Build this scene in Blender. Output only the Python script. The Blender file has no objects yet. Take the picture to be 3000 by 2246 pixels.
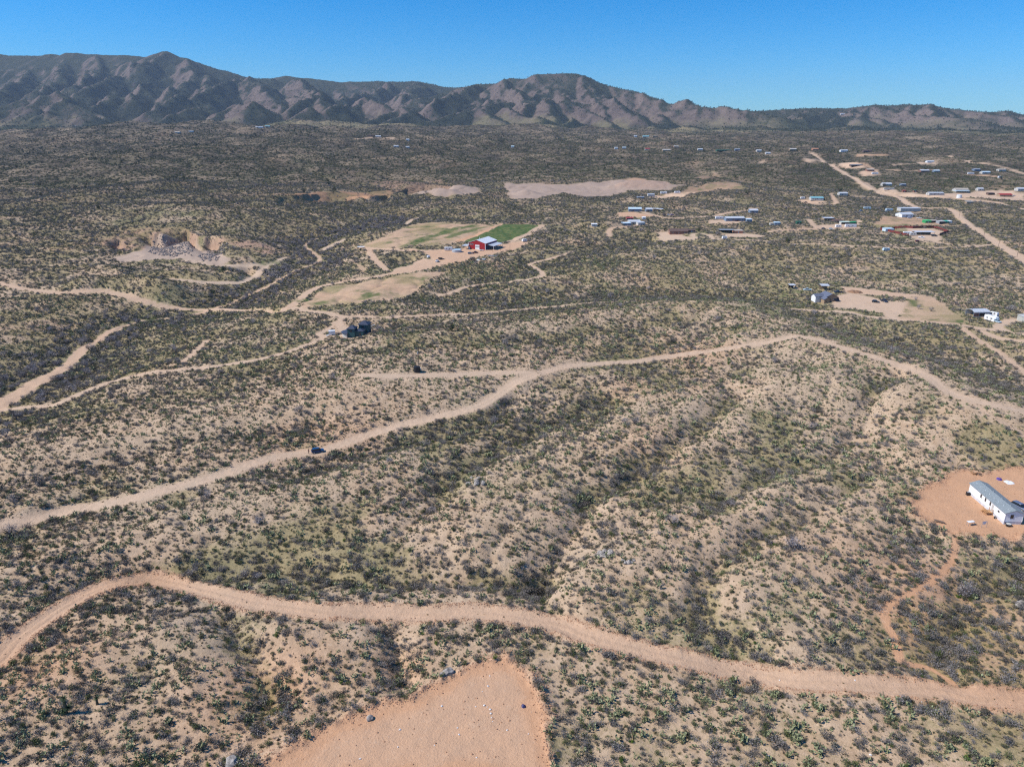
import bpy, math, random
import numpy as np
from math import radians, sin, cos, tan, pi

random.seed(7)
RNG = np.random.default_rng(11)
scene = bpy.context.scene
COL = scene.collection

# ------------------------------------------------------------------ camera
PITCH = radians(19.6)
F_PX, CX, CY = 2080.0, 1500.0, 1123.0          # focal length and centre in pixels of a 3000 x 2246 frame
CAM_Z = 100.0
cam_data = bpy.data.cameras.new('drone_camera')
cam_data.sensor_fit = 'HORIZONTAL'
cam_data.sensor_width = 36.0
cam_data.lens = 36.0 * F_PX / 3000.0
cam_data.clip_start = 1.0
cam_data.clip_end = 60000.0
cam = bpy.data.objects.new('drone_camera', cam_data)
COL.objects.link(cam)
cam.location = (0, 0, CAM_Z)
cam.rotation_euler = (pi / 2 - PITCH, 0, 0)
scene.camera = cam

# ------------------------------------------------------------------ light
SUN_EL = radians(46)
SUN_AZ = radians(-96)                          # clockwise from +Y: the sun stands to the left
world = bpy.data.worlds.new('World')
scene.world = world
world.use_nodes = True
wn = world.node_tree.nodes
wl = world.node_tree.links
sky = wn.new('ShaderNodeTexSky')
sky.sky_type = 'NISHITA'
sky.sun_disc = False
sky.sun_elevation = SUN_EL
sky.sun_rotation = SUN_AZ
sky.altitude = 700
sky.air_density = 1.0
sky.dust_density = 0.35
sky.ozone_density = 3.0
wn['Background'].inputs['Strength'].default_value = 0.10
hsv = wn.new('ShaderNodeHueSaturation')               # the whole sky a clear deep blue
hsv.inputs['Saturation'].default_value = 1.2
tint = wn.new('ShaderNodeMix'); tint.data_type = 'RGBA'; tint.blend_type = 'MULTIPLY'
tint.inputs[0].default_value = 1.0
tint.inputs[7].default_value = (.58, .95, 1.34, 1)
wl.new(sky.outputs['Color'], tint.inputs[6])
wl.new(tint.outputs[2], hsv.inputs['Color'])
wl.new(hsv.outputs['Color'], wn['Background'].inputs['Color'])

sun_data = bpy.data.lights.new('sun', 'SUN')
sun_data.energy = 5.0
sun_data.angle = radians(0.53)
sun_data.color = (1.0, 0.955, 0.89)
sun = bpy.data.objects.new('sun', sun_data)
COL.objects.link(sun)
SUN_DIR = (sin(SUN_AZ) * cos(SUN_EL), cos(SUN_AZ) * cos(SUN_EL), sin(SUN_EL))
sun.rotation_euler = (pi / 2 - SUN_EL, 0, pi - SUN_AZ)
sun.location = (-200, 100, 300)

scene.view_settings.view_transform = 'Standard'
scene.view_settings.look = 'None'
scene.view_settings.exposure = 0.12
scene.view_settings.gamma = 1.0
scene.view_settings.use_curve_mapping = False
scene.cycles.max_bounces = 4
scene.cycles.diffuse_bounces = 2
scene.cycles.glossy_bounces = 2
scene.cycles.transparent_max_bounces = 4
scene.cycles.volume_bounces = 0
scene.cycles.use_denoising = False
scene.cycles.pixel_filter_type = 'BLACKMAN_HARRIS'
scene.cycles.filter_width = 1.25

# ------------------------------------------------------------------ noise
def _hash(ix, iy, seed):
    h = (ix.astype(np.uint32) * np.uint32(374761393) + iy.astype(np.uint32) * np.uint32(668265263)
         + np.uint32((seed * 2246822519) & 0xffffffff))
    h = (h ^ (h >> np.uint32(13))) * np.uint32(1274126177)
    return h ^ (h >> np.uint32(16))

def noise(x, y, scale, seed=0):
    """gradient noise, about -1 .. 1"""
    x = np.asarray(x, np.float64) / scale
    y = np.asarray(y, np.float64) / scale
    ix = np.floor(x).astype(np.int64); iy = np.floor(y).astype(np.int64)
    fx = (x - ix).astype(np.float32); fy = (y - iy).astype(np.float32)
    ux = fx * fx * fx * (fx * (fx * 6 - 15) + 10)
    uy = fy * fy * fy * (fy * (fy * 6 - 15) + 10)
    def g(dx, dy):
        a = (_hash(ix + dx, iy + dy, seed) & np.uint32(1023)).astype(np.float32) * np.float32(2 * pi / 1024)
        return np.cos(a) * (fx - dx) + np.sin(a) * (fy - dy)
    n = (g(0, 0) * (1 - ux) + g(1, 0) * ux) * (1 - uy) + (g(0, 1) * (1 - ux) + g(1, 1) * ux) * uy
    return n * 1.5

def fbm(x, y, scale, octaves=4, seed=0, gain=0.5):
    v = 0.0; a = 1.0
    for o in range(octaves):
        v = v + a * noise(x + 31.7 * o, y - 17.3 * o, scale / 2 ** o, seed + o)
        a *= gain
    return v

def ridged(x, y, scale, octaves=4, seed=0, gain=0.5):
    v = 0.0; a = 1.0; w = 1.0
    for o in range(octaves):
        n = 1.0 - np.abs(noise(x + 13.1 * o, y + 7.7 * o, scale / 2 ** o, seed + o))
        n = n * n * w
        v = v + a * n
        w = np.clip(n * 1.6, 0, 1)
        a *= gain
    return v

def sstep(a, b, x):
    t = np.clip((x - a) / (b - a), 0, 1)
    return t * t * (3 - 2 * t)

# ------------------------------------------------------------------ polar grid and pixel rays
RADII = np.concatenate([
    np.array([2.0, 8, 18, 30, 42, 52]),
    60 * (200 / 60) ** np.linspace(0, 1, 400, endpoint=False),
    200 * (700 / 200) ** np.linspace(0, 1, 205, endpoint=False),
    700 * (1300 / 700) ** np.linspace(0, 1, 190, endpoint=False),
    1300 * (4300 / 1300) ** np.linspace(0, 1, 140, endpoint=False),
    4300 * (9500 / 4300) ** np.linspace(0, 1, 240),
    np.array([10500, 12000.0])])
_d = np.linspace(-radians(45.5), radians(45.5), 790)
_c = np.radians(np.concatenate([np.linspace(47.5, 180, 46)]))
AZ = np.concatenate([-_c[::-1], _d, _c])       # -180 .. 180 degrees, dense in front
NR, NA = len(RADII), len(AZ)

def ray_dir(px, py):
    a = (np.asarray(px, float) - CX) / F_PX
    b = (np.asarray(py, float) - CY) / F_PX
    return a, cos(PITCH) - b * sin(PITCH), -sin(PITCH) - b * cos(PITCH)

def pix_az(px, py):
    dx, dy, dz = ray_dir(px, py)
    return np.arctan2(dx, dy), dz / np.hypot(dx, dy)

def cast_fn(fn, pts, dz=0.0):
    """pixel points -> world points where the ray meets the surface fn(x, y) + dz"""
    out = []
    rr = 60 * (12000 / 60) ** np.linspace(0, 1, 1500)
    for p in pts:
        az, sl = pix_az(p[0], p[1])
        x = rr * sin(az); y = rr * cos(az)
        d = CAM_Z + rr * sl - (fn(x, y) + dz)
        k = int(np.argmax(d <= 0)) if np.any(d <= 0) else len(rr) - 1
        k = max(k, 1)
        t = d[k - 1] / (d[k - 1] - d[k] + 1e-9)
        r = rr[k - 1] + np.clip(t, 0, 1) * (rr[k] - rr[k - 1])
        out.append((r * sin(az), r * cos(az)))
    return np.array(out)

def seg_dist(x, y, poly, pad=None, vals=None):
    """distance from points to a polyline; also the value interpolated along it"""
    d = np.full(x.shape, 1e9, np.float32)
    v = np.zeros(x.shape, np.float32)
    for i in range(len(poly) - 1):
        (x0, y0), (x1, y1) = poly[i][:2], poly[i + 1][:2]
        if pad is not None:
            m = ((x > min(x0, x1) - pad) & (x < max(x0, x1) + pad) & (y > min(y0, y1) - pad) & (y < max(y0, y1) + pad))
            if not m.any():
                continue
            xs, ys = x[m], y[m]
        else:
            m = slice(None); xs, ys = x, y
        vx, vy = x1 - x0, y1 - y0
        L2 = vx * vx + vy * vy + 1e-9
        t = np.clip(((xs - x0) * vx + (ys - y0) * vy) / L2, 0, 1)
        dd = np.hypot(xs - x0 - t * vx, ys - y0 - t * vy)
        old = d[m]
        upd = dd < old
        d[m] = np.where(upd, dd, old)
        if vals is not None:
            v[m] = np.where(upd, vals[i] + t * (vals[i + 1] - vals[i]), v[m])
    return (d, v) if vals is not None else d

def poly_sd(x, y, poly):
    """signed distance to a closed polygon, negative inside"""
    P = [tuple(p[:2]) for p in poly]
    xs = [p[0] for p in P]; ys = [p[1] for p in P]
    pad = 60
    out = np.full(x.shape, 1e3, np.float32)
    m = (x > min(xs) - pad) & (x < max(xs) + pad) & (y > min(ys) - pad) & (y < max(ys) + pad)
    if not m.any():
        return out
    xm, ym = x[m], y[m]
    d = seg_dist(xm, ym, P + [P[0]])
    ins = np.zeros(xm.shape, bool)
    j = len(P) - 1
    for i in range(len(P)):
        xi, yi = P[i]; xj, yj = P[j]
        c = ((yi > ym) != (yj > ym)) & (xm < (xj - xi) * (ym - yi) / (yj - yi + 1e-12) + xi)
        ins ^= c
        j = i
    out[m] = np.where(ins, -d, d)
    return out

def smooth_poly(P, n=6):
    """Catmull-Rom through the points"""
    P = [np.array(p, float) for p in P]
    out = []
    for i in range(len(P) - 1):
        p0 = P[max(i - 1, 0)]; p1 = P[i]; p2 = P[i + 1]; p3 = P[min(i + 2, len(P) - 1)]
        for k in range(n):
            t = k / n
            out.append(0.5 * ((2 * p1) + (-p0 + p2) * t + (2 * p0 - 5 * p1 + 4 * p2 - p3) * t * t + (-p0 + 3 * p1 - 3 * p2 + p3) * t ** 3))
    out.append(P[-1])
    return np.array(out)

# ------------------------------------------------------------------ the lie of the land
def Zm(pts, s, x0, y0):                          # points read off an enlarged view back to frame pixels
    return [(x0 + a * s, y0 + b * s) for a, b in pts]

_py = [-5000, 0, 500, 900, 1200, 1600, 2000, 3000, 4500, 9000, 40000]
_pz = [0, 0, 0, 3, 12, 31, 50, 78, 94, 108, 110]
_fh = random.Random(17)
FOOTHILLS = [(_fh.uniform(-2900, 2900), _fh.uniform(2500, 4350), _fh.uniform(.4, 1.0), _fh.uniform(110, 300), _fh.uniform(90, 200)) for _ in range(70)]
def base0(x, y):
    z = np.interp(y, _py, _pz)
    z = z + 38 * np.exp(-((x + 1150) / 950) ** 2 - ((y - 2700) / 620) ** 2)
    z = z + 16 * np.exp(-((x + 560) / 260) ** 2 - ((y - 1000) / 230) ** 2)
    z = z + 26 * np.exp(-((x + 700) / 300) ** 2 - ((y - 1600) / 300) ** 2)
    z = z + 13 * np.exp(-((x + 640) / 150) ** 2 - ((y - 2250) / 160) ** 2)
    z = z - 7 * np.exp(-((x - 260) / 190) ** 2 - ((y - 470) / 120) ** 2)
    z = z - 9 * sstep(-60, -240, x) * np.exp(-((y - 430) / 190) ** 2)
    return z

# ridges and gullies: pixel line, height, half width
RIDGES = [
    ([(1180, 1010), (1500, 965), (1800, 925), (2050, 900), (2200, 905), (2325, 984), (2452, 1013), (2633, 1072), (2760, 1135), (2900, 1182), (3050, 1215)], 7.5, 40),
    ([(600, 1290), (900, 1190), (1250, 1140), (1500, 1098)], 3.0, 22),
    ([(1250, 1500), (1480, 1400), (1750, 1300), (2050, 1190), (2300, 1110)], 3.5, 15),
    ([(1450, 1560), (1700, 1480), (1950, 1330), (2180, 1220), (2420, 1120)], 4.0, 13),
    ([(1650, 1700), (1960, 1600), (2250, 1420), (2440, 1290), (2600, 1180)], 4.5, 14),
    ([(2150, 1760), (2350, 1620), (2560, 1440), (2700, 1320), (2900, 1240)], 4.0, 13),
    ([(150, 2000), (420, 1880), (640, 1830)], 2.5, 12),
    ([(620, 1960), (820, 1880), (1050, 1850)], 2.0, 10),
    ([(300, 1600), (600, 1500), (900, 1420), (1150, 1330)], 2.5, 14),
    ([(100, 1330), (400, 1260), (700, 1200), (1000, 1140)], 3.5, 24),
]
GULLIES = [
    ([(1560, 1700), (1640, 1620), (1730, 1500), (1880, 1400), (2030, 1300), (2110, 1220), (2170, 1180)], 4.0, 7),
    ([(2100, 1500), (2300, 1390), (2500, 1310), (2570, 1180), (2620, 1150)], 4.0, 7),
    ([(1210, 1560), (1280, 1470), (1370, 1370), (1600, 1250), (1780, 1180)], 3.0, 7),
    ([(1700, 1480), (1760, 1440), (1900, 1360)], 2.0, 5),
    ([(780, 2060), (740, 1960), (700, 1860), (660, 1820)], 3.0, 5),
    ([(1180, 1990), (1160, 1930), (1130, 1870), (1090, 1830)], 2.5, 4),
    ([(200, 1720), (330, 1680), (560, 1670), (800, 1660), (1080, 1700), (1300, 1690), (1560, 1700)], 3.0, 6),
    ([(850, 1400), (1080, 1320), (1350, 1260), (1500, 1180)], 2.5, 7),
    ([(250, 1480), (0, 1560)], 2.0, 8),
    ([(2200, 1980), (2060, 1780), (2150, 1640), (2330, 1560), (2450, 1480), (2600, 1390)], 3.0, 6),
    ([(2720, 1960), (2800, 1840), (2880, 1740), (3000, 1680)], 2.5, 6),
    ([(1640, 1830), (1600, 1780), (1560, 1700)], 2.5, 4),
    ([(300, 1380), (600, 1300), (900, 1250)], 2.0, 8),
    ([(1100, 1060), (1350, 1040), (1700, 1000), (2000, 960)], 2.0, 12),
    ([(1500, 880), (1750, 860), (2000, 850), (2250, 870)], 5.0, 30),
    ([(2350, 940), (2600, 1000), (2850, 1080), (3000, 1150)], 4.0, 25),
    ([(1300, 860), (1500, 800), (1700, 740), (1900, 700)], 5.0, 30),
]
WASH_PX = [(-60, 1225), (0, 1192), (68, 1153), (113, 1126), (181, 1090), (217, 1058), (244, 1027), (280, 999), (335, 968), (407, 945), (470, 938),
           (560, 925), (660, 895), (760, 850), (860, 800), (935, 765), (917, 740), (895, 720), (905, 702), (960, 685), (1060, 670), (1180, 640)]
ridge_w = [(cast_fn(base0, p, h * .75), h * (1 if w > 30 else .7), w) for p, h, w in RIDGES]
gully_w = [(smooth_poly(cast_fn(base0, p, -h * 0.5), 4), h, w) for p, h, w in GULLIES]
WASH = smooth_poly(cast_fn(base0, WASH_PX, -9.0), 4)

# cuts that face the viewer: rim line, drop in metres, how far the floor runs out
CUTS = [
    ([(800, 572), (880, 567), (950, 562), (1020, 564), (1085, 569), (1150, 560)], 8.5, 60),
    ([(1150, 552), (1190, 540), (1240, 538), (1300, 541), (1330, 546)], 9.0, 60),
    ([(300, 690), (330, 692), (390, 688)], 11.0, 26),
    ([(395, 668), (430, 672), (470, 680), (500, 675), (545, 668), (560, 680), (585, 690), (620, 692), (660, 700)], 13.0, 40),
    ([(470, 672), (520, 668), (548, 664)], 6.0, 10),
    ([(672, 752), (710, 757), (760, 762), (800, 760)], 6.0, 16),
    ([(1130, 738), (1180, 736), (1240, 741), (1255, 752)], 7.0, 22),
]
cuts_w = []
for p, D, W in CUTS:
    w = cast_fn(base0, p, 2.0)
    az = np.arctan2(w[:, 0], w[:, 1]); r = np.hypot(w[:, 0], w[:, 1])
    o = np.argsort(az)
    cuts_w.append((az[o], r[o], D, W))

# mounds and stockpiles: pixel centre, height, radius across, radius in depth
MOUNDS = [((255, 838), 7, 17, 11), ((380, 832), 7, 15, 11), ((475, 848), 9, 20, 12), ((440, 838), 4, 10, 8),
          ((300, 790), 4, 12, 9), ((350, 800), 5, 10, 8), ((530, 800), 3, 22, 8),
          ((1300, 563), 9, 22, 16), ((1350, 556), 7, 24, 18), ((1275, 560), 5, 12, 12), ((1175, 566), 8, 10, 9), ((1060, 576), 6, 12, 10),
          ((1900, 545), 9, 60, 14), ((1840, 548), 8, 30, 14), ((1950, 550), 5, 40, 12), ((1545, 568), 7, 16, 14), ((1760, 660), 6, 22, 22),
          ((590, 640), 10, 50, 40), ((520, 620), 9, 70, 40), ((700, 700), 5, 40, 22)]
mounds_w = [(cast_fn(base0, [c], 0)[0], h, a, b) for c, h, a, b in MOUNDS]

def P3(px, py, Y):
    dx, dy, dz = ray_dir(px, py)
    t = Y / dy
    return (float(dx * t), float(Y), float(CAM_Z + dz * t))

z1 = lambda L: Zm(L, .4521, 0, 100)
z2 = lambda L: Zm(L, .4521, 1000, 150)
z3 = lambda L: Zm(L, .4521, 2000, 250)
SKY_L = [(-420, 175), (-200, 168)] + z1([(0, 130), (60, 140), (190, 140), (260, 140), (300, 132), (345, 130), (395, 140), (430, 123), (490, 122), (560, 132), (700, 136), (820, 136), (950, 150), (1010, 130), (1055, 113), (1078, 111), (1110, 128), (1150, 148), (1205, 155), (1280, 185), (1390, 220), (1590, 278), (1660, 288), (1760, 288)])
SKY_M = z1([(1590, 290), (1660, 290), (1760, 288), (1850, 270), (1920, 280), (2100, 298), (2212, 312)]) + z2([(190, 195), (310, 200), (500, 198), (690, 235), (760, 236), (830, 232), (960, 260)])
SKY_C = z2([(690, 262), (830, 226), (880, 215), (990, 213), (1055, 190), (1090, 178), (1210, 180), (1270, 152), (1400, 146), (1520, 145), (1560, 160), (1680, 212), (1800, 288), (1900, 300), (2000, 322), (2150, 345), (2212, 360)]) + z3([(50, 155), (130, 190)])
SKY_R = z3([(20, 205), (130, 190), (300, 180), (400, 168), (600, 162), (800, 148), (950, 152), (1100, 145), (1230, 125), (1330, 130), (1500, 125), (1600, 125), (1700, 150), (1850, 170), (2000, 175), (2100, 165), (2212, 195)]) + [(3200, 340), (3450, 330)]
# (pixel line, depth at each end, flank slope)
MR = [
    (SKY_L, 7300, 7000, .52), (SKY_M, 7600, 7300, .5), (SKY_C, 6000, 5400, .5), (SKY_R, 5400, 4900, .42),
    (z1([(1075, 114), (1010, 175), (900, 200)]), 7000, 6500, .6), (z1([(1205, 158), (1235, 220), (1240, 292), (1180, 335), (1095, 372)]), 6900, 5500, .62),
    (z1([(850, 180), (830, 245), (720, 300), (600, 330), (540, 370)]), 6700, 5500, .58), (z1([(1600, 282), (1500, 318), (1380, 350), (1280, 402)]), 6700, 5400, .58),
    (z1([(1600, 282), (1700, 335), (1780, 420), (1830, 480)]), 6600, 5200, .58), (z1([(430, 126), (405, 240), (340, 320), (240, 385)]), 7200, 5400, .55),
    (z1([(150, 160), (180, 250), (90, 330), (0, 385)]), 7200, 5300, .55), (z1([(620, 140), (640, 220), (560, 300), (470, 350)]), 7000, 5700, .55),
    (z1([(1350, 270), (1330, 330), (1290, 370)]), 6500, 5700, .6), (z1([(960, 300), (930, 350), (870, 390), (830, 420)]), 6000, 5200, .58),
    (z1([(380, 360), (250, 402), (100, 430), (0, 452), (-150, 470)]), 4900, 4600, .5), (z1([(380, 360), (460, 420), (580, 495), (700, 530)]), 4900, 4600, .5),
    (z1([(90, 466), (0, 502), (-120, 520)]), 4400, 4250, .5), (z1([(90, 466), (200, 480), (260, 530)]), 4400, 4300, .5), (z1([(330, 508), (240, 540), (100, 590)]), 4300, 4150, .5), (z1([(330, 508), (440, 550), (540, 580)]), 4300, 4200, .5),
    (z1([(740, 398), (640, 470), (540, 520), (480, 550)]), 5300, 4500, .5), (z1([(1500, 460), (1400, 510), (1290, 580)]), 4700, 4350, .5), (z1([(1500, 460), (1640, 452), (1700, 520), (1740, 580)]), 4700, 4400, .52),
    (z1([(1160, 400), (1040, 470), (990, 500)]), 5300, 4800, .52), (z1([(1280, 460), (1180, 500), (1060, 560)]), 4900, 4400, .5),
    (z1([(2060, 395), (1950, 440), (1830, 500)]), 5100, 4600, .55), (z1([(2060, 395), (2110, 470), (2160, 540)]), 5100, 4500, .55), (z1([(2000, 470), (1900, 520), (1790, 565)]), 4500, 4250, .5),
    (z1([(1920, 285), (1960, 340), (2060, 395)]), 7000, 5200, .52), (z1([(2212, 460), (2120, 490), (2100, 570)]), 4700, 4400, .5),
    (z2([(310, 205), (320, 240), (180, 272), (60, 302), (-40, 330)]), 7200, 5700, .55), (z2([(500, 205), (480, 245), (400, 285)]), 7100, 6100, .55),
    (z2([(150, 312), (60, 350), (0, 382), (-60, 430)]), 5300, 4700, .52), (z2([(150, 312), (280, 345), (330, 380)]), 5300, 4900, .52),
    (z2([(380, 356), (300, 392), (240, 425), (140, 482)]), 4800, 4350, .52), (z2([(380, 356), (440, 390), (300, 465)]), 4800, 4400, .6),
    (z2([(880, 216), (740, 270), (630, 312), (570, 362)]), 5800, 5000, .55), (z2([(690, 262), (600, 285), (500, 300)]), 6000, 5700, .5),
    (z2([(1270, 155), (1310, 240), (1350, 282), (1150, 330), (940, 356)]), 5700, 4800, .58), (z2([(1400, 283), (1500, 332), (1640, 400), (1760, 472)]), 5000, 4400, .58), (z2([(1350, 282), (1340, 350), (1330, 410)]), 5000, 4500, .6),
    (z2([(1240, 305), (1180, 380), (1190, 400)]), 4950, 4600, .6), (z2([(880, 358), (760, 402), (620, 442)]), 4700, 4350, .5), (z2([(880, 358), (1000, 420), (1060, 460)]), 4700, 4350, .5), (z2([(1060, 372), (1150, 400), (1270, 440)]), 4650, 4350, .5),
    (z2([(1060, 182), (1100, 240), (1190, 295)]), 5700, 5100, .58), (z2([(1560, 162), (1600, 262), (1650, 335), (1760, 400)]), 5600, 4700, .55), (z2([(1820, 292), (1850, 350), (1910, 420), (1990, 460)]), 5500, 4500, .55),
    (z2([(2000, 324), (2030, 400), (2120, 470)]), 5400, 4500, .5), (z2([(1480, 440), (1420, 470), (1380, 490)]), 4500, 4250, .45), (z2([(2100, 465), (2040, 490)]), 4400, 4250, .4),
    (z2([(1540, 330), (1600, 340), (1700, 352)]), 4950, 4850, .8),
    (z3([(1230, 127), (1150, 190), (950, 240), (800, 265)]), 5200, 4400, .45), (z3([(1500, 127), (1450, 220), (1300, 282), (1200, 300)]), 5100, 4200, .45), (z3([(1700, 152), (1800, 230), (1950, 300), (2100, 320)]), 5000, 4200, .45),
    (z3([(600, 165), (560, 220), (400, 236)]), 5300, 4700, .42), (z3([(950, 154), (860, 200), (700, 225)]), 5200, 4600, .42), (z3([(2000, 177), (2050, 250), (2212, 290), (2400, 300)]), 4900, 4300, .45), (z3([(1600, 127), (1640, 210), (1640, 280)]), 5000, 4300, .5),
]
mr_w = []
for line, Y0, Y1, k in MR:
    n = len(line)
    L = np.cumsum([0] + [math.hypot(line[i + 1][0] - line[i][0], line[i + 1][1] - line[i][1]) for i in range(n - 1)])
    pts = [P3(line[i][0], line[i][1], Y0 + (Y1 - Y0) * L[i] / L[-1]) for i in range(n)]
    mr_w.append((pts, k if len(mr_w) < 4 else k + .13))
# side spurs branching from the long crests
_sp = random.Random(5)
for pts, k in list(mr_w[:4]):
    for i in range(len(pts) - 1):
        if _sp.random() < 0.75:
            x, y, z = pts[i]
            L = _sp.uniform(500, 1300) if z > 250 else _sp.uniform(300, 700)
            dx = _sp.uniform(-0.75, 0.75)
            q = [(x, y, z - 4)]
            for s in (0.33, 0.66, 1.0):
                q.append((x + dx * L * s + _sp.uniform(-60, 60), y - L * s, z - (z - 105) * 0.8 * s ** 0.85 * min(1, L / 1300 + .3)))
            mr_w.append((q, k + .1))

def mountains(x, y):
    """height of the range, -1e3 where there is none"""
    out = np.full(x.shape, -1e3, np.float32)
    m = (y > 3300) & (y < 9600)
    if not m.any():
        return out
    xm, ym = x[m], y[m]
    wk = sstep(0, 500, np.minimum.reduce([seg_dist(xm, ym, p, 700) for p, _ in mr_w[:4]])) * .8 + .2
    wx = xm + wk * 42 * fbm(xm, ym, 420, 3, 81) + 12 * noise(xm, ym, 110, 84)
    wy = ym + wk * 42 * fbm(xm, ym, 420, 3, 91) + 12 * noise(xm, ym, 110, 94)
    best = np.full(xm.shape, -1e3, np.float32)
    for pts, k in mr_w:
        for i in range(len(pts) - 1):
            (x0, y0, h0), (x1, y1, h1) = pts[i], pts[i + 1]
            R = (max(h0, h1) - 60) / k + 100
            s = (wx > min(x0, x1) - R) & (wx < max(x0, x1) + R) & (wy > min(y0, y1) - R) & (wy < max(y0, y1) + R)
            if not s.any():
                continue
            xs, ys = wx[s], wy[s]
            vx, vy = x1 - x0, y1 - y0
            t = np.clip(((xs - x0) * vx + (ys - y0) * vy) / (vx * vx + vy * vy + 1e-9), 0, 1)
            d = np.hypot(xs - x0 - t * vx, ys - y0 - t * vy)
            h = h0 + t * (h1 - h0) - k * (np.sqrt(d * d + 16 * 16) - 16) * (0.86 + 0.14 * np.exp(-d / 400))
            best[s] = np.maximum(best[s], h)
    rel = np.clip((best - 90) / 220, 0, 1)
    g = ridged(xm, ym, 380, 4, 55, 0.55)
    crest = np.full(xm.shape, 1e9, np.float32)
    for pts, k in mr_w[:4]:
        crest = np.minimum(crest, seg_dist(xm, ym, pts, 700))
    ck = .10 + .90 * sstep(20, 450, crest)
    g2 = ridged(xm + 25 * noise(xm, ym, 120, 57), ym, 165, 3, 58, .5)
    best = best + ck * rel * (g2 - .95) * 17
    best = best + ck * rel * (g - 1.05) * 24 + (.3 + .7 * ck) * rel * fbm(xm, ym, 90, 3, 66) * (7 + 6 * sstep(600, 1800, xm))
    out[m] = best
    return out

_sa, _sb = cast_fn(base0, [(1560, 1700), (2170, 1180)])
SPUR_D = (_sb - _sa) / np.linalg.norm(_sb - _sa)
SPUR_N = np.array([-SPUR_D[1], SPUR_D[0]])

def relief(x, y, r):
    """everything but the roads"""
    z = base0(x, y)
    gul = np.zeros(x.shape, np.float32)
    for P, h, w in ridge_w:
        d = seg_dist(x, y, P, 3.2 * w)
        z = z + h * np.exp(-(d / w) ** 2)
        gul -= 0.8 * np.exp(-(d / (0.7 * w)) ** 2)
    wx = x + 3.0 * noise(x, y, 22, 5); wy = y + 3.0 * noise(x, y, 22, 6)
    for P, h, w in gully_w:
        d = seg_dist(wx, wy, P, 4 * w)
        c = np.exp(-np.abs(d / w) ** 1.4)
        z = z - h * c
        gul += .85 * np.exp(-(d / (.8 * w)) ** 2)
    d = seg_dist(x, y, WASH, 160)
    z = z - 9 * np.exp(-np.maximum(d - 5, 0) ** 2 / 45 ** 2) * sstep(1500, 1000, r)
    gul += 0.9 * np.exp(-(np.maximum(d - 9, 0) / 22) ** 2)
    for (c, h, a, b) in mounds_w:
        q = ((x - c[0]) / a) ** 2 + ((y - c[1]) / b) ** 2
        z = z + h * np.where(q < 9, np.exp(-q * 0.9), 0)
    az = np.arctan2(x, y)
    for ci, (ca, cr, D, W) in enumerate(cuts_w):
        kk = .35 if ci < 2 else 1.0
        m = (az > ca[0]) & (az < ca[-1]) & (r < cr.max() + 10) & (r > cr.min() - 4 * W)
        if not m.any():
            continue
        rl = np.interp(az[m], ca, cr) + kk * 12 * noise(x[m], np.full(m.sum(), 3.3), 26, 78) + (.3 + .7 * kk) * 5 * noise(x[m], np.full(m.sum(), 7.7), 9, 79)
        e = np.minimum((az[m] - ca[0]), (ca[-1] - az[m])) * cr.mean()
        e = sstep(0, 12, e)
        dr = rl - r[m]
        z[m] = z[m] - D * e * (.38 * sstep(-1.0, 1.8, dr) + .62 * sstep(-1.0, 13.0 + 8 * noise(x[m], np.full(m.sum(), 1.1), 20, 76), dr)) * np.exp(-np.maximum(dr - 12, 0) / W)
    far = sstep(700, 2200, r)
    if (r > 2000).any():
        mm = (r > 2000) & (r < 5200)
        add = np.zeros(mm.sum())
        for hx, hy, hh, sa, sb in FOOTHILLS:
            add += hh * np.exp(-((x[mm] - hx) / sa) ** 2 - ((y[mm] - hy) / sb) ** 2)
        lift = 7 + 42 * sstep(2600, 4200, y[mm]) * (1 - .55 * sstep(300, 1400, x[mm]))
        z[mm] = z[mm] + np.minimum(add, 1.6) * lift
    # narrow parallel spurs on the nearer slopes
    fa = (x * SPUR_N[0] + y * SPUR_N[1]) + 5 * noise(x, y, 40, 51) + 1.5 * noise(x, y, 12, 52)
    fl = x * SPUR_D[0] + y * SPUR_D[1]
    sp = np.abs(noise(fa, fl * .14 + 4 * noise(x, y, 60, 53), 13, 54))
    sp = sp * .72 + .28 * np.abs(noise(fa, fl * .25, 6.5, 56))
    aw = sstep(95, 140, r) * sstep(520, 330, r) * (.45 + .55 * sstep(-80, 30, x))
    z = z + aw * (1.7 * np.minimum(sp, .75) - .6)
    gul = gul + aw * (.65 - 1.7 * np.minimum(sp, .75))
    z = z + fbm(x, y, 150, 3, 21) * (1.6 + 9 * far) * sstep(60, 160, r)
    # small drainages
    w1 = x + 14 * noise(x, y, 70, 31); w2 = y + 14 * noise(x, y, 70, 32)
    w1 = w1 + 5 * noise(x, y, 19, 34); w2 = w2 + 5 * noise(x, y, 19, 35)
    rg = 1 - np.abs(noise(w1 * 1.0 - w2 * .35, w2 * .75 + w1 * .2, 36, 33) + .25 * noise(x, y, 13, 36))
    cut = np.clip(rg - 0.66, 0, 1) / 0.34
    a2 = sstep(2500, 900, r) * (.45 + .55 * sstep(250, 480, r))
    z = z - 1.0 * cut * cut * a2
    gul += 0.55 * cut * a2
    rg2 = 1 - np.abs(noise(w1 * .9 + w2 * .3, w2 * .6, 150, 37))
    cut2 = np.clip(rg2 - 0.75, 0, 1) / 0.25
    z = z - 5 * cut2 * sstep(600, 1100, r) * sstep(4300, 3000, r)
    gul += 0.7 * cut2 * sstep(600, 1100, r)
    z = z + 0.35 * fbm(x, y, 9, 3, 41) * sstep(900, 300, r)
    mt = mountains(x, y)
    k = 22.0
    dlt = (mt - z) / k
    z = np.where(mt > -900, np.maximum(z, mt) + k * np.log1p(np.exp(-np.abs(dlt))), z)
    return z, gul, mt

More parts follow.
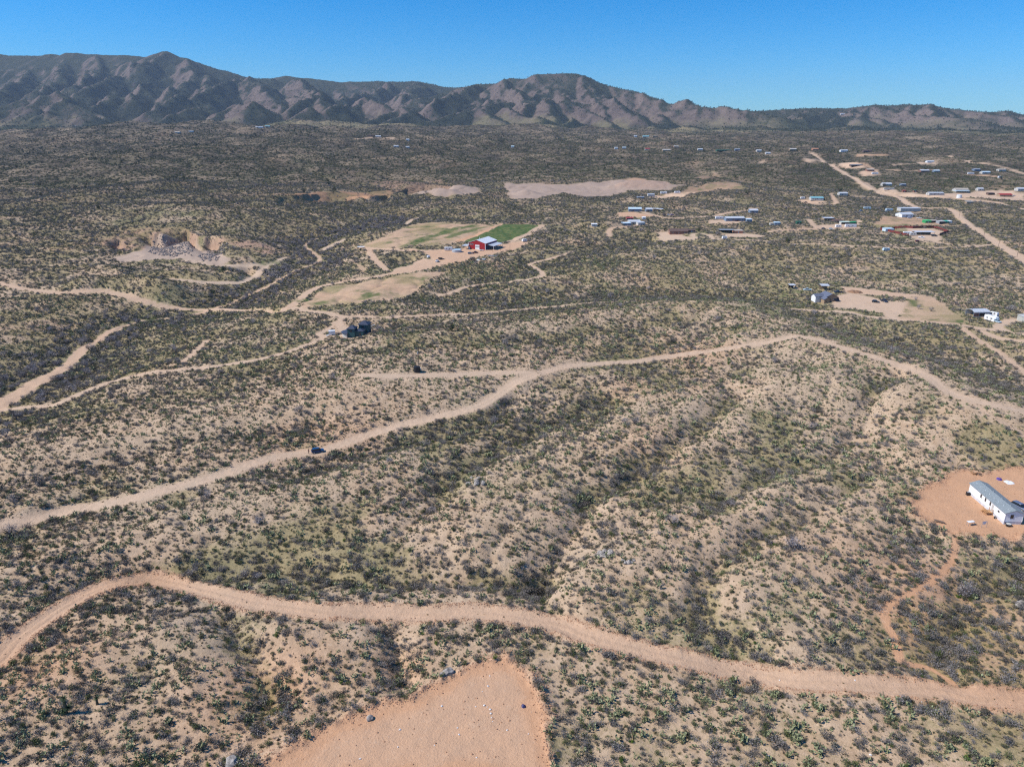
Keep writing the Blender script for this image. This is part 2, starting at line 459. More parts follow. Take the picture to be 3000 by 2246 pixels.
AA, RR = np.meshgrid(AZ, RADII)
GX = RR * np.sin(AA); GY = RR * np.cos(AA)
GZ, GUL, MT = relief(GX, GY, RR)

def lookup(A, x, y):
    r = np.hypot(x, y); az = np.arctan2(x, y)
    i = np.interp(r, RADII, np.arange(NR)); j = np.interp(az, AZ, np.arange(NA))
    i0 = np.clip(i.astype(int), 0, NR - 2); j0 = np.clip(j.astype(int), 0, NA - 2)
    fi = i - i0; fj = j - j0
    return ((A[i0, j0] * (1 - fj) + A[i0, j0 + 1] * fj) * (1 - fi) + (A[i0 + 1, j0] * (1 - fj) + A[i0 + 1, j0 + 1] * fj) * fi)

def ground_z(x, y):
    return float(lookup(GZ, np.array([x], float), np.array([y], float))[0])

def cast(pts):
    """frame pixels -> world xy on the built ground"""
    out = []
    for p in pts:
        az, sl = pix_az(p[0], p[1])
        j = float(np.interp(az, AZ, np.arange(NA))); j0 = min(int(j), NA - 2); f = j - j0
        prof = GZ[:, j0] * (1 - f) + GZ[:, j0 + 1] * f
        d = CAM_Z + RADII * sl - prof
        k = int(np.argmax(d <= 0)) if np.any(d <= 0) else NR - 4
        k = max(k, 1)
        t = d[k - 1] / (d[k - 1] - d[k] + 1e-9)
        r = RADII[k - 1] + np.clip(t, 0, 1) * (RADII[k] - RADII[k - 1])
        out.append((r * sin(az), r * cos(az)))
    return np.array(out)
# ------------------------------------------------------------------ roads, pads, fields (frame pixels)
def zs(L, s, x0, y0):
    return Zm(L, s, x0, y0)
a1 = lambda L: Zm(L, .4521, 0, 900)
a2_ = lambda L: Zm(L, .4521, 1000, 900)
a3 = lambda L: Zm(L, .4521, 2000, 900)
b1 = lambda L: Zm(L, .4521, 0, 1546)
b2 = lambda L: Zm(L, .4521, 1000, 1546)
b3 = lambda L: Zm(L, .4521, 2000, 1546)
q4 = lambda L: Zm(L, .36166, 0, 480)
q5 = lambda L: Zm(L, .36166, 700, 480)
q6 = lambda L: Zm(L, .33906, 1500, 480)
q7 = lambda L: Zm(L, .33906, 2250, 500)
q8 = lambda L: Zm(L, .19892, 1200, 620)
# name, pixel line, width m, soil (0 tan .. 1 red), bareness, berm height
ROADS = [
    ('dirt_road', [(-90, 1562)] + a1([(0, 1415), (200, 1375), (450, 1320), (700, 1270), (900, 1225), (1100, 1175), (1300, 1125), (1500, 1058), (1700, 990), (1850, 955), (2050, 935)])
     + a2_([(0, 890), (200, 820), (500, 735), (750, 680), (900, 630), (1010, 570), (1100, 500), (1200, 450), (1300, 420), (1500, 380), (1700, 365), (1900, 350), (2100, 325)])
     + a3([(0, 310), (300, 265), (600, 210), (720, 185), (850, 205), (1000, 250), (1200, 310), (1400, 380), (1580, 445), (1680, 520), (1800, 580), (2000, 625), (2212, 675), (2450, 730)]), 5.0, .12, 1.0, .12),
    ('dirt_road', a2_([(1240, 432), (1000, 432), (700, 437), (500, 440), (280, 442), (150, 440)]), 5.2, .1, .95, 0),
    ('graded_track', [(-80, 1990)] + b1([(0, 850), (100, 740), (250, 620), (400, 520), (550, 430), (700, 370), (850, 340), (1000, 345), (1150, 370), (1350, 405), (1500, 450), (1650, 490), (1850, 520), (2100, 545)])
     + b2([(0, 540), (300, 550), (600, 560), (800, 548), (1000, 560), (1200, 590), (1400, 640), (1600, 700), (1800, 760), (2000, 810), (2212, 850)])
     + b3([(200, 900), (450, 960), (700, 985), (1000, 1000), (1300, 1030), (1600, 1060), (1900, 1090), (2212, 1120), (2500, 1150)]), 4.8, .42, .9, .45),
    ('dirt_road', [(-60, 820)] + q4([(0, 975), (200, 1015), (450, 1048), (560, 1045), (700, 1028), (830, 1030), (950, 1055), (1100, 1095), (1250, 1135), (1400, 1165), (1600, 1185), (1800, 1195), (2212, 1195)])
     + q5([(330, 1195), (420, 1150), (500, 1090), (580, 1030), (700, 985), (900, 945), (1100, 915), (1300, 880), (1500, 850), (1700, 800), (1850, 760)]), 4.8, .3, 1.0, 0),
    ('dirt_road', q5([(420, 1170), (550, 1190), (690, 1205), (850, 1235), (950, 1240), (1200, 1245), (1500, 1225), (1900, 1210), (2212, 1185)]) + q6([(200, 1250), (400, 1230), (700, 1205), (900, 1195)]), 4.6, .15, .9, 0),
    ('driveway', q5([(850, 1238), (790, 1290), (700, 1350), (640, 1382)]) + a1([(2100, 190), (1950, 260), (1800, 305), (1600, 350), (1350, 385), (1000, 420), (850, 450), (700, 490), (500, 570), (350, 630), (150, 655), (0, 670), (-100, 690)]), 3.6, .15, .85, 0),
    ('driveway', q5([(800, 1285), (840, 1340), (880, 1400)]), 7, .15, .9, 0),
    ('footpath', a1([(1340, 220), (1290, 260), (1240, 310), (1190, 350)]), 3.0, .25, .85, 0),
    ('dirt_road', q5([(1900, 745), (1640, 722), (1350, 697), (1050, 687), (960, 680)]), 5.0, .35, 1.0, 0),
    ('dirt_track', q5([(1050, 690), (1100, 770), (1200, 862)]), 4.5, .35, .95, 0),
    ('dirt_track', q8([(420, 1240), (620, 1190), (800, 1110), (1200, 1070), (1500, 1030)]) + q6([(60, 1005), (230, 980), (260, 940), (200, 900), (150, 870), (200, 850), (400, 800), (520, 755)]), 3.6, .2, .85, 0),
    ('dirt_road', q7([(560, -25), (610, 0), (750, 70), (850, 120), (960, 190), (1100, 225), (1200, 280), (1310, 320), (1550, 322), (1650, 400), (1800, 500), (1950, 600), (2100, 700), (2212, 770), (2400, 880)]), 8.5, .22, 1.0, 0),
    ('dirt_road', z3([(820, 430), (860, 455), (900, 480), (1000, 540), (1130, 610), (1240, 680)]), 10, .2, 1.0, 0),
    ('dirt_road', z3([(1730, 460), (1850, 485), (1950, 505), (2150, 555), (2300, 590)]), 11, .2, .95, 0),
    ('dirt_road', z3([(1240, 680), (1400, 700), (1600, 700), (1800, 735), (1900, 745), (2050, 765), (2212, 800)]), 8, .2, .95, 0),
    ('driveway', q7([(200, 630), (600, 640), (900, 660), (1150, 670), (1400, 668), (1600, 660), (1920, 638)]), 4, .15, .8, 0),
    ('driveway', q7([(1380, 590), (1450, 612), (1550, 636), (1800, 648)]), 5, .15, .85, 0),
    ('dirt_road', q7([(180, 1190), (600, 1215), (900, 1260), (1200, 1290), (1600, 1330), (1900, 1370), (2212, 1410), (2400, 1430)]), 4.5, .15, .9, 0),
    ('driveway', q7([(900, 1140), (1000, 1190), (1060, 1250), (1110, 1285)]), 6, .15, .95, 0),
    ('driveway', q7([(2212, 1290), (2120, 1292), (2050, 1310), (1990, 1345), (2060, 1390)]), 5, .1, .9, 0),
    ('dirt_track', a3([(1820, 140), (1950, 230), (2050, 290), (2212, 420), (2400, 560)]), 3.2, .25, .75, 0),
    ('dirt_road', a3([(1930, 150), (2050, 200), (2212, 220), (2400, 240)]), 4.5, .2, .9, 0),
    ('footpath', b3([(1770, 70), (1760, 140), (1740, 230), (1650, 310), (1500, 410), (1330, 500), (1320, 600), (1380, 730), (1420, 850), (1600, 920), (1750, 990)]), 1.3, .8, .75, 0),
    ('footpath', a3([(1880, 620), (2000, 700), (2120, 770), (2212, 830), (2300, 890)]), 1.6, .2, .75, 0),
    ('dirt_track', q4([(2300, 760), (2212, 810), (2100, 870), (2080, 920), (1950, 955), (1800, 965), (1600, 950), (1400, 935)]), 6, 0, .85, 0),
    ('dirt_track', q4([(2200, 815), (2000, 840), (1800, 820), (1600, 800), (1500, 780)]), 7, 0, .85, 0),
    ('dirt_track', q5([(680, 700), (760, 655), (860, 610)]), 6, .1, .9, 0),
    ('dirt_track', q5([(1350, 490), (1400, 460), (1475, 430)]), 6, .1, .85, 0),
    ('driveway', q6([(1000, 380), (1150, 420), (1280, 460), (1450, 470), (1650, 455), (1850, 425), (2100, 385)]), 7, .2, .75, 0),
    ('driveway', q6([(840, 625), (850, 560), (950, 540), (1150, 520)]), 6, .3, .7, 0),
    ('driveway', q6([(1280, 660), (1450, 655), (1580, 650), (1560, 610), (1600, 600), (1700, 610), (1740, 650), (1900, 655), (2212, 670)]), 4.5, .1, .8, 0),
    ('driveway', q7([(540, 200), (570, 240), (590, 285), (500, 290), (300, 285)]), 6, .3, .85, 0),
    ('driveway', q7([(690, 220), (900, 230), (1090, 245)]), 6, .1, .8, 0),
    ('driveway', q7([(350, 420), (390, 470), (410, 500), (200, 510), (20, 530)]), 6, .2, .7, 0),
    ('dirt_track', z3([(1750, 565), (1850, 580), (2000, 590), (2150, 595)]), 9, .6, .8, 0),
    ('dirt_track', z3([(980, 505), (1180, 505), (1230, 540), (1260, 570)]), 8, .4, .85, 0),
    ('dirt_track', z3([(1140, 452), (1320, 452)]), 12, .8, .9, 0),
    ('dirt_track', z3([(1370, 515), (1600, 510), (1870, 495)]), 8, .1, .7, 0),
    ('dirt_track', z3([(1250, 545), (1400, 550), (1660, 550)]), 8, .5, .7, 0),
    ('dirt_track', z3([(520, 490), (520, 503), (600, 500)]), 12, .2, .7, 0),
    ('dirt_track', z2([(100, 568), (200, 555), (340, 565), (260, 575)]), 13, .2, .8, 0),
]
# name, pixel polygon, colour (tan-red), mask kind: bare / green / field / rock
AREAS = [
    ('dirt_pad', [(700, 2300), (800, 2222), (950, 2150), (1100, 2078), (1230, 2040), (1330, 1990), (1400, 1950), (1475, 1935), (1545, 1965), (1575, 2020), (1592, 2100), (1600, 2180), (1622, 2300)], .72, 'bare'),
    ('dirt_pad', Zm([(180, 760), (400, 545), (700, 420), (880, 250), (1150, 200), (1500, 240), (1900, 130), (2208, 120), (2700, 160), (2700, 1320), (2208, 1380), (1900, 1500), (1640, 1400), (1350, 1390), (900, 1340), (640, 1230), (470, 1080), (260, 1010)], .16304, 2640, 1350), .95, 'bare'),
    ('dirt_yard', q8([(0, 560), (250, 570), (500, 562), (760, 562), (860, 500), (1400, 480), (1500, 440), (1700, 440), (1745, 465), (1500, 585), (1250, 610), (1150, 650), (900, 695), (700, 745), (500, 795), (250, 850), (0, 895), (-20, 800), (330, 760), (300, 640), (150, 590), (0, 590)]), .6, 'bare'),
    ('fallow_field', q5([(1000, 665), (1200, 580), (1450, 480), (1600, 475), (1900, 490), (2110, 497), (1760, 640), (1640, 655), (1300, 682), (1000, 682)]), .35, 'field'),
    ('crop_field', q8([(770, 445), (1362, 190), (1890, 195), (1905, 212), (1700, 330), (1420, 440), (1100, 470)]), .3, 'crop'),
    ('field_margin', q8([(1905, 212), (1890, 197), (2010, 200), (1750, 350), (1560, 440), (1420, 440), (1700, 332)]), .3, 'bare'),
    ('soil_bank', q8([(650, 450), (700, 420), (1345, 183), (1365, 192), (740, 455)]), 1.0, 'bare'),
    ('fallow_field', q5([(520, 1130), (700, 1000), (1000, 960), (1500, 875), (1700, 875), (1500, 960), (1450, 1040), (1250, 1100), (900, 1140), (520, 1165)]), .35, 'field'),
    ('dirt_yard', q7([(590, 1100), (700, 1055), (1000, 1135), (1200, 1150), (1180, 1230), (1060, 1260), (1000, 1220), (700, 1190), (560, 1190)]), .2, 'bare'),
    ('dirt_yard', q7([(1200, 1120), (1350, 1085), (1500, 1140), (1600, 1210), (1750, 1320), (1400, 1300), (1100, 1280), (1150, 1200)]), .3, 'field'),
    ('dirt_yard', q7([(640, 1010), (900, 1035), (1300, 1090), (1200, 1110), (800, 1070), (640, 1060)]), .4, 'bare'),
    ('quarry_floor', q4([(900, 760), (1150, 700), (1230, 640), (1450, 600), (1600, 640), (1720, 720), (1850, 790), (1750, 820), (1550, 770), (1300, 770), (1000, 800)]), .1, 'rock'),
    ('quarry_wall', q4([(820, 640), (1000, 530), (1300, 520), (1500, 520), (1640, 590), (1780, 590), (2000, 610), (2212, 680), (2212, 740), (2000, 700), (1720, 700), (1600, 640), (1450, 600), (1230, 640), (1150, 700), (850, 690)]), .85, 'cliff'),
    ('cut_bank', q5([(280, 250), (500, 240), (740, 222), (1000, 235), (1240, 215), (1250, 255), (1050, 285), (800, 285), (500, 290)]), 1.0, 'cliff'),
    ('quarry_wall', q5([(1010, 150), (1300, 140), (1650, 130), (1900, 190), (1950, 230), (1700, 260), (1400, 250), (1250, 230), (1150, 190)]), .85, 'cliff'),
    ('gravel_pit', q6([(-60, 170), (240, 170), (480, 180), (900, 140), (1150, 140), (1380, 180), (1600, 180), (1350, 230), (1000, 230), (900, 270), (620, 285), (450, 250), (200, 300), (0, 300)]), .3, 'rock'),
    ('gravel_pit', q5([(1400, 250), (1540, 210), (1750, 175), (1900, 185), (1950, 225), (1800, 250), (1600, 260)]), .3, 'rock'),
    ('spoil_bank', q6([(890, 200), (1000, 130), (1150, 135), (1370, 180), (1300, 210), (1100, 215)]), .9, 'bare'),
    ('dirt_yard', q6([(1190, 290), (1300, 275), (1600, 240), (1600, 255), (1320, 295)]), .3, 'bare'),
    ('dirt_yard', q6([(900, 420), (1050, 410), (1250, 450), (1100, 470), (930, 460)]), .7, 'bare'),
    ('dirt_yard', q6([(1260, 600), (1340, 580), (1480, 610), (1560, 640), (1500, 665), (1280, 665)]), .15, 'bare'),
    ('dirt_yard', q6([(1700, 490), (1830, 480), (2050, 465), (2090, 500), (1900, 520), (1720, 520)]), .25, 'bare'),
    ('dirt_yard', q6([(1820, 600), (2000, 600), (2200, 630), (2100, 640), (1850, 640)]), .15, 'bare'),
    ('dirt_yard', q7([(400, 470), (550, 465), (770, 470), (780, 430), (800, 440), (770, 500), (600, 505), (410, 505)]), .25, 'bare'),
    ('dirt_yard', q7([(1190, 500), (1420, 500), (1540, 535), (1480, 560), (1500, 600), (1400, 620), (1250, 590), (1200, 550)]), .15, 'bare'),
    ('dirt_yard', q7([(1000, 395), (1250, 400), (1560, 450), (1560, 480), (1200, 480), (930, 490), (920, 450)]), .45, 'field'),
    ('dirt_yard', q7([(960, 150), (1150, 190), (1350, 205), (1550, 195), (1750, 185), (2000, 165), (2212, 200), (2212, 260), (1900, 240), (1600, 240), (1300, 230), (1080, 230), (960, 195)]), .22, 'bare'),
    ('dirt_yard', q7([(280, 255), (360, 250), (480, 270), (420, 285), (300, 285)]), .4, 'bare'),
    ('dirt_yard', z3([(1000, 510), (1080, 500), (1180, 515), (1190, 530), (1100, 540), (1040, 530)]), .2, 'bare'),
    ('dirt_yard', z3([(1140, 570), (1200, 548), (1270, 560), (1280, 580), (1180, 590)]), .4, 'bare'),
    ('dirt_yard', z3([(770, 490), (840, 478), (900, 490), (840, 500)]), .3, 'bare'),
    ('dirt_yard', z3([(1510, 500), (1640, 490), (1650, 510), (1540, 510)]), .2, 'bare'),
    ('dirt_yard', z3([(80, 600), (200, 560), (260, 580), (150, 610)]), .4, 'field'),
    ('dirt_yard', z3([(-30, 690), (100, 660), (300, 625), (400, 665), (200, 680), (0, 705)]), .5, 'field'),
    ('dirt_yard', q5([(1010, 820), (880, 780), (900, 800), (1000, 870), (1050, 840)]), .3, 'field'),
    ('dirt_yard', q5([(1390, 830), (1480, 800), (1700, 790), (1600, 840), (1400, 880), (1200, 900), (1280, 860)]), .45, 'bare'),
]
SOIL = np.zeros(GX.shape, np.float32)      # 0 tan .. 1 red
BARE = np.zeros(GX.shape, np.float32)      # no plants, trodden
GREEN = np.zeros(GX.shape, np.float32)     # crop or grass
ROCK = np.zeros(GX.shape, np.float32)
OWNER = np.zeros(GX.shape, np.int32)       # which piece of the setting a spot belongs to
THIN = np.zeros(GX.shape, np.float32)       # ploughed or mown: few shrubs
PIECES = [('ground', None)]
jit = noise(GX, GY, 3.0, 301) * .45 + noise(GX, GY, 11, 302) * .5
jit_far = noise(GX, GY, 14.0, 303)
areas_w = []
for nm, px, soil, kind in AREAS:
    P = cast(px)
    areas_w.append((nm, P, soil, kind))
for nm, P, soil, kind in areas_w:
    far = float(np.hypot(P[:, 0], P[:, 1]).mean())
    e = 0.9 if far < 300 else far * .0035
    sd = poly_sd(GX, GY, P) + jit * min(1.0, .6 + far / 1500) + jit_far * (.7 if far < 300 else far * .004) + (1.3 * noise(GX, GY, 5.5, 304) if far < 300 else 0)
    m = sstep(e, -e, sd)
    b = {'bare': 1.0, 'field': .30, 'crop': .9, 'rock': .9, 'cliff': .2}[kind]
    BARE = np.maximum(BARE, m * b)
    SOIL = SOIL * (1 - m) + soil * m
    if kind == 'crop':
        GREEN = np.maximum(GREEN * 1.0, m * 1.0)
    if kind == 'field':
        THIN = np.maximum(THIN, .97 * m)
        GREEN = np.maximum(GREEN, m * np.clip(.22 + .3 * noise(GX, GY, 18, 315) + .22 * jit, 0, .55))
    if kind == 'cliff':
        THIN = np.maximum(THIN, (1.0 if nm == 'cut_bank' else .5) * m)
        if nm == 'quarry_wall': ROCK = np.maximum(ROCK, .45 * m)
    if kind == 'rock':
        ROCK = np.maximum(ROCK, m * (.55 if nm == 'quarry_floor' else .8))
        BARE = np.minimum(BARE, 1 - m * (.12 + .35 * np.clip(jit_far, 0, 1)))
    if kind in ('bare',):
        GREEN = GREEN * (1 - m)
    PIECES.append((nm, None))
    OWNER[sd < 0] = len(PIECES) - 1
    if far < 300 or (nm in ('dirt_yard', 'crop_field', 'fallow_field') and far < 900):
        zl = float(np.mean(lookup(GZ, P[:, 0], P[:, 1]))) + (.6 if far < 300 else .3)
        if nm == 'fallow_field' or nm == 'crop_field':
            continue
        w = sstep(5.0 if far < 300 else 9, -.5, sd)
        GZ = GZ * (1 - w * .85) + w * .85 * (zl + 0.12 * noise(GX, GY, 6, 310) + .05 * noise(GX, GY, 1.5, 311))
        if far < 300:                                   # pushed-up soil along the rim
            rim = np.exp(-((sd - .6) / 1.1) ** 2)
            GZ = GZ + .6 * rim * (.6 + .9 * noise(GX, GY, 1.6, 312))
            SOIL = np.clip(SOIL + .45 * np.exp(-((sd + .6) / 2.2) ** 2), 0, 1)
# ---- roads
for nm, px, wid, soil, bare, berm in ROADS:
    P = smooth_poly(cast(px), 4)
    far = np.hypot(P[:, 0], P[:, 1])
    pad = wid + 14
    d = seg_dist(GX, GY, P, pad)
    hw = wid / 2
    local = np.clip(RR * .0022, .35, 6)
    dj = d + jit * .8 * np.clip(hw / 2.5, .4, 1)
    m = sstep(hw + local, hw - local, dj)
    sh = sstep(hw + min(2.2, wid * .4), hw, dj)                        # dusty shoulders
    if wid >= 4 and far.min() < 420:                    # twin wheel tracks, a duller strip between
        tr = np.exp(-((d - .95) / .42) ** 2) + .6 * np.exp(-((d - 1.9) / .3) ** 2)
        bt_ = m * bare * (.66 + .34 * np.clip(tr + .35 * jit, 0, 1))
    else:
        bt_ = m * bare
    BARE = np.maximum(BARE * (1 - m * .9), np.maximum(bt_, sh * bare * .4))
    SOIL = SOIL * (1 - sh) + np.maximum(SOIL, soil) * sh
    GREEN = GREEN * (1 - m)
    PIECES.append((nm, None))
    OWNER[dj < hw] = len(PIECES) - 1
    near = d < hw + 6
    if near.any():
        i, j = np.nonzero(near)
        # level the bed across its width
        t = np.array([[0.0, 0.0]])
        zc = lookup(GZ, P[:, 0], P[:, 1])
        zc = np.convolve(np.pad(zc, 4, mode='edge'), np.ones(9) / 9, 'valid')
        _, zv = seg_dist(GX[near], GY[near], P, None, zc)
        w = sstep(hw + 3.5, hw * .7, d[near])
        z = GZ[near] * (1 - .8 * w) + .8 * w * (zv - .1)
        if berm > 0:
            dd = d[near]
            bn = .6 + .7 * noise(GX[near], GY[near], 2.2, 320)
            z = z + berm * np.exp(-((dd - hw - .3) / .7) ** 2) * np.clip(bn, 0, 2)
            z = z - .10 * np.exp(-((dd - .85) / .3) ** 2)
            z = z + .06 * noise(GX[near], GY[near], .9, 321)
        GZ[near] = z
# ---- the sandy wash
d = seg_dist(GX, GY, WASH, 40)
wr = np.interp(GY, [200, 330, 420, 520, 800], [6.0, 4.0, 2.6, 1.8, 2.0])
sd = d - wr * (1 + .35 * noise(GX, GY, 26, 330)) + jit * 1.6 + 1.5 * noise(GX, GY, 9, 331)
m = sstep(1.6, -1.6, sd) * sstep(900, 720, RR)
BARE = np.maximum(BARE, m * .8)
SOIL = SOIL * (1 - m) + .38 * m
PIECES.append(('sandy_wash', None))
OWNER[(sd < 0) & (RR < 860)] = len(PIECES) - 1

# loose patches of bare red or pale soil
red = fbm(GX, GY, 90, 3, 340)
SOIL = np.clip(SOIL + .35 * sstep(.2, .9, red) * (1 - BARE), 0, 1)
red_spots = [((2780, 1740), 14, .5), ((2660, 1850), 10, .5), ((2950, 1950), 16, .5), ((1180, 1980), 6, .5), ((820, 2010), 12, .4), ((130, 1960), 12, .6), ((2450, 1600), 25, .25), ((400, 1700), 12, .3), ((2560, 480), 60, .2), ((700, 2080), 14, .3)]
for c, s, a in red_spots:
    w = cast([c])[0]
    SOIL = np.clip(SOIL + a * np.exp(-((GX - w[0]) ** 2 + (GY - w[1]) ** 2) / s ** 2), 0, 1)

# steepness, for rock and for slopes
gz_a = np.gradient(GZ, axis=1); gx_a = np.gradient(GX, axis=1); gy_a = np.gradient(GY, axis=1)
gz_r = np.gradient(GZ, axis=0); gx_r = np.gradient(GX, axis=0); gy_r = np.gradient(GY, axis=0)
nx = gy_r * gz_a - gz_r * gy_a
ny = gz_r * gx_a - gx_r * gz_a
nz = gx_r * gy_a - gy_r * gx_a
ln = np.sqrt(nx * nx + ny * ny + nz * nz) + 1e-9
sg = np.sign(nz)
NX, NY, NZ = nx / ln * sg, ny / ln * sg, nz / ln * sg
STEEP = np.clip((1 - NZ) * 6, 0, 1).astype(np.float32)
# vegetation density 0..1
low = fbm(GX, GY, 60, 3, 350)
mid = fbm(GX, GY, 260, 3, 360)
VEG = np.clip(.80 + .17 * GUL + .20 * low + .12 * mid, .42, 1.2).astype(np.float32)
VEG = VEG * (1 - np.clip(BARE * 1.15, 0, 1)) * (1 - THIN)
# green flush of grass
GRASS = np.clip(.24 + .40 * fbm(GX, GY, 35, 3, 370) + .3 * GUL + .18 * fbm(GX, GY, 140, 2, 380) + .20 * sstep(230, 480, RR) - .3 * sstep(900, 2200, RR), 0, 1)
GRASS = GRASS * (1 - np.clip(BARE * 1.1, 0, 1))
strip = cast(q8([(0, 500), (250, 380), (600, 265), (950, 210)]))
dgs = seg_dist(GX, GY, strip, 30)
GREEN = np.maximum(GREEN, .62 * sstep(13, 3, dgs + 7 * jit) * (.8 + .5 * jit))
GREEN = np.maximum(GREEN, .48 * sstep(11, 2, seg_dist(GX, GY, cast(q8([(560, 380), (900, 270), (1100, 230)])), 30) + 5 * jit))
for c, s in [((1240, 880), 25), ((900, 880), 18), ((1080, 860), 30), ((660, 880), 20), ((480, 880), 16), ((640, 790), 16), ((2440, 690), 35), ((2640, 700), 20), ((2330, 860), 22), ((790, 770), 20), ((2400, 560), 40), ((960, 690), 18), ((440, 930), 14)]:
    w = cast([c])[0]
    GREEN = np.maximum(GREEN, .55 * np.exp(-((GX - w[0]) ** 2 + (GY - w[1]) ** 2) / s ** 2) * (.7 + .6 * jit))

# ------------------------------------------------------------------ materials
def new_mat(name):
    m = bpy.data.materials.new(name)
    m.use_nodes = True
    return m, m.node_tree.nodes, m.node_tree.links

def node(nt, t, **kw):
    n = nt.new(t)
    for k, v in kw.items():
        setattr(n, k, v)
    return n

def mixc(ns, ls, fac, a, b):
    n = ns.new('ShaderNodeMix'); n.data_type = 'RGBA'
    for s, v in ((0, fac), (6, a), (7, b)):
        if isinstance(v, (int, float)):
            n.inputs[s].default_value = v
        elif isinstance(v, tuple):
            n.inputs[s].default_value = (*v, 1) if len(v) == 3 else v
        else:
            ls.new(v, n.inputs[s])
    return n.outputs[2]

def mth(ns, ls, op, a, b=None, c=None, clamp=False):
    n = ns.new('ShaderNodeMath'); n.operation = op; n.use_clamp = clamp
    for i, v in enumerate((a, b, c)):
        if v is None: continue
        if isinstance(v, (int, float)): n.inputs[i].default_value = v
        else: ls.new(v, n.inputs[i])
    return n.outputs[0]

def ntex(ns, ls, vec, scale, detail=3.0, rough=.55, lac=2.0):
    n = ns.new('ShaderNodeTexNoise')
    n.inputs['Scale'].default_value = scale
    n.inputs['Detail'].default_value = detail
    n.inputs['Roughness'].default_value = rough
    n.inputs['Lacunarity'].default_value = lac
    ls.new(vec, n.inputs['Vector'])
    return n.outputs['Fac']

def mrange(ns, ls, v, a, b, c=0.0, d=1.0, smooth=True):
    n = ns.new('ShaderNodeMapRange')
    n.interpolation_type = 'SMOOTHSTEP' if smooth else 'LINEAR'
    ls.new(v, n.inputs['Value'])
    for k, q in (('From Min', a), ('From Max', b), ('To Min', c), ('To Max', d)):
        n.inputs[k].default_value = q
    return n.outputs['Result']

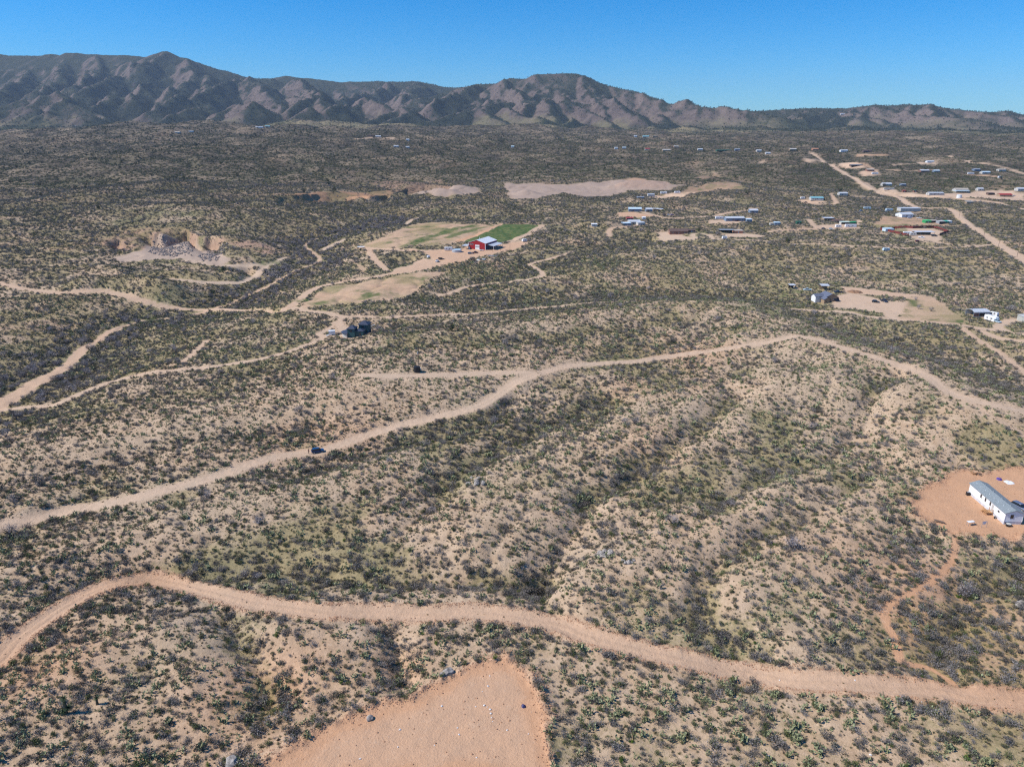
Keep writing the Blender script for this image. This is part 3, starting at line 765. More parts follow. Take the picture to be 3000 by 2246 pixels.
def ground_material():
    m, ns, ls = new_mat('desert_soil')
    bs = ns['Principled BSDF']
    bs.inputs['Roughness'].default_value = .95
    bs.inputs['Specular IOR Level'].default_value = .1
    geo = ns.new('ShaderNodeNewGeometry')
    pos = geo.outputs['Position']
    A = ns.new('ShaderNodeAttribute'); A.attribute_name = 'mask_a'
    B = ns.new('ShaderNodeAttribute'); B.attribute_name = 'mask_b'
    sa = ns.new('ShaderNodeSeparateColor'); ls.new(A.outputs['Color'], sa.inputs[0])
    sb = ns.new('ShaderNodeSeparateColor'); ls.new(B.outputs['Color'], sb.inputs[0])
    soil, bare, green = sa.outputs[0], sa.outputs[1], sa.outputs[2]
    rock, grass, scrub = sb.outputs[0], sb.outputs[1], sb.outputs[2]
    n_big = ntex(ns, ls, pos, .018, 3)
    n_mid = ntex(ns, ls, pos, .22, 4, .6)
    n_fine = ntex(ns, ls, pos, 2.2, 5, .65)
    n_speck = ntex(ns, ls, pos, 7.0, 3, .6)
    tan_ = mixc(ns, ls, mrange(ns, ls, n_big, .38, .62), (.455, .312, .195), (.43, .32, .21))
    tan_ = mixc(ns, ls, mrange(ns, ls, n_mid, .35, .7), tan_, (.54, .40, .27))
    red_ = mixc(ns, ls, mrange(ns, ls, n_mid, .3, .7), (.38, .165, .075), (.60, .325, .18))
    red_ = mixc(ns, ls, .45, red_, (.56, .33, .19))
    sf = mth(ns, ls, 'ADD', soil, mth(ns, ls, 'MULTIPLY', mth(ns, ls, 'SUBTRACT', n_mid, .5), .5), clamp=True)
    col = mixc(ns, ls, sf, tan_, red_)
    # trodden ground is paler
    col = mixc(ns, ls, mth(ns, ls, 'MULTIPLY', bare, .62), col, mixc(ns, ls, sf, (.61, .46, .335), (.58, .335, .19)))
    # rock and gravel
    rk = mixc(ns, ls, mrange(ns, ls, n_fine, .35, .65), (.22, .165, .14), (.42, .33, .275))
    col = mixc(ns, ls, mth(ns, ls, 'MULTIPLY', rock, .85), col, rk)
    # pebbles, crumbs of litter
    col = mixc(ns, ls, mth(ns, ls, 'MULTIPLY', mrange(ns, ls, n_speck, .56, .68), .30), col, (.16, .11, .075))
    col = mixc(ns, ls, mth(ns, ls, 'MULTIPLY', mrange(ns, ls, n_fine, .60, .72), .35), col, (.62, .5, .39))
    n_mot = ntex(ns, ls, pos, .9, 6, .72)
    col = mixc(ns, ls, mth(ns, ls, 'MULTIPLY', mrange(ns, ls, n_mot, .50, .66), mth(ns, ls, 'MULTIPLY_ADD', bare, -.27, .36)), col, (.26, .185, .12))
    col = mixc(ns, ls, mth(ns, ls, 'MULTIPLY', mrange(ns, ls, n_mot, .46, .32), mth(ns, ls, 'MULTIPLY_ADD', bare, -.15, .30)), col, (.70, .54, .385))
    # dry and green grass
    gn = mth(ns, ls, 'ADD', mth(ns, ls, 'MULTIPLY', n_mid, .55), mth(ns, ls, 'MULTIPLY', n_fine, .45))
    gn = mth(ns, ls, 'ADD', mth(ns, ls, 'MULTIPLY', gn, .55), mth(ns, ls, 'MULTIPLY', n_mot, .6))
    gf = mrange(ns, ls, mth(ns, ls, 'ADD', grass, gn), .86, 1.16)
    gcol = mixc(ns, ls, mrange(ns, ls, n_fine, .35, .65), (.155, .145, .05), (.31, .26, .115))
    gcol = mixc(ns, ls, mrange(ns, ls, n_big, .52, .68), gcol, (.115, .14, .04))
    col = mixc(ns, ls, mth(ns, ls, 'MULTIPLY', gf, .6), col, gcol)
    # scrub too far off to tell apart
    sn = mth(ns, ls, 'ADD', mth(ns, ls, 'MULTIPLY', ntex(ns, ls, pos, .055, 4, .7), .6), mth(ns, ls, 'MULTIPLY', n_big, .4))
    scol = mixc(ns, ls, mrange(ns, ls, sn, .42, .60), (.032, .032, .029), (.078, .071, .051))
    sc = mth(ns, ls, 'MULTIPLY', scrub, mrange(ns, ls, sn, .30, .66, 1.0, .72), clamp=True)
    col = mixc(ns, ls, sc, col, scol)
    # crops
    gc2 = mixc(ns, ls, mrange(ns, ls, n_mid, .4, .65), (.06, .105, .03), (.15, .16, .06))
    col = mixc(ns, ls, mrange(ns, ls, mth(ns, ls, 'ADD', green, mth(ns, ls, 'MULTIPLY', n_mid, .35)), .42, .72), col, gc2)
    ls.new(col, bs.inputs['Base Color'])
    bmp = ns.new('ShaderNodeBump')
    bmp.inputs['Strength'].default_value = .7
    bmp.inputs['Distance'].default_value = .35
    hh = mth(ns, ls, 'ADD', mth(ns, ls, 'MULTIPLY', n_fine, .8), mth(ns, ls, 'MULTIPLY', n_speck, .35))
    ls.new(hh, bmp.inputs['Height'])
    ls.new(bmp.outputs['Normal'], bs.inputs['Normal'])
    return m

def mountain_material():
    m, ns, ls = new_mat('mountain_slopes')
    bs = ns['Principled BSDF']
    bs.inputs['Roughness'].default_value = .95
    bs.inputs['Specular IOR Level'].default_value = .05
    geo = ns.new('ShaderNodeNewGeometry'); pos = geo.outputs['Position']
    A = ns.new('ShaderNodeAttribute'); A.attribute_name = 'mask_a'
    B = ns.new('ShaderNodeAttribute'); B.attribute_name = 'mask_b'
    sa = ns.new('ShaderNodeSeparateColor'); ls.new(A.outputs['Color'], sa.inputs[0])
    sb = ns.new('ShaderNodeSeparateColor'); ls.new(B.outputs['Color'], sb.inputs[0])
    rocky, grassy, scrub = sb.outputs[0], sb.outputs[1], sb.outputs[2]
    n1 = ntex(ns, ls, pos, .004, 4, .6)
    n2 = ntex(ns, ls, pos, .02, 5, .7)
    n3 = ntex(ns, ls, pos, .09, 4, .75)
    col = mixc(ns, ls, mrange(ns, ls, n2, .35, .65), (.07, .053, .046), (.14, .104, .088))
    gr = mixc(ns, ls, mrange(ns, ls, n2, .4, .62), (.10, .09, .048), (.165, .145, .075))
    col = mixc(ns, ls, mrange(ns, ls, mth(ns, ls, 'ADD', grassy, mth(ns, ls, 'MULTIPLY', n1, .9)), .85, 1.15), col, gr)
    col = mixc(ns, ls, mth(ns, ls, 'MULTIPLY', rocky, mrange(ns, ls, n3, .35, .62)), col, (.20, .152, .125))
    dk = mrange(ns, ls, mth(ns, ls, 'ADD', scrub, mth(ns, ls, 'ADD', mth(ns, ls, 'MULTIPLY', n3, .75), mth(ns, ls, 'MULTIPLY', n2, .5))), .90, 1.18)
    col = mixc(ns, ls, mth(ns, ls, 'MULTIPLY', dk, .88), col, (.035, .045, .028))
    ls.new(col, bs.inputs['Base Color'])
    bmp = ns.new('ShaderNodeBump'); bmp.inputs['Strength'].default_value = .55; bmp.inputs['Distance'].default_value = 9
    ls.new(n3, bmp.inputs['Height']); ls.new(bmp.outputs['Normal'], bs.inputs['Normal'])
    return m

MAT_GROUND = ground_material()
MAT_MOUNT = mountain_material()

# ------------------------------------------------------------------ build the terrain, one object per piece of the setting
SCRUB = sstep(500, 1700, RR) * np.clip(.92 + .25 * GUL + .25 * mid + .15 * low, .25, 1) * (1 - np.clip(BARE * 1.1, 0, 1))
IS_M = (MT > -900)
relh = np.clip((GZ - 110) / 300, 0, 1)
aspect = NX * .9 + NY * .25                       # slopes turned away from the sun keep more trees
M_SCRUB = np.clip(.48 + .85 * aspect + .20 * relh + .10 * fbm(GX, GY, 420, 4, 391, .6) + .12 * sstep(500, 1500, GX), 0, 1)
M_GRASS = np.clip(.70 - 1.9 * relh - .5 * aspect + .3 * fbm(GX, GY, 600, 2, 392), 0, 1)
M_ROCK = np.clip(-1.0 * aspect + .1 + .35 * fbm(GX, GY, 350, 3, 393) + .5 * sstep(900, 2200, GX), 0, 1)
row_m = int(np.searchsorted(RADII, 4000))
MA = np.stack([SOIL, BARE, GREEN, np.ones_like(SOIL)], -1).astype(np.float32)
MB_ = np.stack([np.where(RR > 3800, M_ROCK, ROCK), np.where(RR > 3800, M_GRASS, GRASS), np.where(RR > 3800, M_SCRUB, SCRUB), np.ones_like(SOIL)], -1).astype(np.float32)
VERTS = np.stack([GX, GY, GZ], -1).astype(np.float32)

def mesh_from(name, verts, quads, mat, smooth=True):
    me = bpy.data.meshes.new(name)
    nv, nq = len(verts), len(quads)
    me.vertices.add(nv); me.vertices.foreach_set('co', np.ascontiguousarray(verts, np.float32).ravel())
    me.loops.add(nq * 4); me.loops.foreach_set('vertex_index', np.ascontiguousarray(quads, np.int32).ravel())
    me.polygons.add(nq)
    me.polygons.foreach_set('loop_start', np.arange(0, nq * 4, 4, dtype=np.int32))
    me.polygons.foreach_set('loop_total', np.full(nq, 4, np.int32))
    me.polygons.foreach_set('use_smooth', np.full(nq, smooth, bool))
    me.materials.append(mat)
    me.update(calc_edges=True)
    return me

idx = np.arange(NR * NA).reshape(NR, NA)
Q = np.stack([idx[:-1, :-1], idx[:-1, 1:], idx[1:, 1:], idx[1:, :-1]], -1).reshape(-1, 4)
own = OWNER[:-1, :-1].copy()
rowi = np.repeat(np.arange(NR - 1)[:, None], NA - 1, 1)
own[rowi >= row_m] = -1
own = own.ravel()
def terrain_piece(name, sel, mat):
    q = Q[sel]
    u, inv = np.unique(q, return_inverse=True)
    me = mesh_from(name, VERTS.reshape(-1, 3)[u], inv.reshape(-1, 4), mat)
    for an, arr in (('mask_a', MA), ('mask_b', MB_)):
        at = me.attributes.new(an, 'FLOAT_COLOR', 'POINT')
        at.data.foreach_set('color', np.ascontiguousarray(arr.reshape(-1, 4)[u]).ravel())
    # normals of the whole sheet, so that the seams between pieces do not show
    me.normals_split_custom_set_from_vertices(np.stack([NX, NY, NZ], -1).reshape(-1, 3)[u])
    o = bpy.data.objects.new(name, me)
    COL.objects.link(o)
    o['kind'] = 'structure'
    return o
ground = terrain_piece('ground', own == 0, MAT_GROUND)
terrain_piece('mountains', own == -1, MAT_MOUNT)
for k, (nm, _) in enumerate(PIECES):
    if k and (own == k).sum() > 3:
        terrain_piece(nm, own == k, MAT_GROUND)
# ------------------------------------------------------------------ plants: prototypes
def plant_mat(name, c0, c1, rough=.9, trans=0.0):
    m, ns, ls = new_mat(name)
    bs = ns['Principled BSDF']
    bs.inputs['Roughness'].default_value = rough
    bs.inputs['Specular IOR Level'].default_value = .15
    oi = ns.new('ShaderNodeObjectInfo')
    geo = ns.new('ShaderNodeNewGeometry')
    f = mth(ns, ls, 'ADD', mth(ns, ls, 'MULTIPLY', oi.outputs['Random'], .65), mth(ns, ls, 'MULTIPLY', geo.outputs['Random Per Island'], .35))
    ls.new(mixc(ns, ls, f, c0, c1), bs.inputs['Base Color'])
    return m
M_TWIG = plant_mat('grey_twigs', (.155, .14, .132), (.30, .27, .255))
M_TWIG_D = plant_mat('dark_twigs', (.10, .088, .078), (.19, .165, .145))
M_LEAF = plant_mat('olive_leaves', (.07, .078, .036), (.145, .145, .07))
M_LEAF_G = plant_mat('green_leaves', (.065, .095, .03), (.135, .155, .05))
M_PEAR = plant_mat('cactus_pads', (.185, .205, .10), (.33, .345, .19), .6)
M_DOME = plant_mat('bright_green_leaves', (.06, .11, .016), (.12, .185, .028))
M_TUFT = plant_mat('dry_tuft', (.12, .10, .055), (.22, .185, .10))
M_GTUFT = plant_mat('green_tuft', (.085, .11, .03), (.16, .18, .06))
M_OAK = plant_mat('dark_evergreen', (.022, .034, .016), (.045, .062, .03))
M_BARK = plant_mat('bark', (.10, .08, .07), (.15, .12, .10))
M_GREYCROWN = plant_mat('pale_grey_twigs', (.23, .205, .205), (.39, .355, .355))

class TB:
    """collects loose triangles and polygons with a material index"""
    def __init__(s): s.v = []; s.f = []; s.m = []
    def tri(s, a, b, c, m=0):
        n = len(s.v); s.v += [a, b, c]; s.f.append((n, n + 1, n + 2)); s.m.append(m)
    def quad(s, a, b, c, d, m=0):
        n = len(s.v); s.v += [a, b, c, d]; s.f.append((n, n + 1, n + 2, n + 3)); s.m.append(m)
    def mesh(s, name, mats):
        me = bpy.data.meshes.new(name)
        me.from_pydata([tuple(map(float, q)) for q in s.v], [], s.f)
        for m in mats: me.materials.append(m)
        me.polygons.foreach_set('material_index', s.m)
        me.update()
        return me

def rv(r, s=1.0):
    while True:
        v = np.array([r.uniform(-1, 1), r.uniform(-1, 1), r.uniform(-1, 1)])
        n = np.linalg.norm(v)
        if .05 < n < 1: return v / n * s

def leaf(tb, r, p, size, m):
    a = rv(r, size); b = rv(r, size)
    tb.tri(p - a * .5, p + a * .5, p + b * .9, m)

def blade(tb, r, p, q, w, m):
    d = q - p
    s = np.cross(d, rv(r)); s = s / (np.linalg.norm(s) + 1e-6) * w
    tb.tri(p - s, p + s, q, m)

def limb(tb, p, q, r0, r1, m, n=4):
    d = q - p; d = d / (np.linalg.norm(d) + 1e-9)
    u = np.cross(d, [0.3, .9, .2]); u /= np.linalg.norm(u); w = np.cross(d, u)
    A = [p + (u * cos(2 * pi * k / n) + w * sin(2 * pi * k / n)) * r0 for k in range(n)]
    B = [q + (u * cos(2 * pi * k / n) + w * sin(2 * pi * k / n)) * r1 for k in range(n)]
    for k in range(n):
        tb.quad(A[k], A[(k + 1) % n], B[(k + 1) % n], B[k], m)

def dome_pt(r, R, H, lumps, inner=.35):
    """point inside a lumpy low dome"""
    L = lumps[r.randrange(len(lumps))]
    d = rv(r) * (r.uniform(inner, 1) ** .6)
    p = np.array([L[0] + d[0] * L[3], L[1] + d[1] * L[3], L[2] + d[2] * L[3] * .8])
    p[2] = abs(p[2])
    return p * np.array([R, R, H])

def lumps_for(r, n):
    out = []
    for i in range(n):
        a = r.uniform(0, 2 * pi); q = r.uniform(.1, .62)
        out.append((q * cos(a), q * sin(a), r.uniform(.25, .62), r.uniform(.28, .5)))
    return out

def shrub_mesh(name, seed, R, H, twigs, clumps, csize, leaves, lsize, mats):
    r = random.Random(seed); tb = TB(); L = lumps_for(r, r.randint(4, 8))
    for i in range(twigs):
        q = dome_pt(r, R, H, L, .7)
        p = np.array([q[0] * .15 + r.uniform(-.1, .1), q[1] * .15 + r.uniform(-.1, .1), 0.0])
        mid = p * .5 + q * .5 + rv(r, .12 * R)
        blade(tb, r, p, mid, .03 * R, 0); blade(tb, r, mid - (q - mid) * .1, q + rv(r, .06), .02 * R, 0)
    for i in range(clumps):
        leaf(tb, r, dome_pt(r, R, H, L), csize * r.uniform(.6, 1.4), 0)
    for i in range(leaves):
        leaf(tb, r, dome_pt(r, R, H, L), lsize * r.uniform(.6, 1.4), 1)
    return tb.mesh(name, mats)

def pear_mesh(name, seed, pads, R, lo=False):
    r = random.Random(seed); tb = TB()
    pts = []
    for i in range(pads):
        if i < 6 or r.random() < .2:
            a = r.uniform(0, 2 * pi); q = R * math.sqrt(r.random()) * .85
            base = np.array([q * cos(a), q * sin(a), 0.0])
        else:
            base = pts[r.randrange(len(pts))].copy()
        up = np.array([r.uniform(-.7, .7), r.uniform(-.7, .7), r.uniform(.35, 1)]); up /= np.linalg.norm(up)
        ln = r.uniform(.26, .42); wd = ln * r.uniform(.36, .46)
        side = np.cross(up, rv(r)); side /= np.linalg.norm(side)
        nrm = np.cross(up, side)
        c = base + up * ln * .5
        n = 5 if lo else 7
        rim = [c + up * cos(2 * pi * k / n) * ln * .5 + side * sin(2 * pi * k / n) * wd for k in range(n)]
        for sgn in (1, -1):
            cc = c + nrm * .035 * sgn
            for k in range(n):
                a_, b_ = rim[k], rim[(k + 1) % n]
                tb.tri(cc, a_, b_, 0) if sgn > 0 else tb.tri(cc, b_, a_, 0)
        tip = base + up * ln
        if tip[2] < 1.0: pts.append(tip)
    return tb.mesh(name, [M_PEAR])

def tuft_mesh(name, seed, n, R, H, mats):
    r = random.Random(seed); tb = TB()
    for i in range(n):
        a = r.uniform(0, 2 * pi); q = R * r.random()
        p = np.array([q * cos(a) * .5, q * sin(a) * .5, 0.0])
        blade(tb, r, p, np.array([q * cos(a) * 1.2, q * sin(a) * 1.2, H * r.uniform(.4, 1)]), .05, i % len(mats))
    return tb.mesh(name, mats)

def tree_meshes(name, seed, R, H, trunk_h, mats_c, clumps, csize, twigs):
    """trunk with limbs, and a crown of separate clumps with gaps"""
    r = random.Random(seed); tk = TB(); cr = TB()
    base = np.zeros(3)
    for s in range(r.randint(2, 4)):
        a = r.uniform(0, 2 * pi)
        k = np.array([.18 * R * cos(a), .18 * R * sin(a), trunk_h])
        limb(tk, base + rv(r, .05), k, .055 * R, .04 * R, 0, 5)
        for b in range(3):
            a2 = a + r.uniform(-1, 1)
            e = np.array([.6 * R * cos(a2), .6 * R * sin(a2), trunk_h + (H - trunk_h) * r.uniform(.35, .7)])
            limb(tk, k, e, .035 * R, .015 * R, 0, 4)
            for c in range(3):
                f = e + np.array([r.uniform(-.4, .4) * R, r.uniform(-.4, .4) * R, r.uniform(-.05, .35) * H])
                limb(tk, e, f, .015 * R, .005 * R, 0, 3)
    L = lumps_for(r, r.randint(7, 11))
    Hc = H - trunk_h * .6
    for i in range(twigs):
        q = dome_pt(r, R, Hc, L, .6) + np.array([0, 0, trunk_h * .6])
        p = q * np.array([.5, .5, .75])
        blade(cr, r, p, q, .02, 0)
    for i in range(clumps):
        q = dome_pt(r, R, Hc, L) + np.array([0, 0, trunk_h * .6])
        leaf(cr, r, q, csize * r.uniform(.6, 1.5), 0 if r.random() < .8 else 1)
    return tk.mesh(name + '_trunk', [M_BARK]), cr.mesh(name + '_crown', mats_c)

PROTO = bpy.data.collections.new('plant_prototypes')     # never linked to the scene: only a source of shapes
def proto(name, me):
    o = bpy.data.objects.new(name, me); PROTO.objects.link(o); return o

S_BARE = [shrub_mesh('bare_shrub', 100 + i, 1.5, 1.35, 46, 210, .15, 40 + 14 * (i % 4), .12, [M_TWIG if i % 3 else M_TWIG_D, M_LEAF]) for i in range(7)]
S_OLIVE = [shrub_mesh('leafy_shrub', 200 + i, 1.2, 1.15, 30, 60, .13, 230, .14, [M_TWIG_D, M_LEAF if i % 2 else M_LEAF_G]) for i in range(6)]
S_PEAR = [pear_mesh('prickly_pear', 300 + i, 34 + 9 * i, .75 + .14 * i) for i in range(5)]
S_DOME = [shrub_mesh('dome_shrub', 400 + i, .8, .95, 10, 0, .1, 330, .13, [M_TWIG_D, M_DOME]) for i in range(3)]
S_TUFT = [tuft_mesh('tuft', 500 + i, 26, .3, .4, [M_TUFT, M_LEAF if i % 2 else M_TWIG_D]) for i in range(4)]
S_GRASS = [tuft_mesh('grass_tuft', 520 + i, 30, .5, .28, [M_GTUFT, M_TUFT]) for i in range(4)]
# simpler forms for far off
F_BARE = [shrub_mesh('far_bare_shrub', 600 + i, 1.5, 1.3, 8, 62, .30, 22, .26, [M_TWIG if i % 3 else M_TWIG_D, M_LEAF]) for i in range(5)]
F_OLIVE = [shrub_mesh('far_leafy_shrub', 620 + i, 1.3, 1.2, 5, 18, .28, 66, .28, [M_TWIG_D, M_LEAF if i % 2 else M_LEAF_G]) for i in range(5)]
F_CLUMP = [shrub_mesh('far_scrub_clump', 640 + i, 1.5, .9, 0, 30, .42, 44, .42, [M_TWIG_D, M_LEAF if i % 2 else M_LEAF_G]) for i in range(5)]
T_MESQ = [tree_meshes('mesquite', 700 + i, 2.7, 4.0, .9, [M_GREYCROWN, M_TWIG], 520, .20, 160) for i in range(4)]
T_OAK = [tree_meshes('oak', 720 + i, 2.4, 4.2, .8, [M_OAK, M_LEAF_G], 360, .34, 10) for i in range(4)]

# ------------------------------------------------------------------ scatter
def candidates(r1, r2, dens, seed):
    g = np.random.default_rng(seed)
    half = radians(45 if r2 < 700 else 40)
    n = int(half * (r2 * r2 - r1 * r1) * dens)
    r = np.sqrt(g.random(n) * (r2 * r2 - r1 * r1) + r1 * r1)
    a = (g.random(n) * 2 - 1) * half
    return r * np.sin(a), r * np.cos(a), r, g

FOOT = []            # discs kept clear of plants: x, y, radius (filled by the buildings before scattering)
def clear_of(x, y):
    ok = np.ones(x.shape, bool)
    for fx, fy, fr in FOOT:
        ok &= (x - fx) ** 2 + (y - fy) ** 2 > fr * fr
    return ok

def instancer(name, P, scl, rot, pick, meshes, label):
    col = bpy.data.collections.new(name + '_forms')
    for i, me in enumerate(meshes):
        o = bpy.data.objects.new('%s_form_%02d' % (name, i), me)
        col.objects.link(o)
    me = bpy.data.meshes.new(name)
    n = len(P)
    me.vertices.add(n); me.vertices.foreach_set('co', np.ascontiguousarray(P, np.float32).ravel())
    at = me.attributes.new('scl', 'FLOAT_VECTOR', 'POINT'); at.data.foreach_set('vector', np.ascontiguousarray(scl, np.float32).ravel())
    rt = np.zeros((n, 3), np.float32); rt[:, 2] = rot
    at = me.attributes.new('rot', 'FLOAT_VECTOR', 'POINT'); at.data.foreach_set('vector', rt.ravel())
    at = me.attributes.new('pick', 'INT', 'POINT'); at.data.foreach_set('value', np.ascontiguousarray(pick, np.int32))
    o = bpy.data.objects.new(name, me); COL.objects.link(o)
    nt = bpy.data.node_groups.new(name, 'GeometryNodeTree')
    nt.interface.new_socket('Geometry', in_out='INPUT', socket_type='NodeSocketGeometry')
    nt.interface.new_socket('Geometry', in_out='OUTPUT', socket_type='NodeSocketGeometry')
    N = nt.nodes; Lk = nt.links
    gi = N.new('NodeGroupInput'); go = N.new('NodeGroupOutput')
    ci = N.new('GeometryNodeCollectionInfo'); ci.inputs['Collection'].default_value = col
    ci.inputs['Separate Children'].default_value = True; ci.inputs['Reset Children'].default_value = True
    ip = N.new('GeometryNodeInstanceOnPoints'); ip.inputs['Pick Instance'].default_value = True
    def na(nm, t):
        q = N.new('GeometryNodeInputNamedAttribute'); q.data_type = t; q.inputs['Name'].default_value = nm
        return q.outputs['Attribute']
    Lk.new(gi.outputs[0], ip.inputs['Points']); Lk.new(ci.outputs[0], ip.inputs['Instance'])
    Lk.new(na('pick', 'INT'), ip.inputs['Instance Index'])
    Lk.new(na('scl', 'FLOAT_VECTOR'), ip.inputs['Scale'])
    er = N.new('FunctionNodeEulerToRotation'); Lk.new(na('rot', 'FLOAT_VECTOR'), er.inputs[0]); Lk.new(er.outputs[0], ip.inputs['Rotation'])
    Lk.new(ip.outputs[0], go.inputs[0])
    md = o.modifiers.new('scatter', 'NODES'); md.node_group = nt
    o['kind'] = 'stuff'; o['label'] = label; o['category'] = 'scrub'
    return o

def tag(o, label, cat, group=None):
    o['label'] = label; o['category'] = cat
    if group: o['group'] = group
    return o

def in_view(x, y, z):
    Z = z - CAM_Z
    fwd = y * cos(PITCH) - Z * sin(PITCH); up = y * sin(PITCH) + Z * cos(PITCH)
    u = CX + F_PX * x / fwd; v = CY - F_PX * up / fwd
    return (u > 5) & (u < 2995) & (v > 0) & (v < 2241)

LAB = {}
def individuals(name, x, y, z, s, rot, pick, meshes, label, cat, group, limit=300, parts=None, sz=None):
    """the plants that show largest become objects of their own; returns the mask of the rest"""
    r = np.sqrt(x * x + y * y + (z - CAM_Z) ** 2)
    show = np.where(in_view(x, y, z), s / r, 0)
    o_ = np.argsort(-show)[:limit]
    o_ = o_[show[o_] > 0]
    for k in o_:
        nm = name
        if parts is None:
            o = bpy.data.objects.new(nm, meshes[int(pick[k])])
            COL.objects.link(o)
        else:
            o = bpy.data.objects.new(nm, None); o.empty_display_size = .5
            COL.objects.link(o)
            for pn, me in zip(parts, meshes[int(pick[k])]):
                c = bpy.data.objects.new(pn, me); COL.objects.link(c); c.parent = o
        o.location = (float(x[k]), float(y[k]), float(z[k]))
        o.rotation_euler = (0, 0, float(rot[k]))
        q = float(s[k]); o.scale = (q, q, q * (float(sz[k]) if sz is not None else 1))
        tag(o, label, cat, group)
    rest = np.ones(len(x), bool); rest[o_] = False
    return rest

def scatter_plants():
    acc = {k: [] for k in ('bare', 'olive', 'pear', 'tuft', 'grass', 'dome', 'fbare', 'folive', 'fclump', 'mesq', 'oak')}
    def put(kind, x, y, r, s, sz, g, npick):
        if len(x) == 0: return
        z = lookup(GZ, x, y) - .04
        acc[kind].append((x, y, z, s, sz, g.random(len(x)) * 6.283, g.integers(0, npick, len(x))))
    # near and middle
    for (r1, r2, dens, sc, seed) in [(70, 250, 1.05, .93, 1), (250, 600, .68, .98, 2), (600, 1300, .23, 1.45, 3), (1300, 2600, .075, 1.95, 4), (2600, 4300, .022, 3.2, 5)]:
        x, y, r, g = candidates(r1, r2, dens, seed)
        v = lookup(VEG, x, y); gu = lookup(GUL, x, y); ba = lookup(BARE, x, y)
        clump = fbm(x, y, 11, 2, 401)
        ok = (g.random(len(x)) < np.clip(v + .22 * clump, 0, 1)) & (ba < .25) & clear_of(x, y)
        x, y, r, gu = x[ok], y[ok], r[ok], gu[ok]
        n = len(x)
        s = sc * (.36 + 1.0 * g.random(n) ** 2.3) * (1 + .2 * np.clip(gu, -.5, 1.2))
        sz = .8 + .4 * g.random(n)
        u = g.random(n)
        kn = noise(x, y, 45, 402) + .4 * noise(x, y, 9, 403)
        if r1 < 600:
            pear_p = np.clip(.17 + .16 * kn - .12 * gu, .02, .45)
            bare_p = np.clip(.31 + .14 * gu + .1 * noise(x, y, 70, 404), .15, .7)
            isp = u < pear_p
            isb = (~isp) & (u < pear_p + bare_p)
            iso = (~isp) & (~isb) & (u < pear_p + bare_p + .34)
            ist = ~(isp | isb | iso)
            near = r < 420
            for mask, kn_, far_, npk, nfp, k in ((isb, 'bare', 'fbare', 7, 5, 1.0), (iso, 'olive', 'folive', 6, 5, .85)):
                a = mask & near; put(kn_, x[a], y[a], r[a], s[a] * k, sz[a], g, npk)
                a = mask & ~near; put(far_, x[a], y[a], r[a], s[a] * k, sz[a], g, nfp)
            put('pear', x[isp], y[isp], r[isp], s[isp] * 1.0, sz[isp] * .9, g, 5)
            put('tuft', x[ist], y[ist], r[ist], s[ist] * 1.25, sz[ist], g, 4)
        elif r1 < 1300:
            a = u < .55; put('fbare', x[a], y[a], r[a], s[a], sz[a] * .8, g, 5)
            a = ~a; put('folive', x[a], y[a], r[a], s[a] * .9, sz[a] * .8, g, 5)
        else:
            put('fclump', x, y, r, s, sz * (.42 if r1 > 2000 else .55), g, 5)
    # small tufts and grass close by
    x, y, r, g = candidates(70, 420, .75, 21)
    ba = lookup(BARE, x, y); gs = lookup(GRASS, x, y)
    ok = (ba < .6) & (g.random(len(x)) < .75) & clear_of(x, y)
    x, y, r, gs = x[ok], y[ok], r[ok], gs[ok]
    isg = g.random(len(x)) < gs * .9
    for mask, k in ((isg, 'grass'), (~isg, 'tuft')):
        put(k, x[mask], y[mask], r[mask], .35 + .7 * g.random(mask.sum()), .7 + .5 * g.random(mask.sum()), g, 4)
    # weeds on the graded ground
    x, y, r, g = candidates(75, 260, .10, 22)
    ba = lookup(BARE, x, y)
    ok = (ba > .6) & (g.random(len(x)) < np.clip(.35 + .5 * noise(x, y, 8, 410), 0, 1)) & clear_of(x, y)
    put('tuft', x[ok], y[ok], r[ok], .25 + .35 * g.random(ok.sum()), np.full(ok.sum(), .7), g, 4)
    # bright green rounded shrubs
    x, y, r, g = candidates(75, 330, .012, 23)
    cl = noise(x, y, 30, 420)
    ok = (lookup(BARE, x, y) < .3) & (g.random(len(x)) < np.clip(.28 + .8 * cl + .15 * sstep(-20, 60, x), 0, 1)) & clear_of(x, y)
    put('dome', x[ok], y[ok], r[ok], .55 + .5 * g.random(ok.sum()), .9 + .3 * g.random(ok.sum()), g, 3)
    # grey mesquite trees along the wash and in the low ground
    x, y, r, g = candidates(150, 1400, .02, 24)
    dw = seg_dist(x, y, WASH, 200)
    p = np.exp(-(np.maximum(dw - 8, 0) / 20) ** 2) * 1.1 + .05 * np.clip(lookup(GUL, x, y), 0, 1.5) + .012
    ok = (lookup(BARE, x, y) < .25) & (g.random(len(x)) < p) & clear_of(x, y)
    put('mesq', x[ok], y[ok], r[ok], (.6 + .6 * g.random(ok.sum())), .7 + .3 * g.random(ok.sum()), g, 4)
    # dark evergreens: few below, many on the hills
    x, y, r, g = candidates(300, 4000, .0011, 25)
    hill = sstep(900, 2400, r) * (.30 + .7 * sstep(200, -900, x)) + .015
    ok = (lookup(BARE, x, y) < .2) & (g.random(len(x)) < hill * np.clip(.5 + noise(x, y, 160, 430) * 1.2 + .5 * lookup(GUL, x, y), 0, 1)) & clear_of(x, y)
    put('oak', x[ok], y[ok], r[ok], .9 + .8 * g.random(ok.sum()), .8 + .3 * g.random(ok.sum()), g, 4)
    x, y, r, g = candidates(4000, 7600, .0030, 26)
    sp = lookup(M_SCRUB, x, y)
    ok = g.random(len(x)) < np.clip((sp - .18) * 1.25, .05, 1)
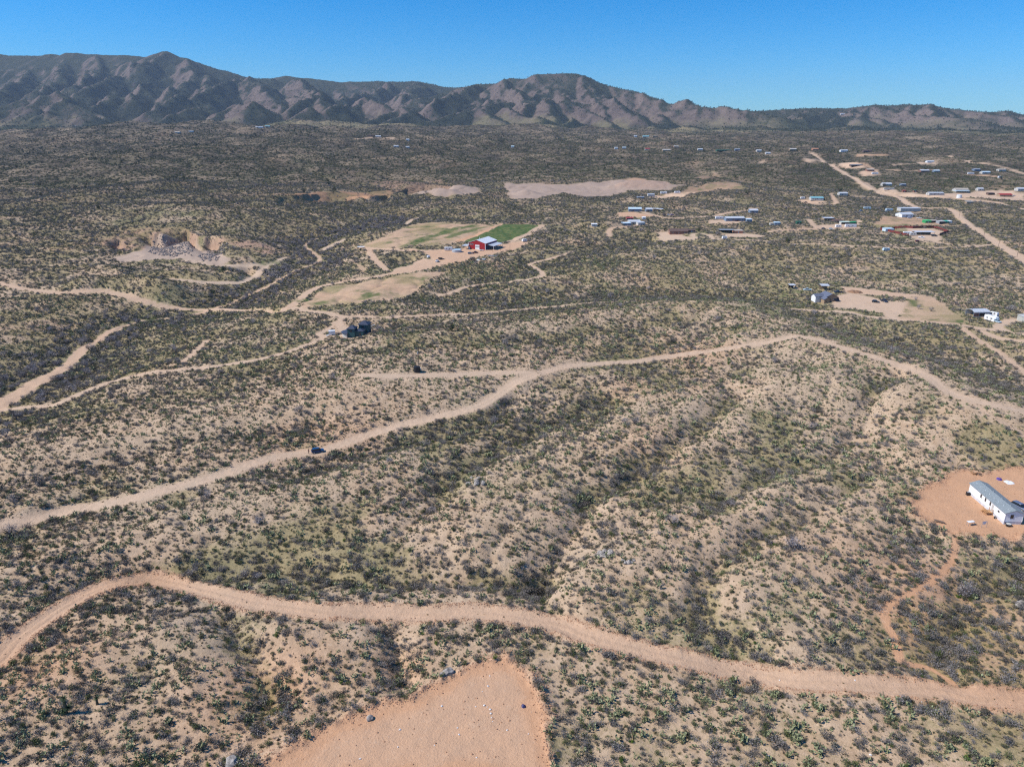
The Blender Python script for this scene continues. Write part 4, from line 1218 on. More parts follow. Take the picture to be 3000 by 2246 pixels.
    put('oak', x[ok], y[ok], r[ok], 1.3 + 1.3 * g.random(ok.sum()), .7 + .3 * g.random(ok.sum()), g, 4)
    return {k: [np.concatenate([a[i] for a in v]) for i in range(7)] for k, v in acc.items() if v}

def sow():
    S = scatter_plants()
    spec = {
        'bare': (S_BARE, 'bare_shrub', 'grey leafless desert shrub growing on the tan slopes', 'shrub', 'grey leafless shrubs on the slopes', 'leafless_scrub', 'grey leafless desert shrubs spread over the nearer slopes'),
        'olive': (S_OLIVE, 'leafy_shrub', 'dull olive leafy desert shrub growing on the tan slopes', 'shrub', 'dull olive leafy shrubs on the slopes', 'leafy_scrub', 'dull olive leafy shrubs spread over the nearer slopes'),
        'pear': (S_PEAR, 'prickly_pear', 'pale green prickly pear cactus with flat pads on the slope', 'cactus', 'prickly pear cacti on the slopes', 'prickly_pear_scrub', 'pale green prickly pear clumps spread over the slopes'),
    }
    for k, (ms, nm, lab, cat, grp, rest_nm, rest_lab) in spec.items():
        x, y, z, s, sz, rot, pick = S[k]
        rest = individuals(nm, x, y, z, s, rot, pick, ms, lab, cat, grp, sz=sz)
        instancer(rest_nm, np.stack([x, y, z], -1)[rest], np.stack([s, s, s * sz], -1)[rest], rot[rest], pick[rest], ms, rest_lab)
    x, y, z, s, sz, rot, pick = S['dome']
    rest = individuals('green_dome_shrub', x, y, z, s, rot, pick, S_DOME, 'small bright green rounded shrub standing out on the tan slope', 'shrub', 'bright green rounded shrubs', sz=sz)
    if rest.any():
        instancer('green_dome_scrub', np.stack([x, y, z], -1)[rest], np.stack([s, s, s * sz], -1)[rest], rot[rest], pick[rest], S_DOME, 'bright green rounded shrubs further off')
    x, y, z, s, sz, rot, pick = S['mesq']
    rest = individuals('mesquite_tree', x, y, z, s, rot, pick, T_MESQ, 'bare grey mesquite tree with a spreading twiggy crown', 'tree', 'bare grey mesquite trees along the wash and gullies', limit=260, parts=('trunk', 'crown'), sz=sz)
    joined = [mesh_join('mesquite_form', t) for t in T_MESQ]
    if rest.any():
        instancer('mesquite_thicket', np.stack([x, y, z], -1)[rest], np.stack([s, s, s * sz], -1)[rest], rot[rest], pick[rest], joined, 'bare grey mesquite trees in the low ground further off')
    x, y, z, s, sz, rot, pick = S['oak']
    rest = individuals('evergreen_tree', x, y, z, s, rot, pick, T_OAK, 'dark green evergreen tree standing alone above the scrub', 'tree', 'dark evergreen trees dotted over the plain and hills', limit=200, parts=('trunk', 'crown'), sz=sz)
    joined = [mesh_join('oak_form', t) for t in T_OAK]
    instancer('evergreen_woodland', np.stack([x, y, z], -1)[rest], np.stack([s, s, s * sz], -1)[rest], rot[rest], pick[rest], joined, 'dark evergreen trees dotted over the far hills and mountains')
    for k, ms, nm, lab in (('tuft', S_TUFT, 'dry_tufts', 'small dry tufts and seedlings on the bare soil'), ('grass', S_GRASS, 'grass', 'short green and yellow grass between the shrubs'),
                           ('fbare', F_BARE, 'leafless_scrub_far', 'grey leafless scrub covering the middle distance'), ('folive', F_OLIVE, 'leafy_scrub_far', 'olive leafy scrub covering the middle distance'),
                           ('fclump', F_CLUMP, 'distant_scrub', 'dark scrub clumps covering the far plain')):
        x, y, z, s, sz, rot, pick = S[k]
        instancer(nm, np.stack([x, y, z], -1), np.stack([s, s, s * sz], -1), rot, pick, ms, lab)
    print('PLANTS', {k: len(v[0]) for k, v in S.items()})

def mesh_join(name, pair):
    vs, fs, mi, mats = [], [], [], []
    for me in pair:
        b = len(vs); mb = len(mats)
        vs += [tuple(v.co) for v in me.vertices]
        for p in me.polygons:
            fs.append([b + i for i in p.vertices]); mi.append(mb + p.material_index)
        mats += list(me.materials)
    me = bpy.data.meshes.new(name); me.from_pydata(vs, [], fs)
    for m in mats: me.materials.append(m)
    me.polygons.foreach_set('material_index', mi); me.update()
    return me
# ------------------------------------------------------------------ things: helpers
_mats = {}
def paint(name, rgb, rough=.6, metal=0.0, noise_amt=.12, scale=1.5, spec=.35, rib=None):
    """a plain coat of colour with slight unevenness; rib = (axis, spacing) adds ridged metal sheet"""
    if name in _mats: return _mats[name]
    m, ns, ls = new_mat(name)
    bs = ns['Principled BSDF']
    bs.inputs['Roughness'].default_value = rough
    bs.inputs['Metallic'].default_value = metal
    bs.inputs['Specular IOR Level'].default_value = spec
    tc = ns.new('ShaderNodeTexCoord')
    f = ntex(ns, ls, tc.outputs['Object'], scale, 4, .65)
    dark = tuple(c * (1 - noise_amt * 1.6) for c in rgb); lite = tuple(min(1, c * (1 + noise_amt)) for c in rgb)
    c = mixc(ns, ls, mrange(ns, ls, f, .3, .7), dark, lite)
    ls.new(c, bs.inputs['Base Color'])
    if rib:
        w = ns.new('ShaderNodeTexWave'); w.bands_direction = rib[0]; w.inputs['Scale'].default_value = 1.0 / rib[1] / 2
        ls.new(tc.outputs['Object'], w.inputs['Vector'])
        b = ns.new('ShaderNodeBump'); b.inputs['Strength'].default_value = .5; b.inputs['Distance'].default_value = .04
        ls.new(w.outputs['Fac'], b.inputs['Height']); ls.new(b.outputs['Normal'], bs.inputs['Normal'])
    _mats[name] = m
    return m
WHITE = paint('white_paint', (.80, .80, .79), .5)
WHITE_ROOF = paint('white_metal_roof', (.55, .57, .59), .4, rib=('X', .45))
OFFWHITE = paint('off_white', (.52, .50, .46), .6)
GLASS = paint('window_glass', (.02, .025, .03), .12, noise_amt=.05, spec=.6)
BLACK = paint('black_rubber', (.02, .02, .022), .7)
BLACKPL = paint('black_plastic', (.018, .019, .022), .45)
GALV = paint('galvanised_steel', (.50, .53, .56), .42, .35)
WOOD = paint('weathered_wood', (.20, .14, .10), .85, scale=4)
NEWWOOD = paint('new_timber', (.55, .30, .13), .8, scale=4)
POLEW = paint('creosoted_pole', (.085, .055, .04), .85, scale=3)
RED = paint('barn_red', (.36, .018, .022), .5, rib=('X', .5))
SHINGLE = paint('grey_shingles', (.24, .275, .285), .9, noise_amt=.3, scale=6)
SIDING = paint('white_siding', (.82, .83, .84), .5, noise_amt=.04)
SKIRT = paint('grey_skirting', (.60, .60, .62), .6)
CONC = paint('concrete', (.48, .44, .40), .85)
BLUEGREY = paint('blue_grey_wall', (.16, .22, .30), .6)
TEALW = paint('dark_teal_wall', (.025, .085, .095), .6)
SLATE = paint('dark_slate_roof', (.045, .055, .085), .5, noise_amt=.2)
TANW = paint('tan_stucco', (.34, .24, .15), .85)
BRICK = paint('brown_brick', (.24, .12, .085), .85)
ORBRICK = paint('orange_block', (.48, .23, .14), .85)
BROWNROOF = paint('brown_roof', (.13, .085, .07), .85)
REDROOF = paint('red_roof', (.38, .05, .045), .6)
TEALROOF = paint('teal_roof', (.20, .42, .45), .5)
PALEBLUE = paint('pale_blue_roof', (.55, .68, .74), .45)
TANROOF = paint('tan_roof', (.46, .40, .33), .7)
GREENP = paint('green_paint', (.03, .30, .10), .5)
DKGREEN = paint('dark_green', (.03, .12, .07), .6)
MAROON = paint('maroon_fence', (.18, .035, .03), .7)
DARKIN = paint('dark_interior', (.03, .028, .027), .9)  # near-black; on the opening slabs it stands in for the shade inside
BLUETARP = paint('blue_tarp', (.03, .035, .12), .5, scale=8)
PURPLE = paint('purple_plastic', (.10, .06, .26), .5)
HIDE = paint('dark_bay_hide', (.05, .022, .014), .7)
SKIN = paint('skin', (.42, .24, .17), .6)
ROCKM = paint('grey_rock', (.36, .32, .28), .9, noise_amt=.35, scale=2)
RUBBLE = paint('violet_grey_rubble', (.28, .235, .205), .9, noise_amt=.3, scale=1)
QUARTZ = paint('white_stone', (.72, .69, .65), .8)
YUCCA = paint('yucca_leaves', (.04, .07, .025), .7)
TIN = paint('grey_tin', (.36, .38, .40), .5, .2)
SOLAR = paint('black_panel', (.015, .017, .025), .25, spec=.5)

class MB:
    def __init__(s): s.v = []; s.f = []
    def add(s, vs, fs):
        n = len(s.v); s.v += [tuple(map(float, q)) for q in vs]; s.f += [tuple(n + i for i in f) for f in fs]; return s
    def box(s, x0, x1, y0, y1, z0, z1):
        return s.add([(x0, y0, z0), (x1, y0, z0), (x1, y1, z0), (x0, y1, z0), (x0, y0, z1), (x1, y0, z1), (x1, y1, z1), (x0, y1, z1)],
                     [(0, 3, 2, 1), (4, 5, 6, 7), (0, 1, 5, 4), (1, 2, 6, 5), (2, 3, 7, 6), (3, 0, 4, 7)])
    def prism(s, poly, axis, a, b):
        """closed outline (u, w) swept along x, y or z"""
        def pt(u, w, t): return {'y': (u, t, w), 'x': (t, u, w), 'z': (u, w, t)}[axis]
        n = len(poly)
        vs = [pt(u, w, a) for u, w in poly] + [pt(u, w, b) for u, w in poly]
        fs = [tuple(range(n)), tuple(range(2 * n - 1, n - 1, -1))] + [(i, i + n, (i + 1) % n + n, (i + 1) % n) for i in range(n)]
        return s.add(vs, fs)
    def cyl(s, x, y, z0, z1, r0, r1=None, n=14, cap=True):
        r1 = r0 if r1 is None else r1
        vs = [(x + r0 * cos(2 * pi * k / n), y + r0 * sin(2 * pi * k / n), z0) for k in range(n)] + [(x + r1 * cos(2 * pi * k / n), y + r1 * sin(2 * pi * k / n), z1) for k in range(n)]
        fs = [(k, (k + 1) % n, (k + 1) % n + n, k + n) for k in range(n)]
        if cap: fs += [tuple(range(n - 1, -1, -1)), tuple(range(n, 2 * n))]
        return s.add(vs, fs)
    def wheel(s, x, y, z, r, w, n=12):
        vs = [(x + r * cos(2 * pi * k / n), y - w / 2, z + r * sin(2 * pi * k / n)) for k in range(n)] + [(x + r * cos(2 * pi * k / n), y + w / 2, z + r * sin(2 * pi * k / n)) for k in range(n)]
        return s.add(vs, [(k, (k + 1) % n, (k + 1) % n + n, k + n) for k in range(n)] + [tuple(range(n)), tuple(range(2 * n - 1, n - 1, -1))])
    def loft(s, rings):
        n = len(rings[0]); vs = [p for r in rings for p in r]
        fs = [tuple(range(n - 1, -1, -1)), tuple(range((len(rings) - 1) * n, len(rings) * n))]
        for i in range(len(rings) - 1):
            for k in range(n):
                fs.append((i * n + k, i * n + (k + 1) % n, (i + 1) * n + (k + 1) % n, (i + 1) * n + k))
        return s.add(vs, fs)
    def mesh(s, name, mat):
        import bmesh
        me = bpy.data.meshes.new(name); me.from_pydata(s.v, [], s.f)
        bm = bmesh.new(); bm.from_mesh(me); bmesh.ops.recalc_face_normals(bm, faces=bm.faces); bm.to_mesh(me); bm.free()
        me.materials.append(mat); me.update(); return me
    def part(s, name, mat, parent=None):
        o = bpy.data.objects.new(name, s.mesh(name, mat)); COL.objects.link(o)
        if parent is not None: o.parent = parent
        return o

def root(name, label, cat, px, py, rz=0.0, clear=0.0, group=None, xy=None, dz=0.0):
    """an Empty on the ground under frame pixel (px, py)"""
    x, y = xy if xy is not None else cast([(px, py)])[0]
    o = bpy.data.objects.new(name, None); o.empty_display_size = 1
    COL.objects.link(o)
    o.location = (float(x), float(y), ground_z(x, y) + dz)
    o.rotation_euler = (0, 0, rz)
    tag(o, label, cat, group)
    if clear: FOOT.append((float(x), float(y), clear))
    return o

def mesh_thing(name, label, cat, mb, mat, px, py, rz=0.0, clear=0.0, group=None, dz=0.0, xy=None):
    x, y = xy if xy is not None else cast([(px, py)])[0]
    o = mb.part(name, mat)
    o.location = (float(x), float(y), ground_z(x, y) + dz); o.rotation_euler = (0, 0, rz)
    tag(o, label, cat, group)
    if clear: FOOT.append((float(x), float(y), clear))
    return o

# ------------------------------------------------------------------ buildings
def window(parent, x, y, z, w, h, face='-y', frame=WHITE):
    """framed window set 3 cm proud of a wall that faces -y, +y, -x or +x"""
    t = .06
    def bx(m, a0, a1, z0, z1, d0, d1):
        if face in ('-y', '+y'):
            s = -1 if face == '-y' else 1
            m.box(a0, a1, min(y + s * d0, y + s * d1), max(y + s * d0, y + s * d1), z0, z1)
        else:
            s = -1 if face == '-x' else 1
            m.box(min(x + s * d0, x + s * d1), max(x + s * d0, x + s * d1), a0, a1, z0, z1)
    c = x if face in ('-y', '+y') else y
    f = MB(); bx(f, c - w / 2, c + w / 2, z, z + h, -.02, .05)
    fo = f.part('window', frame, parent)
    p = MB(); bx(p, c - w / 2 + .09, c + w / 2 - .09, z + .09, z + h - .09, .03, .07)
    p.part('pane', GLASS, fo)

def gable_house(px, py, W, D, H, rise, label, wall, roofm, rz=0.0, name='house', cat='house', over=.35, front_gable=False, doors=1, wins=2, openfront=False, group=None, dz=0.0, xy=None):
    """long side W along x facing the viewer (-y); ridge along x unless front_gable"""
    o = root(name, label, cat, px, py, rz, max(W, D) * .62, group, xy=xy, dz=dz)
    d0, d1 = -D / 2, D / 2
    b = -.5
    if front_gable:
        MB().prism([(-W / 2, b), (W / 2, b), (W / 2, H), (0, H + rise), (-W / 2, H)], 'y', d0, d1).part('wall', wall, o)
        e = rise / (W / 2) * over
        MB().prism([(-W / 2 - over, H - e + .04), (0, H + rise + .04), (W / 2 + over, H - e + .04), (W / 2 + over, H - e + .2), (0, H + rise + .2), (-W / 2 - over, H - e + .2)], 'y', d0 - over, d1 + over).part('roof', roofm, o)
    else:
        MB().prism([(d0, b), (d1, b), (d1, H), (0, H + rise), (d0, H)], 'x', -W / 2, W / 2).part('wall', wall, o)
        e = rise / (D / 2) * over
        MB().prism([(d0 - over, H - e + .04), (0, H + rise + .04), (d1 + over, H - e + .04), (d1 + over, H - e + .2), (0, H + rise + .2), (d0 - over, H - e + .2)], 'x', -W / 2 - over, W / 2 + over).part('roof', roofm, o)
    if openfront:
        MB().box(-W / 2 + .4, W / 2 - .4, d0 - .04, d0 + .3, 0, H - .5).part('opening', DARKIN, o)  # solid slab, the shade of an open front put into its colour
    else:
        for k in range(doors):
            x = -W * .12 + k * 3
            MB().box(x - .5, x + .5, d0 - .06, d0 + .05, 0, 2.1).part('door', BROWNROOF, o)
        for k in range(wins):
            x = -W / 2 + W * (k + .5) / wins
            if abs(x + W * .12) < 1.2: x += 1.8
            window(o, x, d0, 1.0, 1.3, 1.1)
        window(o, -W / 2, 0, 1.0, 1.2, 1.1, '-x')
    return o

def flat_shed(px, py, W, D, H, label, wall, roofm, rz=0.0, name='shed', cat='shed', tilt=.4, openfront=False, group=None, door=True):
    o = root(name, label, cat, px, py, rz, max(W, D) * .62, group)
    MB().prism([(-D / 2, -.4), (D / 2, -.4), (D / 2, H + tilt), (-D / 2, H)], 'x', -W / 2, W / 2).part('wall', wall, o)
    s = tilt / D
    MB().prism([(-D / 2 - .4, H - .4 * s + .03), (D / 2 + .3, H + tilt + .3 * s + .03), (D / 2 + .3, H + tilt + .3 * s + .15), (-D / 2 - .4, H - .4 * s + .15)], 'x', -W / 2 - .3, W / 2 + .3).part('roof', roofm, o)
    if openfront: MB().box(-W / 2 + .2, W / 2 - .2, -D / 2 - .04, -D / 2 + .3, 0, H - .25).part('opening', DARKIN, o)  # open front drawn as a dark slab, inner shade in the colour
    elif door: MB().box(-.5, .5, -D / 2 - .05, -D / 2 + .05, 0, 2.0).part('door', TIN, o)
    return o

def open_shed(px, py, W, D, H, label, roofm, rz=0.0, name='carport', cat='carport', tilt=.3, group=None, back=None):
    """roof on posts"""
    o = root(name, label, cat, px, py, rz, max(W, D) * .6, group)
    s = tilt / D
    MB().prism([(-D / 2 - .3, H - .3 * s), (D / 2 + .3, H + tilt + .3 * s), (D / 2 + .3, H + tilt + .3 * s + .14), (-D / 2 - .3, H - .3 * s + .14)], 'x', -W / 2 - .3, W / 2 + .3).part('roof', roofm, o)
    n = max(2, int(W / 4) + 1)
    for k in range(n):
        x = -W / 2 + .15 + (W - .3) * k / (n - 1)
        MB().box(x - .08, x + .08, -D / 2, -D / 2 + .16, -.4, H).part('post', WOOD, o)
        MB().box(x - .08, x + .08, D / 2 - .16, D / 2, -.4, H + tilt).part('post', WOOD, o)
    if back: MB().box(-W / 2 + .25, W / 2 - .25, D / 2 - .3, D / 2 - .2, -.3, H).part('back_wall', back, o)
    return o

def hip_roof(cx, cy, W, D, z, rise, over=.4, ridge=.3):
    w, d = W / 2 + over, D / 2 + over
    rx = max(0, W / 2 - D / 2) + ridge
    v = [(cx - w, cy - d, z), (cx + w, cy - d, z), (cx + w, cy + d, z), (cx - w, cy + d, z), (cx - w, cy - d, z + .15), (cx + w, cy - d, z + .15), (cx + w, cy + d, z + .15), (cx - w, cy + d, z + .15), (cx - rx, cy, z + rise), (cx + rx, cy, z + rise)]
    return MB().add(v, [(0, 3, 2, 1), (0, 1, 5, 4), (1, 2, 6, 5), (2, 3, 7, 6), (3, 0, 4, 7), (4, 5, 9, 8), (5, 6, 9), (6, 7, 8, 9), (7, 4, 8)])

# ------------------------------------------------------------------ vehicles (length along x, nose at +x)
_vn = [0]
def body_paint(rgb):
    k = 'car_paint_%02x%02x%02x' % tuple(int(c * 255) for c in rgb)
    return paint(k, rgb, .3, .1, .03, spec=.5)

def ring(x, hw, z0, z1, top):
    """cross-section with rounded shoulders"""
    return [(x, -hw, z0), (x, -hw, z1 - .1), (x, -hw * top, z1), (x, hw * top, z1), (x, hw, z1 - .1), (x, hw, z0)]

def car(px, py, rz, rgb, label, L=4.6, Wd=1.85, Hh=1.65, name='car', cat='car', group=None, xy=None):
    o = root(name, label, cat, px, py, rz, 2.6, group, xy=xy)
    k = L / 4.6; hw = Wd / 2; bp = body_paint(rgb)
    st = [(-2.3, .82, .55, .78), (-2.22, .95, .38, .98), (-1.6, 1.0, .3, 1.02), (0, 1.0, .28, 1.0), (1.1, 1.0, .3, .98), (1.9, .96, .33, .86), (2.22, .86, .4, .72), (2.3, .76, .5, .66)]
    MB().loft([ring(x * k, hw * w, z0, z1 * Hh / 1.65, .93) for x, w, z0, z1 in st]).part('body', bp, o)
    cab = [(-2.12, .84, 1.0), (-1.75, .8, Hh - .1), (-1.2, .78, Hh), (.2, .78, Hh), (.5, .79, Hh - .06), (1.15, .86, 1.0)]
    r = []
    for x, w, z in cab:
        zb = .95
        r.append([(x * k, -hw * .92, zb), (x * k, -hw * w, z), (x * k, hw * w, z), (x * k, hw * .92, zb)])
    MB().loft(r).part('cabin_glass', GLASS, o)
    MB().loft([[(x * k, -hw * .76, z - .02), (x * k, -hw * .70, z + .05), (x * k, hw * .70, z + .05), (x * k, hw * .76, z - .02)] for x, z in ((-1.8, Hh - .11), (-1.2, Hh), (.2, Hh), (.52, Hh - .06))]).part('roof', bp, o)
    for sx in (-1.42, 1.42):
        for sy in (-1, 1):
            wv = MB().wheel(sx * k, sy * (hw - .1), .34, .34, .24).part('wheel', BLACK, o)
            MB().wheel(sx * k, sy * (hw + .03), .34, .2, .03, 8).part('rim', GALV, wv)
    for sy in (-1, 1):
        MB().box(2.2 * k, 2.29 * k, sy * hw * .62 - .16, sy * hw * .62 + .16, .58, .72).part('headlight', WHITE, o)
        MB().box(-2.31 * k, -2.2 * k, sy * hw * .66 - .14, sy * hw * .66 + .14, .68, .88).part('tail_light', REDROOF, o)
    return o

def pickup(px, py, rz, rgb, label, L=5.8, name='pickup_truck', cat='pickup', xy=None):
    o = root(name, label, cat, px, py, rz, 3.0, xy=xy)
    k = L / 5.8; hw = .97; bp = body_paint(rgb)
    st = [(-.6, 1, .42, 1.12), (.6, 1, .42, 1.12), (1.3, 1, .42, 1.14), (2.3, .98, .45, 1.08), (2.75, .93, .5, .98), (2.85, .85, .58, .9)]
    MB().loft([ring(x * k, hw * w, z0, z1, .93) for x, w, z0, z1 in st]).part('body', bp, o)
    cab = [(-.62, .86, 1.1), (-.5, .8, 1.82), (.1, .79, 1.88), (.7, .79, 1.84), (1.4, .88, 1.1)]
    MB().loft([[(x * k, -hw * .93, 1.05), (x * k, -hw * w, z), (x * k, hw * w, z), (x * k, hw * .93, 1.05)] for x, w, z in cab]).part('cabin_glass', GLASS, o)
    MB().loft([[(x * k, -hw * .76, z - .02), (x * k, -hw * .7, z + .05), (x * k, hw * .7, z + .05), (x * k, hw * .76, z - .02)] for x, z in ((-.55, 1.80), (.1, 1.88), (.75, 1.83))]).part('roof', bp, o)
    b = MB(); t = .1                                                    # bed: floor and three walls as one tub
    x0, x1, y0, y1, z0, z1, zf = -2.9 * k, -.64 * k, -hw, hw, .5, 1.14, .72
    b.add([(x0, y0, z0), (x1, y0, z0), (x1, y1, z0), (x0, y1, z0), (x0, y0, z1), (x1, y0, z1), (x1, y1, z1), (x0, y1, z1),
           (x0 + t, y0 + t, z1), (x1 - t, y0 + t, z1), (x1 - t, y1 - t, z1), (x0 + t, y1 - t, z1), (x0 + t, y0 + t, zf), (x1 - t, y0 + t, zf), (x1 - t, y1 - t, zf), (x0 + t, y1 - t, zf)],
          [(0, 3, 2, 1), (0, 1, 5, 4), (1, 2, 6, 5), (2, 3, 7, 6), (3, 0, 4, 7), (4, 5, 9, 8), (5, 6, 10, 9), (6, 7, 11, 10), (7, 4, 8, 11), (8, 9, 13, 12), (9, 10, 14, 13), (10, 11, 15, 14), (11, 8, 12, 15), (12, 13, 14, 15)])
    b.part('cargo_bed', bp, o)
    for sx in (-1.85, 1.85):
        for sy in (-1, 1):
            wv = MB().wheel(sx * k, sy * (hw - .12), .4, .4, .27).part('wheel', BLACK, o)
            MB().wheel(sx * k, sy * (hw + .03), .4, .23, .03, 8).part('rim', GALV, wv)
    for sy in (-1, 1):
        MB().box(2.74 * k, 2.86 * k, sy * .62 - .17, sy * .62 + .17, .72, .9).part('headlight', WHITE, o)
    return o

def camper(px, py, rz, label, L=7.5, Wd=2.4, Hh=2.5, mat=None, name='travel_trailer', cat='trailer', motor=False, windows=2, clear=True):
    """box caravan with rounded ends; motor = driver's windscreen at the nose"""
    mat = mat or WHITE
    o = root(name, label, cat, px, py, rz, L * .55)
    z0 = .55; x0, x1 = -L / 2, L / 2; c = .35; hw = Wd / 2
    rings = [(x0, -hw + .05, .25), (x0 + .12, 0, .08), (x0 + c, 0, 0), (x1 - c, 0, 0), (x1 - .12, 0, .14), (x1, .05, .5)]
    MB().loft([[(x, -hw + .02, z0), (x, -hw + .02, Hh + z0 - .18 - t), (x, -hw + .22, Hh + z0 - t), (x, hw - .22, Hh + z0 - t), (x, hw - .02, Hh + z0 - .18 - t), (x, hw - .02, z0)] for x, q, t in rings]).part('body', mat, o)
    for k in range(windows):
        x = x0 + L * (k + .7) / (windows + .6)
        window(o, x, -hw + .02, z0 + 1.1, 1.1, .7, '-y', GALV)
    MB().box(x0 + L * .55, x0 + L * .55 + .7, -hw - .02, -hw + .05, z0 + .1, z0 + 1.9).part('door', OFFWHITE, o)
    MB().box(-.4, .3, -.3, .3, Hh + z0 - .02, Hh + z0 + .22).part('roof_vent', OFFWHITE, o)
    if motor:
        MB().box(x1 - .05, x1 + .05, -hw + .25, hw - .25, z0 + .9, z0 + 1.75).part('windscreen', GLASS, o)
        for sy in (-1, 1):
            MB().box(x1 - .02, x1 + .05, sy * .8 - .15, sy * .8 + .15, z0 + .25, z0 + .45).part('headlight', GALV, o)
        ax = (x0 + 1.6, x1 - 1.2)
    else:
        MB().box(x1, x1 + 1.2, -.06, .06, .45, .57).part('tow_bar', BLACK, o)
        ax = (-.45, .45)
    for a in ax:
        for sy in (-1, 1):
            MB().wheel(a, sy * (hw - .2), .36, .36, .25).part('wheel', BLACK, o)
    return o

def power_pole(px, py, H, label, rz=0.0, arm=True, transformer=False, r=.16):
    o = root('power_pole', label, 'utility pole', px, py, rz)
    MB().cyl(0, 0, -.6, H, r, r * .62, 8).part('pole', POLEW, o)
    if arm:
        a = MB().box(-1.1, 1.1, -.07, .07, H - .75, H - .6).part('crossarm', POLEW, o)
        for x in (-1.0, -.35, .35, 1.0):
            MB().cyl(x, 0, H - .6, H - .38, .06, .04, 6).part('insulator', GALV, a)
    if transformer:
        MB().cyl(-.38, -.1, H - 2.9, H - 1.9, .27, .27, 10).part('transformer', TIN, o)
    return o

def tank(px, py, R, H, label, mat, name='water_tank', cat='water tank', dome=.25, rings_=0, topless=False, xy=None):
    o = root(name, label, cat, px, py, 0, R * 1.1, xy=xy)
    if topless:
        n = 20
        P = lambda rad, z: [(rad * cos(2 * pi * k / n), rad * sin(2 * pi * k / n), z) for k in range(n)]
        v = P(R, -.2) + P(R, H) + P(R - .12, H) + P(R - .12, H - .5)
        f = []
        for q in range(3):
            f += [(q * n + k, q * n + (k + 1) % n, (q + 1) * n + (k + 1) % n, (q + 1) * n + k) for k in range(n)]
        f.append(tuple(3 * n + k for k in range(n)))
        MB().add(v, f).part('shell', mat, o)
        MB().cyl(0, 0, H - .48, H - .38, R - .14, R - .14, 20).part('cover', PALEBLUE, o)
    else:
        MB().cyl(0, 0, -.2, H, R, R, 18).part('shell', mat, o)
        MB().cyl(0, 0, H + .003, H + dome, R * 1.02, R * .25, 18).part('lid', mat, o)
        MB().cyl(0, 0, H + dome + .003, H + dome + .15, R * .2, R * .2, 10).part('hatch', mat, o)
    for k in range(rings_):
        z = H * (k + 1) / (rings_ + 1)
        n = 18
        v = [(rr * cos(2 * pi * i / n), rr * sin(2 * pi * i / n), zz) for rr, zz in ((R + .01, z - .06), (R + .06, z - .06), (R + .06, z + .06), (R + .01, z + .06)) for i in range(n)]
        f = [(q * n + i, q * n + (i + 1) % n, ((q + 1) % 4) * n + (i + 1) % n, ((q + 1) % 4) * n + i) for q in range(4) for i in range(n)]
        MB().add(v, f).part('hoop', mat, o)
    return o

def skin_figure(name, joints, edges, radii, mat, parent, sub=1):
    me = bpy.data.meshes.new(name); me.from_pydata(joints, edges, [])
    o = bpy.data.objects.new(name, me); COL.objects.link(o)
    sk = o.modifiers.new('skin', 'SKIN')
    for i, r in enumerate(radii):
        me.skin_vertices[0].data[i].radius = (r, r) if not isinstance(r, tuple) else r
    me.skin_vertices[0].data[0].use_root = True
    o.modifiers.new('sub', 'SUBSURF').levels = sub
    o.modifiers['sub'].render_levels = sub
    me.materials.append(mat)
    if parent is not None: o.parent = parent
    return o

def rock_mesh(seed, mat, n=2):
    import bmesh
    bm = bmesh.new(); bmesh.ops.create_icosphere(bm, subdivisions=n, radius=1.0)
    r = random.Random(seed)
    dirs = [(rv(r), r.uniform(.55, .9)) for _ in range(9)]
    for v in bm.verts:
        p = np.array(v.co)
        for d, k in dirs:
            q = p.dot(d)
            if q > k: p = p - d * (q - k)
        p *= 1 + .05 * r.uniform(-1, 1)
        v.co = tuple(p)
    me = bpy.data.meshes.new('rock'); bm.to_mesh(me); bm.free(); me.materials.append(mat)
    return me
# ------------------------------------------------------------------ things near the viewer
def unit(v): return v / (np.linalg.norm(v) + 1e-9)
# long white mobile home on the orange pad
A, B, C = cast([(2838, 1447), (2937, 1534), (2990, 1536)])
ax = unit(B - A); pr = np.array([-ax[1], ax[0]])
if pr.dot(C - B) < 0: pr = -pr
HL, HW, HH = float(np.linalg.norm(B - A)) + .6, 4.6, 3.25
mid_ = (A + B) / 2 + pr * HW / 2
home = root('mobile_home', 'long white mobile home with grey shingle roof on the orange graded pad', 'mobile home', 0, 0, math.atan2(ax[1], ax[0]), 0, xy=mid_)
# local x runs towards the viewer, local y = left of that
sgn = 1 if np.dot(np.array([-ax[1], ax[0]]), pr) > 0 else -1   # +y * sgn is the far side
yl, yr = -sgn * HW / 2, sgn * HW / 2
MB().prism([(-HW / 2, .75), (HW / 2, .75), (HW / 2, HH), (0, HH + .85), (-HW / 2, HH)], 'x', -HL / 2, HL / 2).part('wall', SIDING, home)
MB().box(-HL / 2 + .05, HL / 2 - .05, -HW / 2 + .05, HW / 2 - .05, -.5, .745).part('skirting', SKIRT, home)
rf = MB().prism([(-HW / 2 - .3, HH - .07), (0, HH + .89), (HW / 2 + .3, HH - .07), (HW / 2 + .3, HH + .07), (0, HH + 1.03), (-HW / 2 - .3, HH + .07)], 'x', -HL / 2 - .25, HL / 2 + .25).part('roof', SHINGLE, home)
for k in range(8):
    x = -HL / 2 + HL * (k + .5) / 8
    MB().cyl(x, yl * .55, HH + .42, HH + .70, .09, .07, 8).part('vent_pipe', WHITE, rf)
for k in range(4):
    x = -HL / 2 + HL * (k + .7) / 4.4
    MB().box(x - .15, x + .15, yr * .1 - .12, yr * .1 + .12, HH + .95, HH + 1.15).part('roof_vent', TIN, rf)
fl = '-y' if yl < 0 else '+y'
for x in (-HL * .16, -HL * .035, HL * .10): window(home, x, yl, 1.75, .75, 1.15, fl, OFFWHITE)
window(home, HL * .33, yl, 1.9, .9, .6, fl, OFFWHITE)
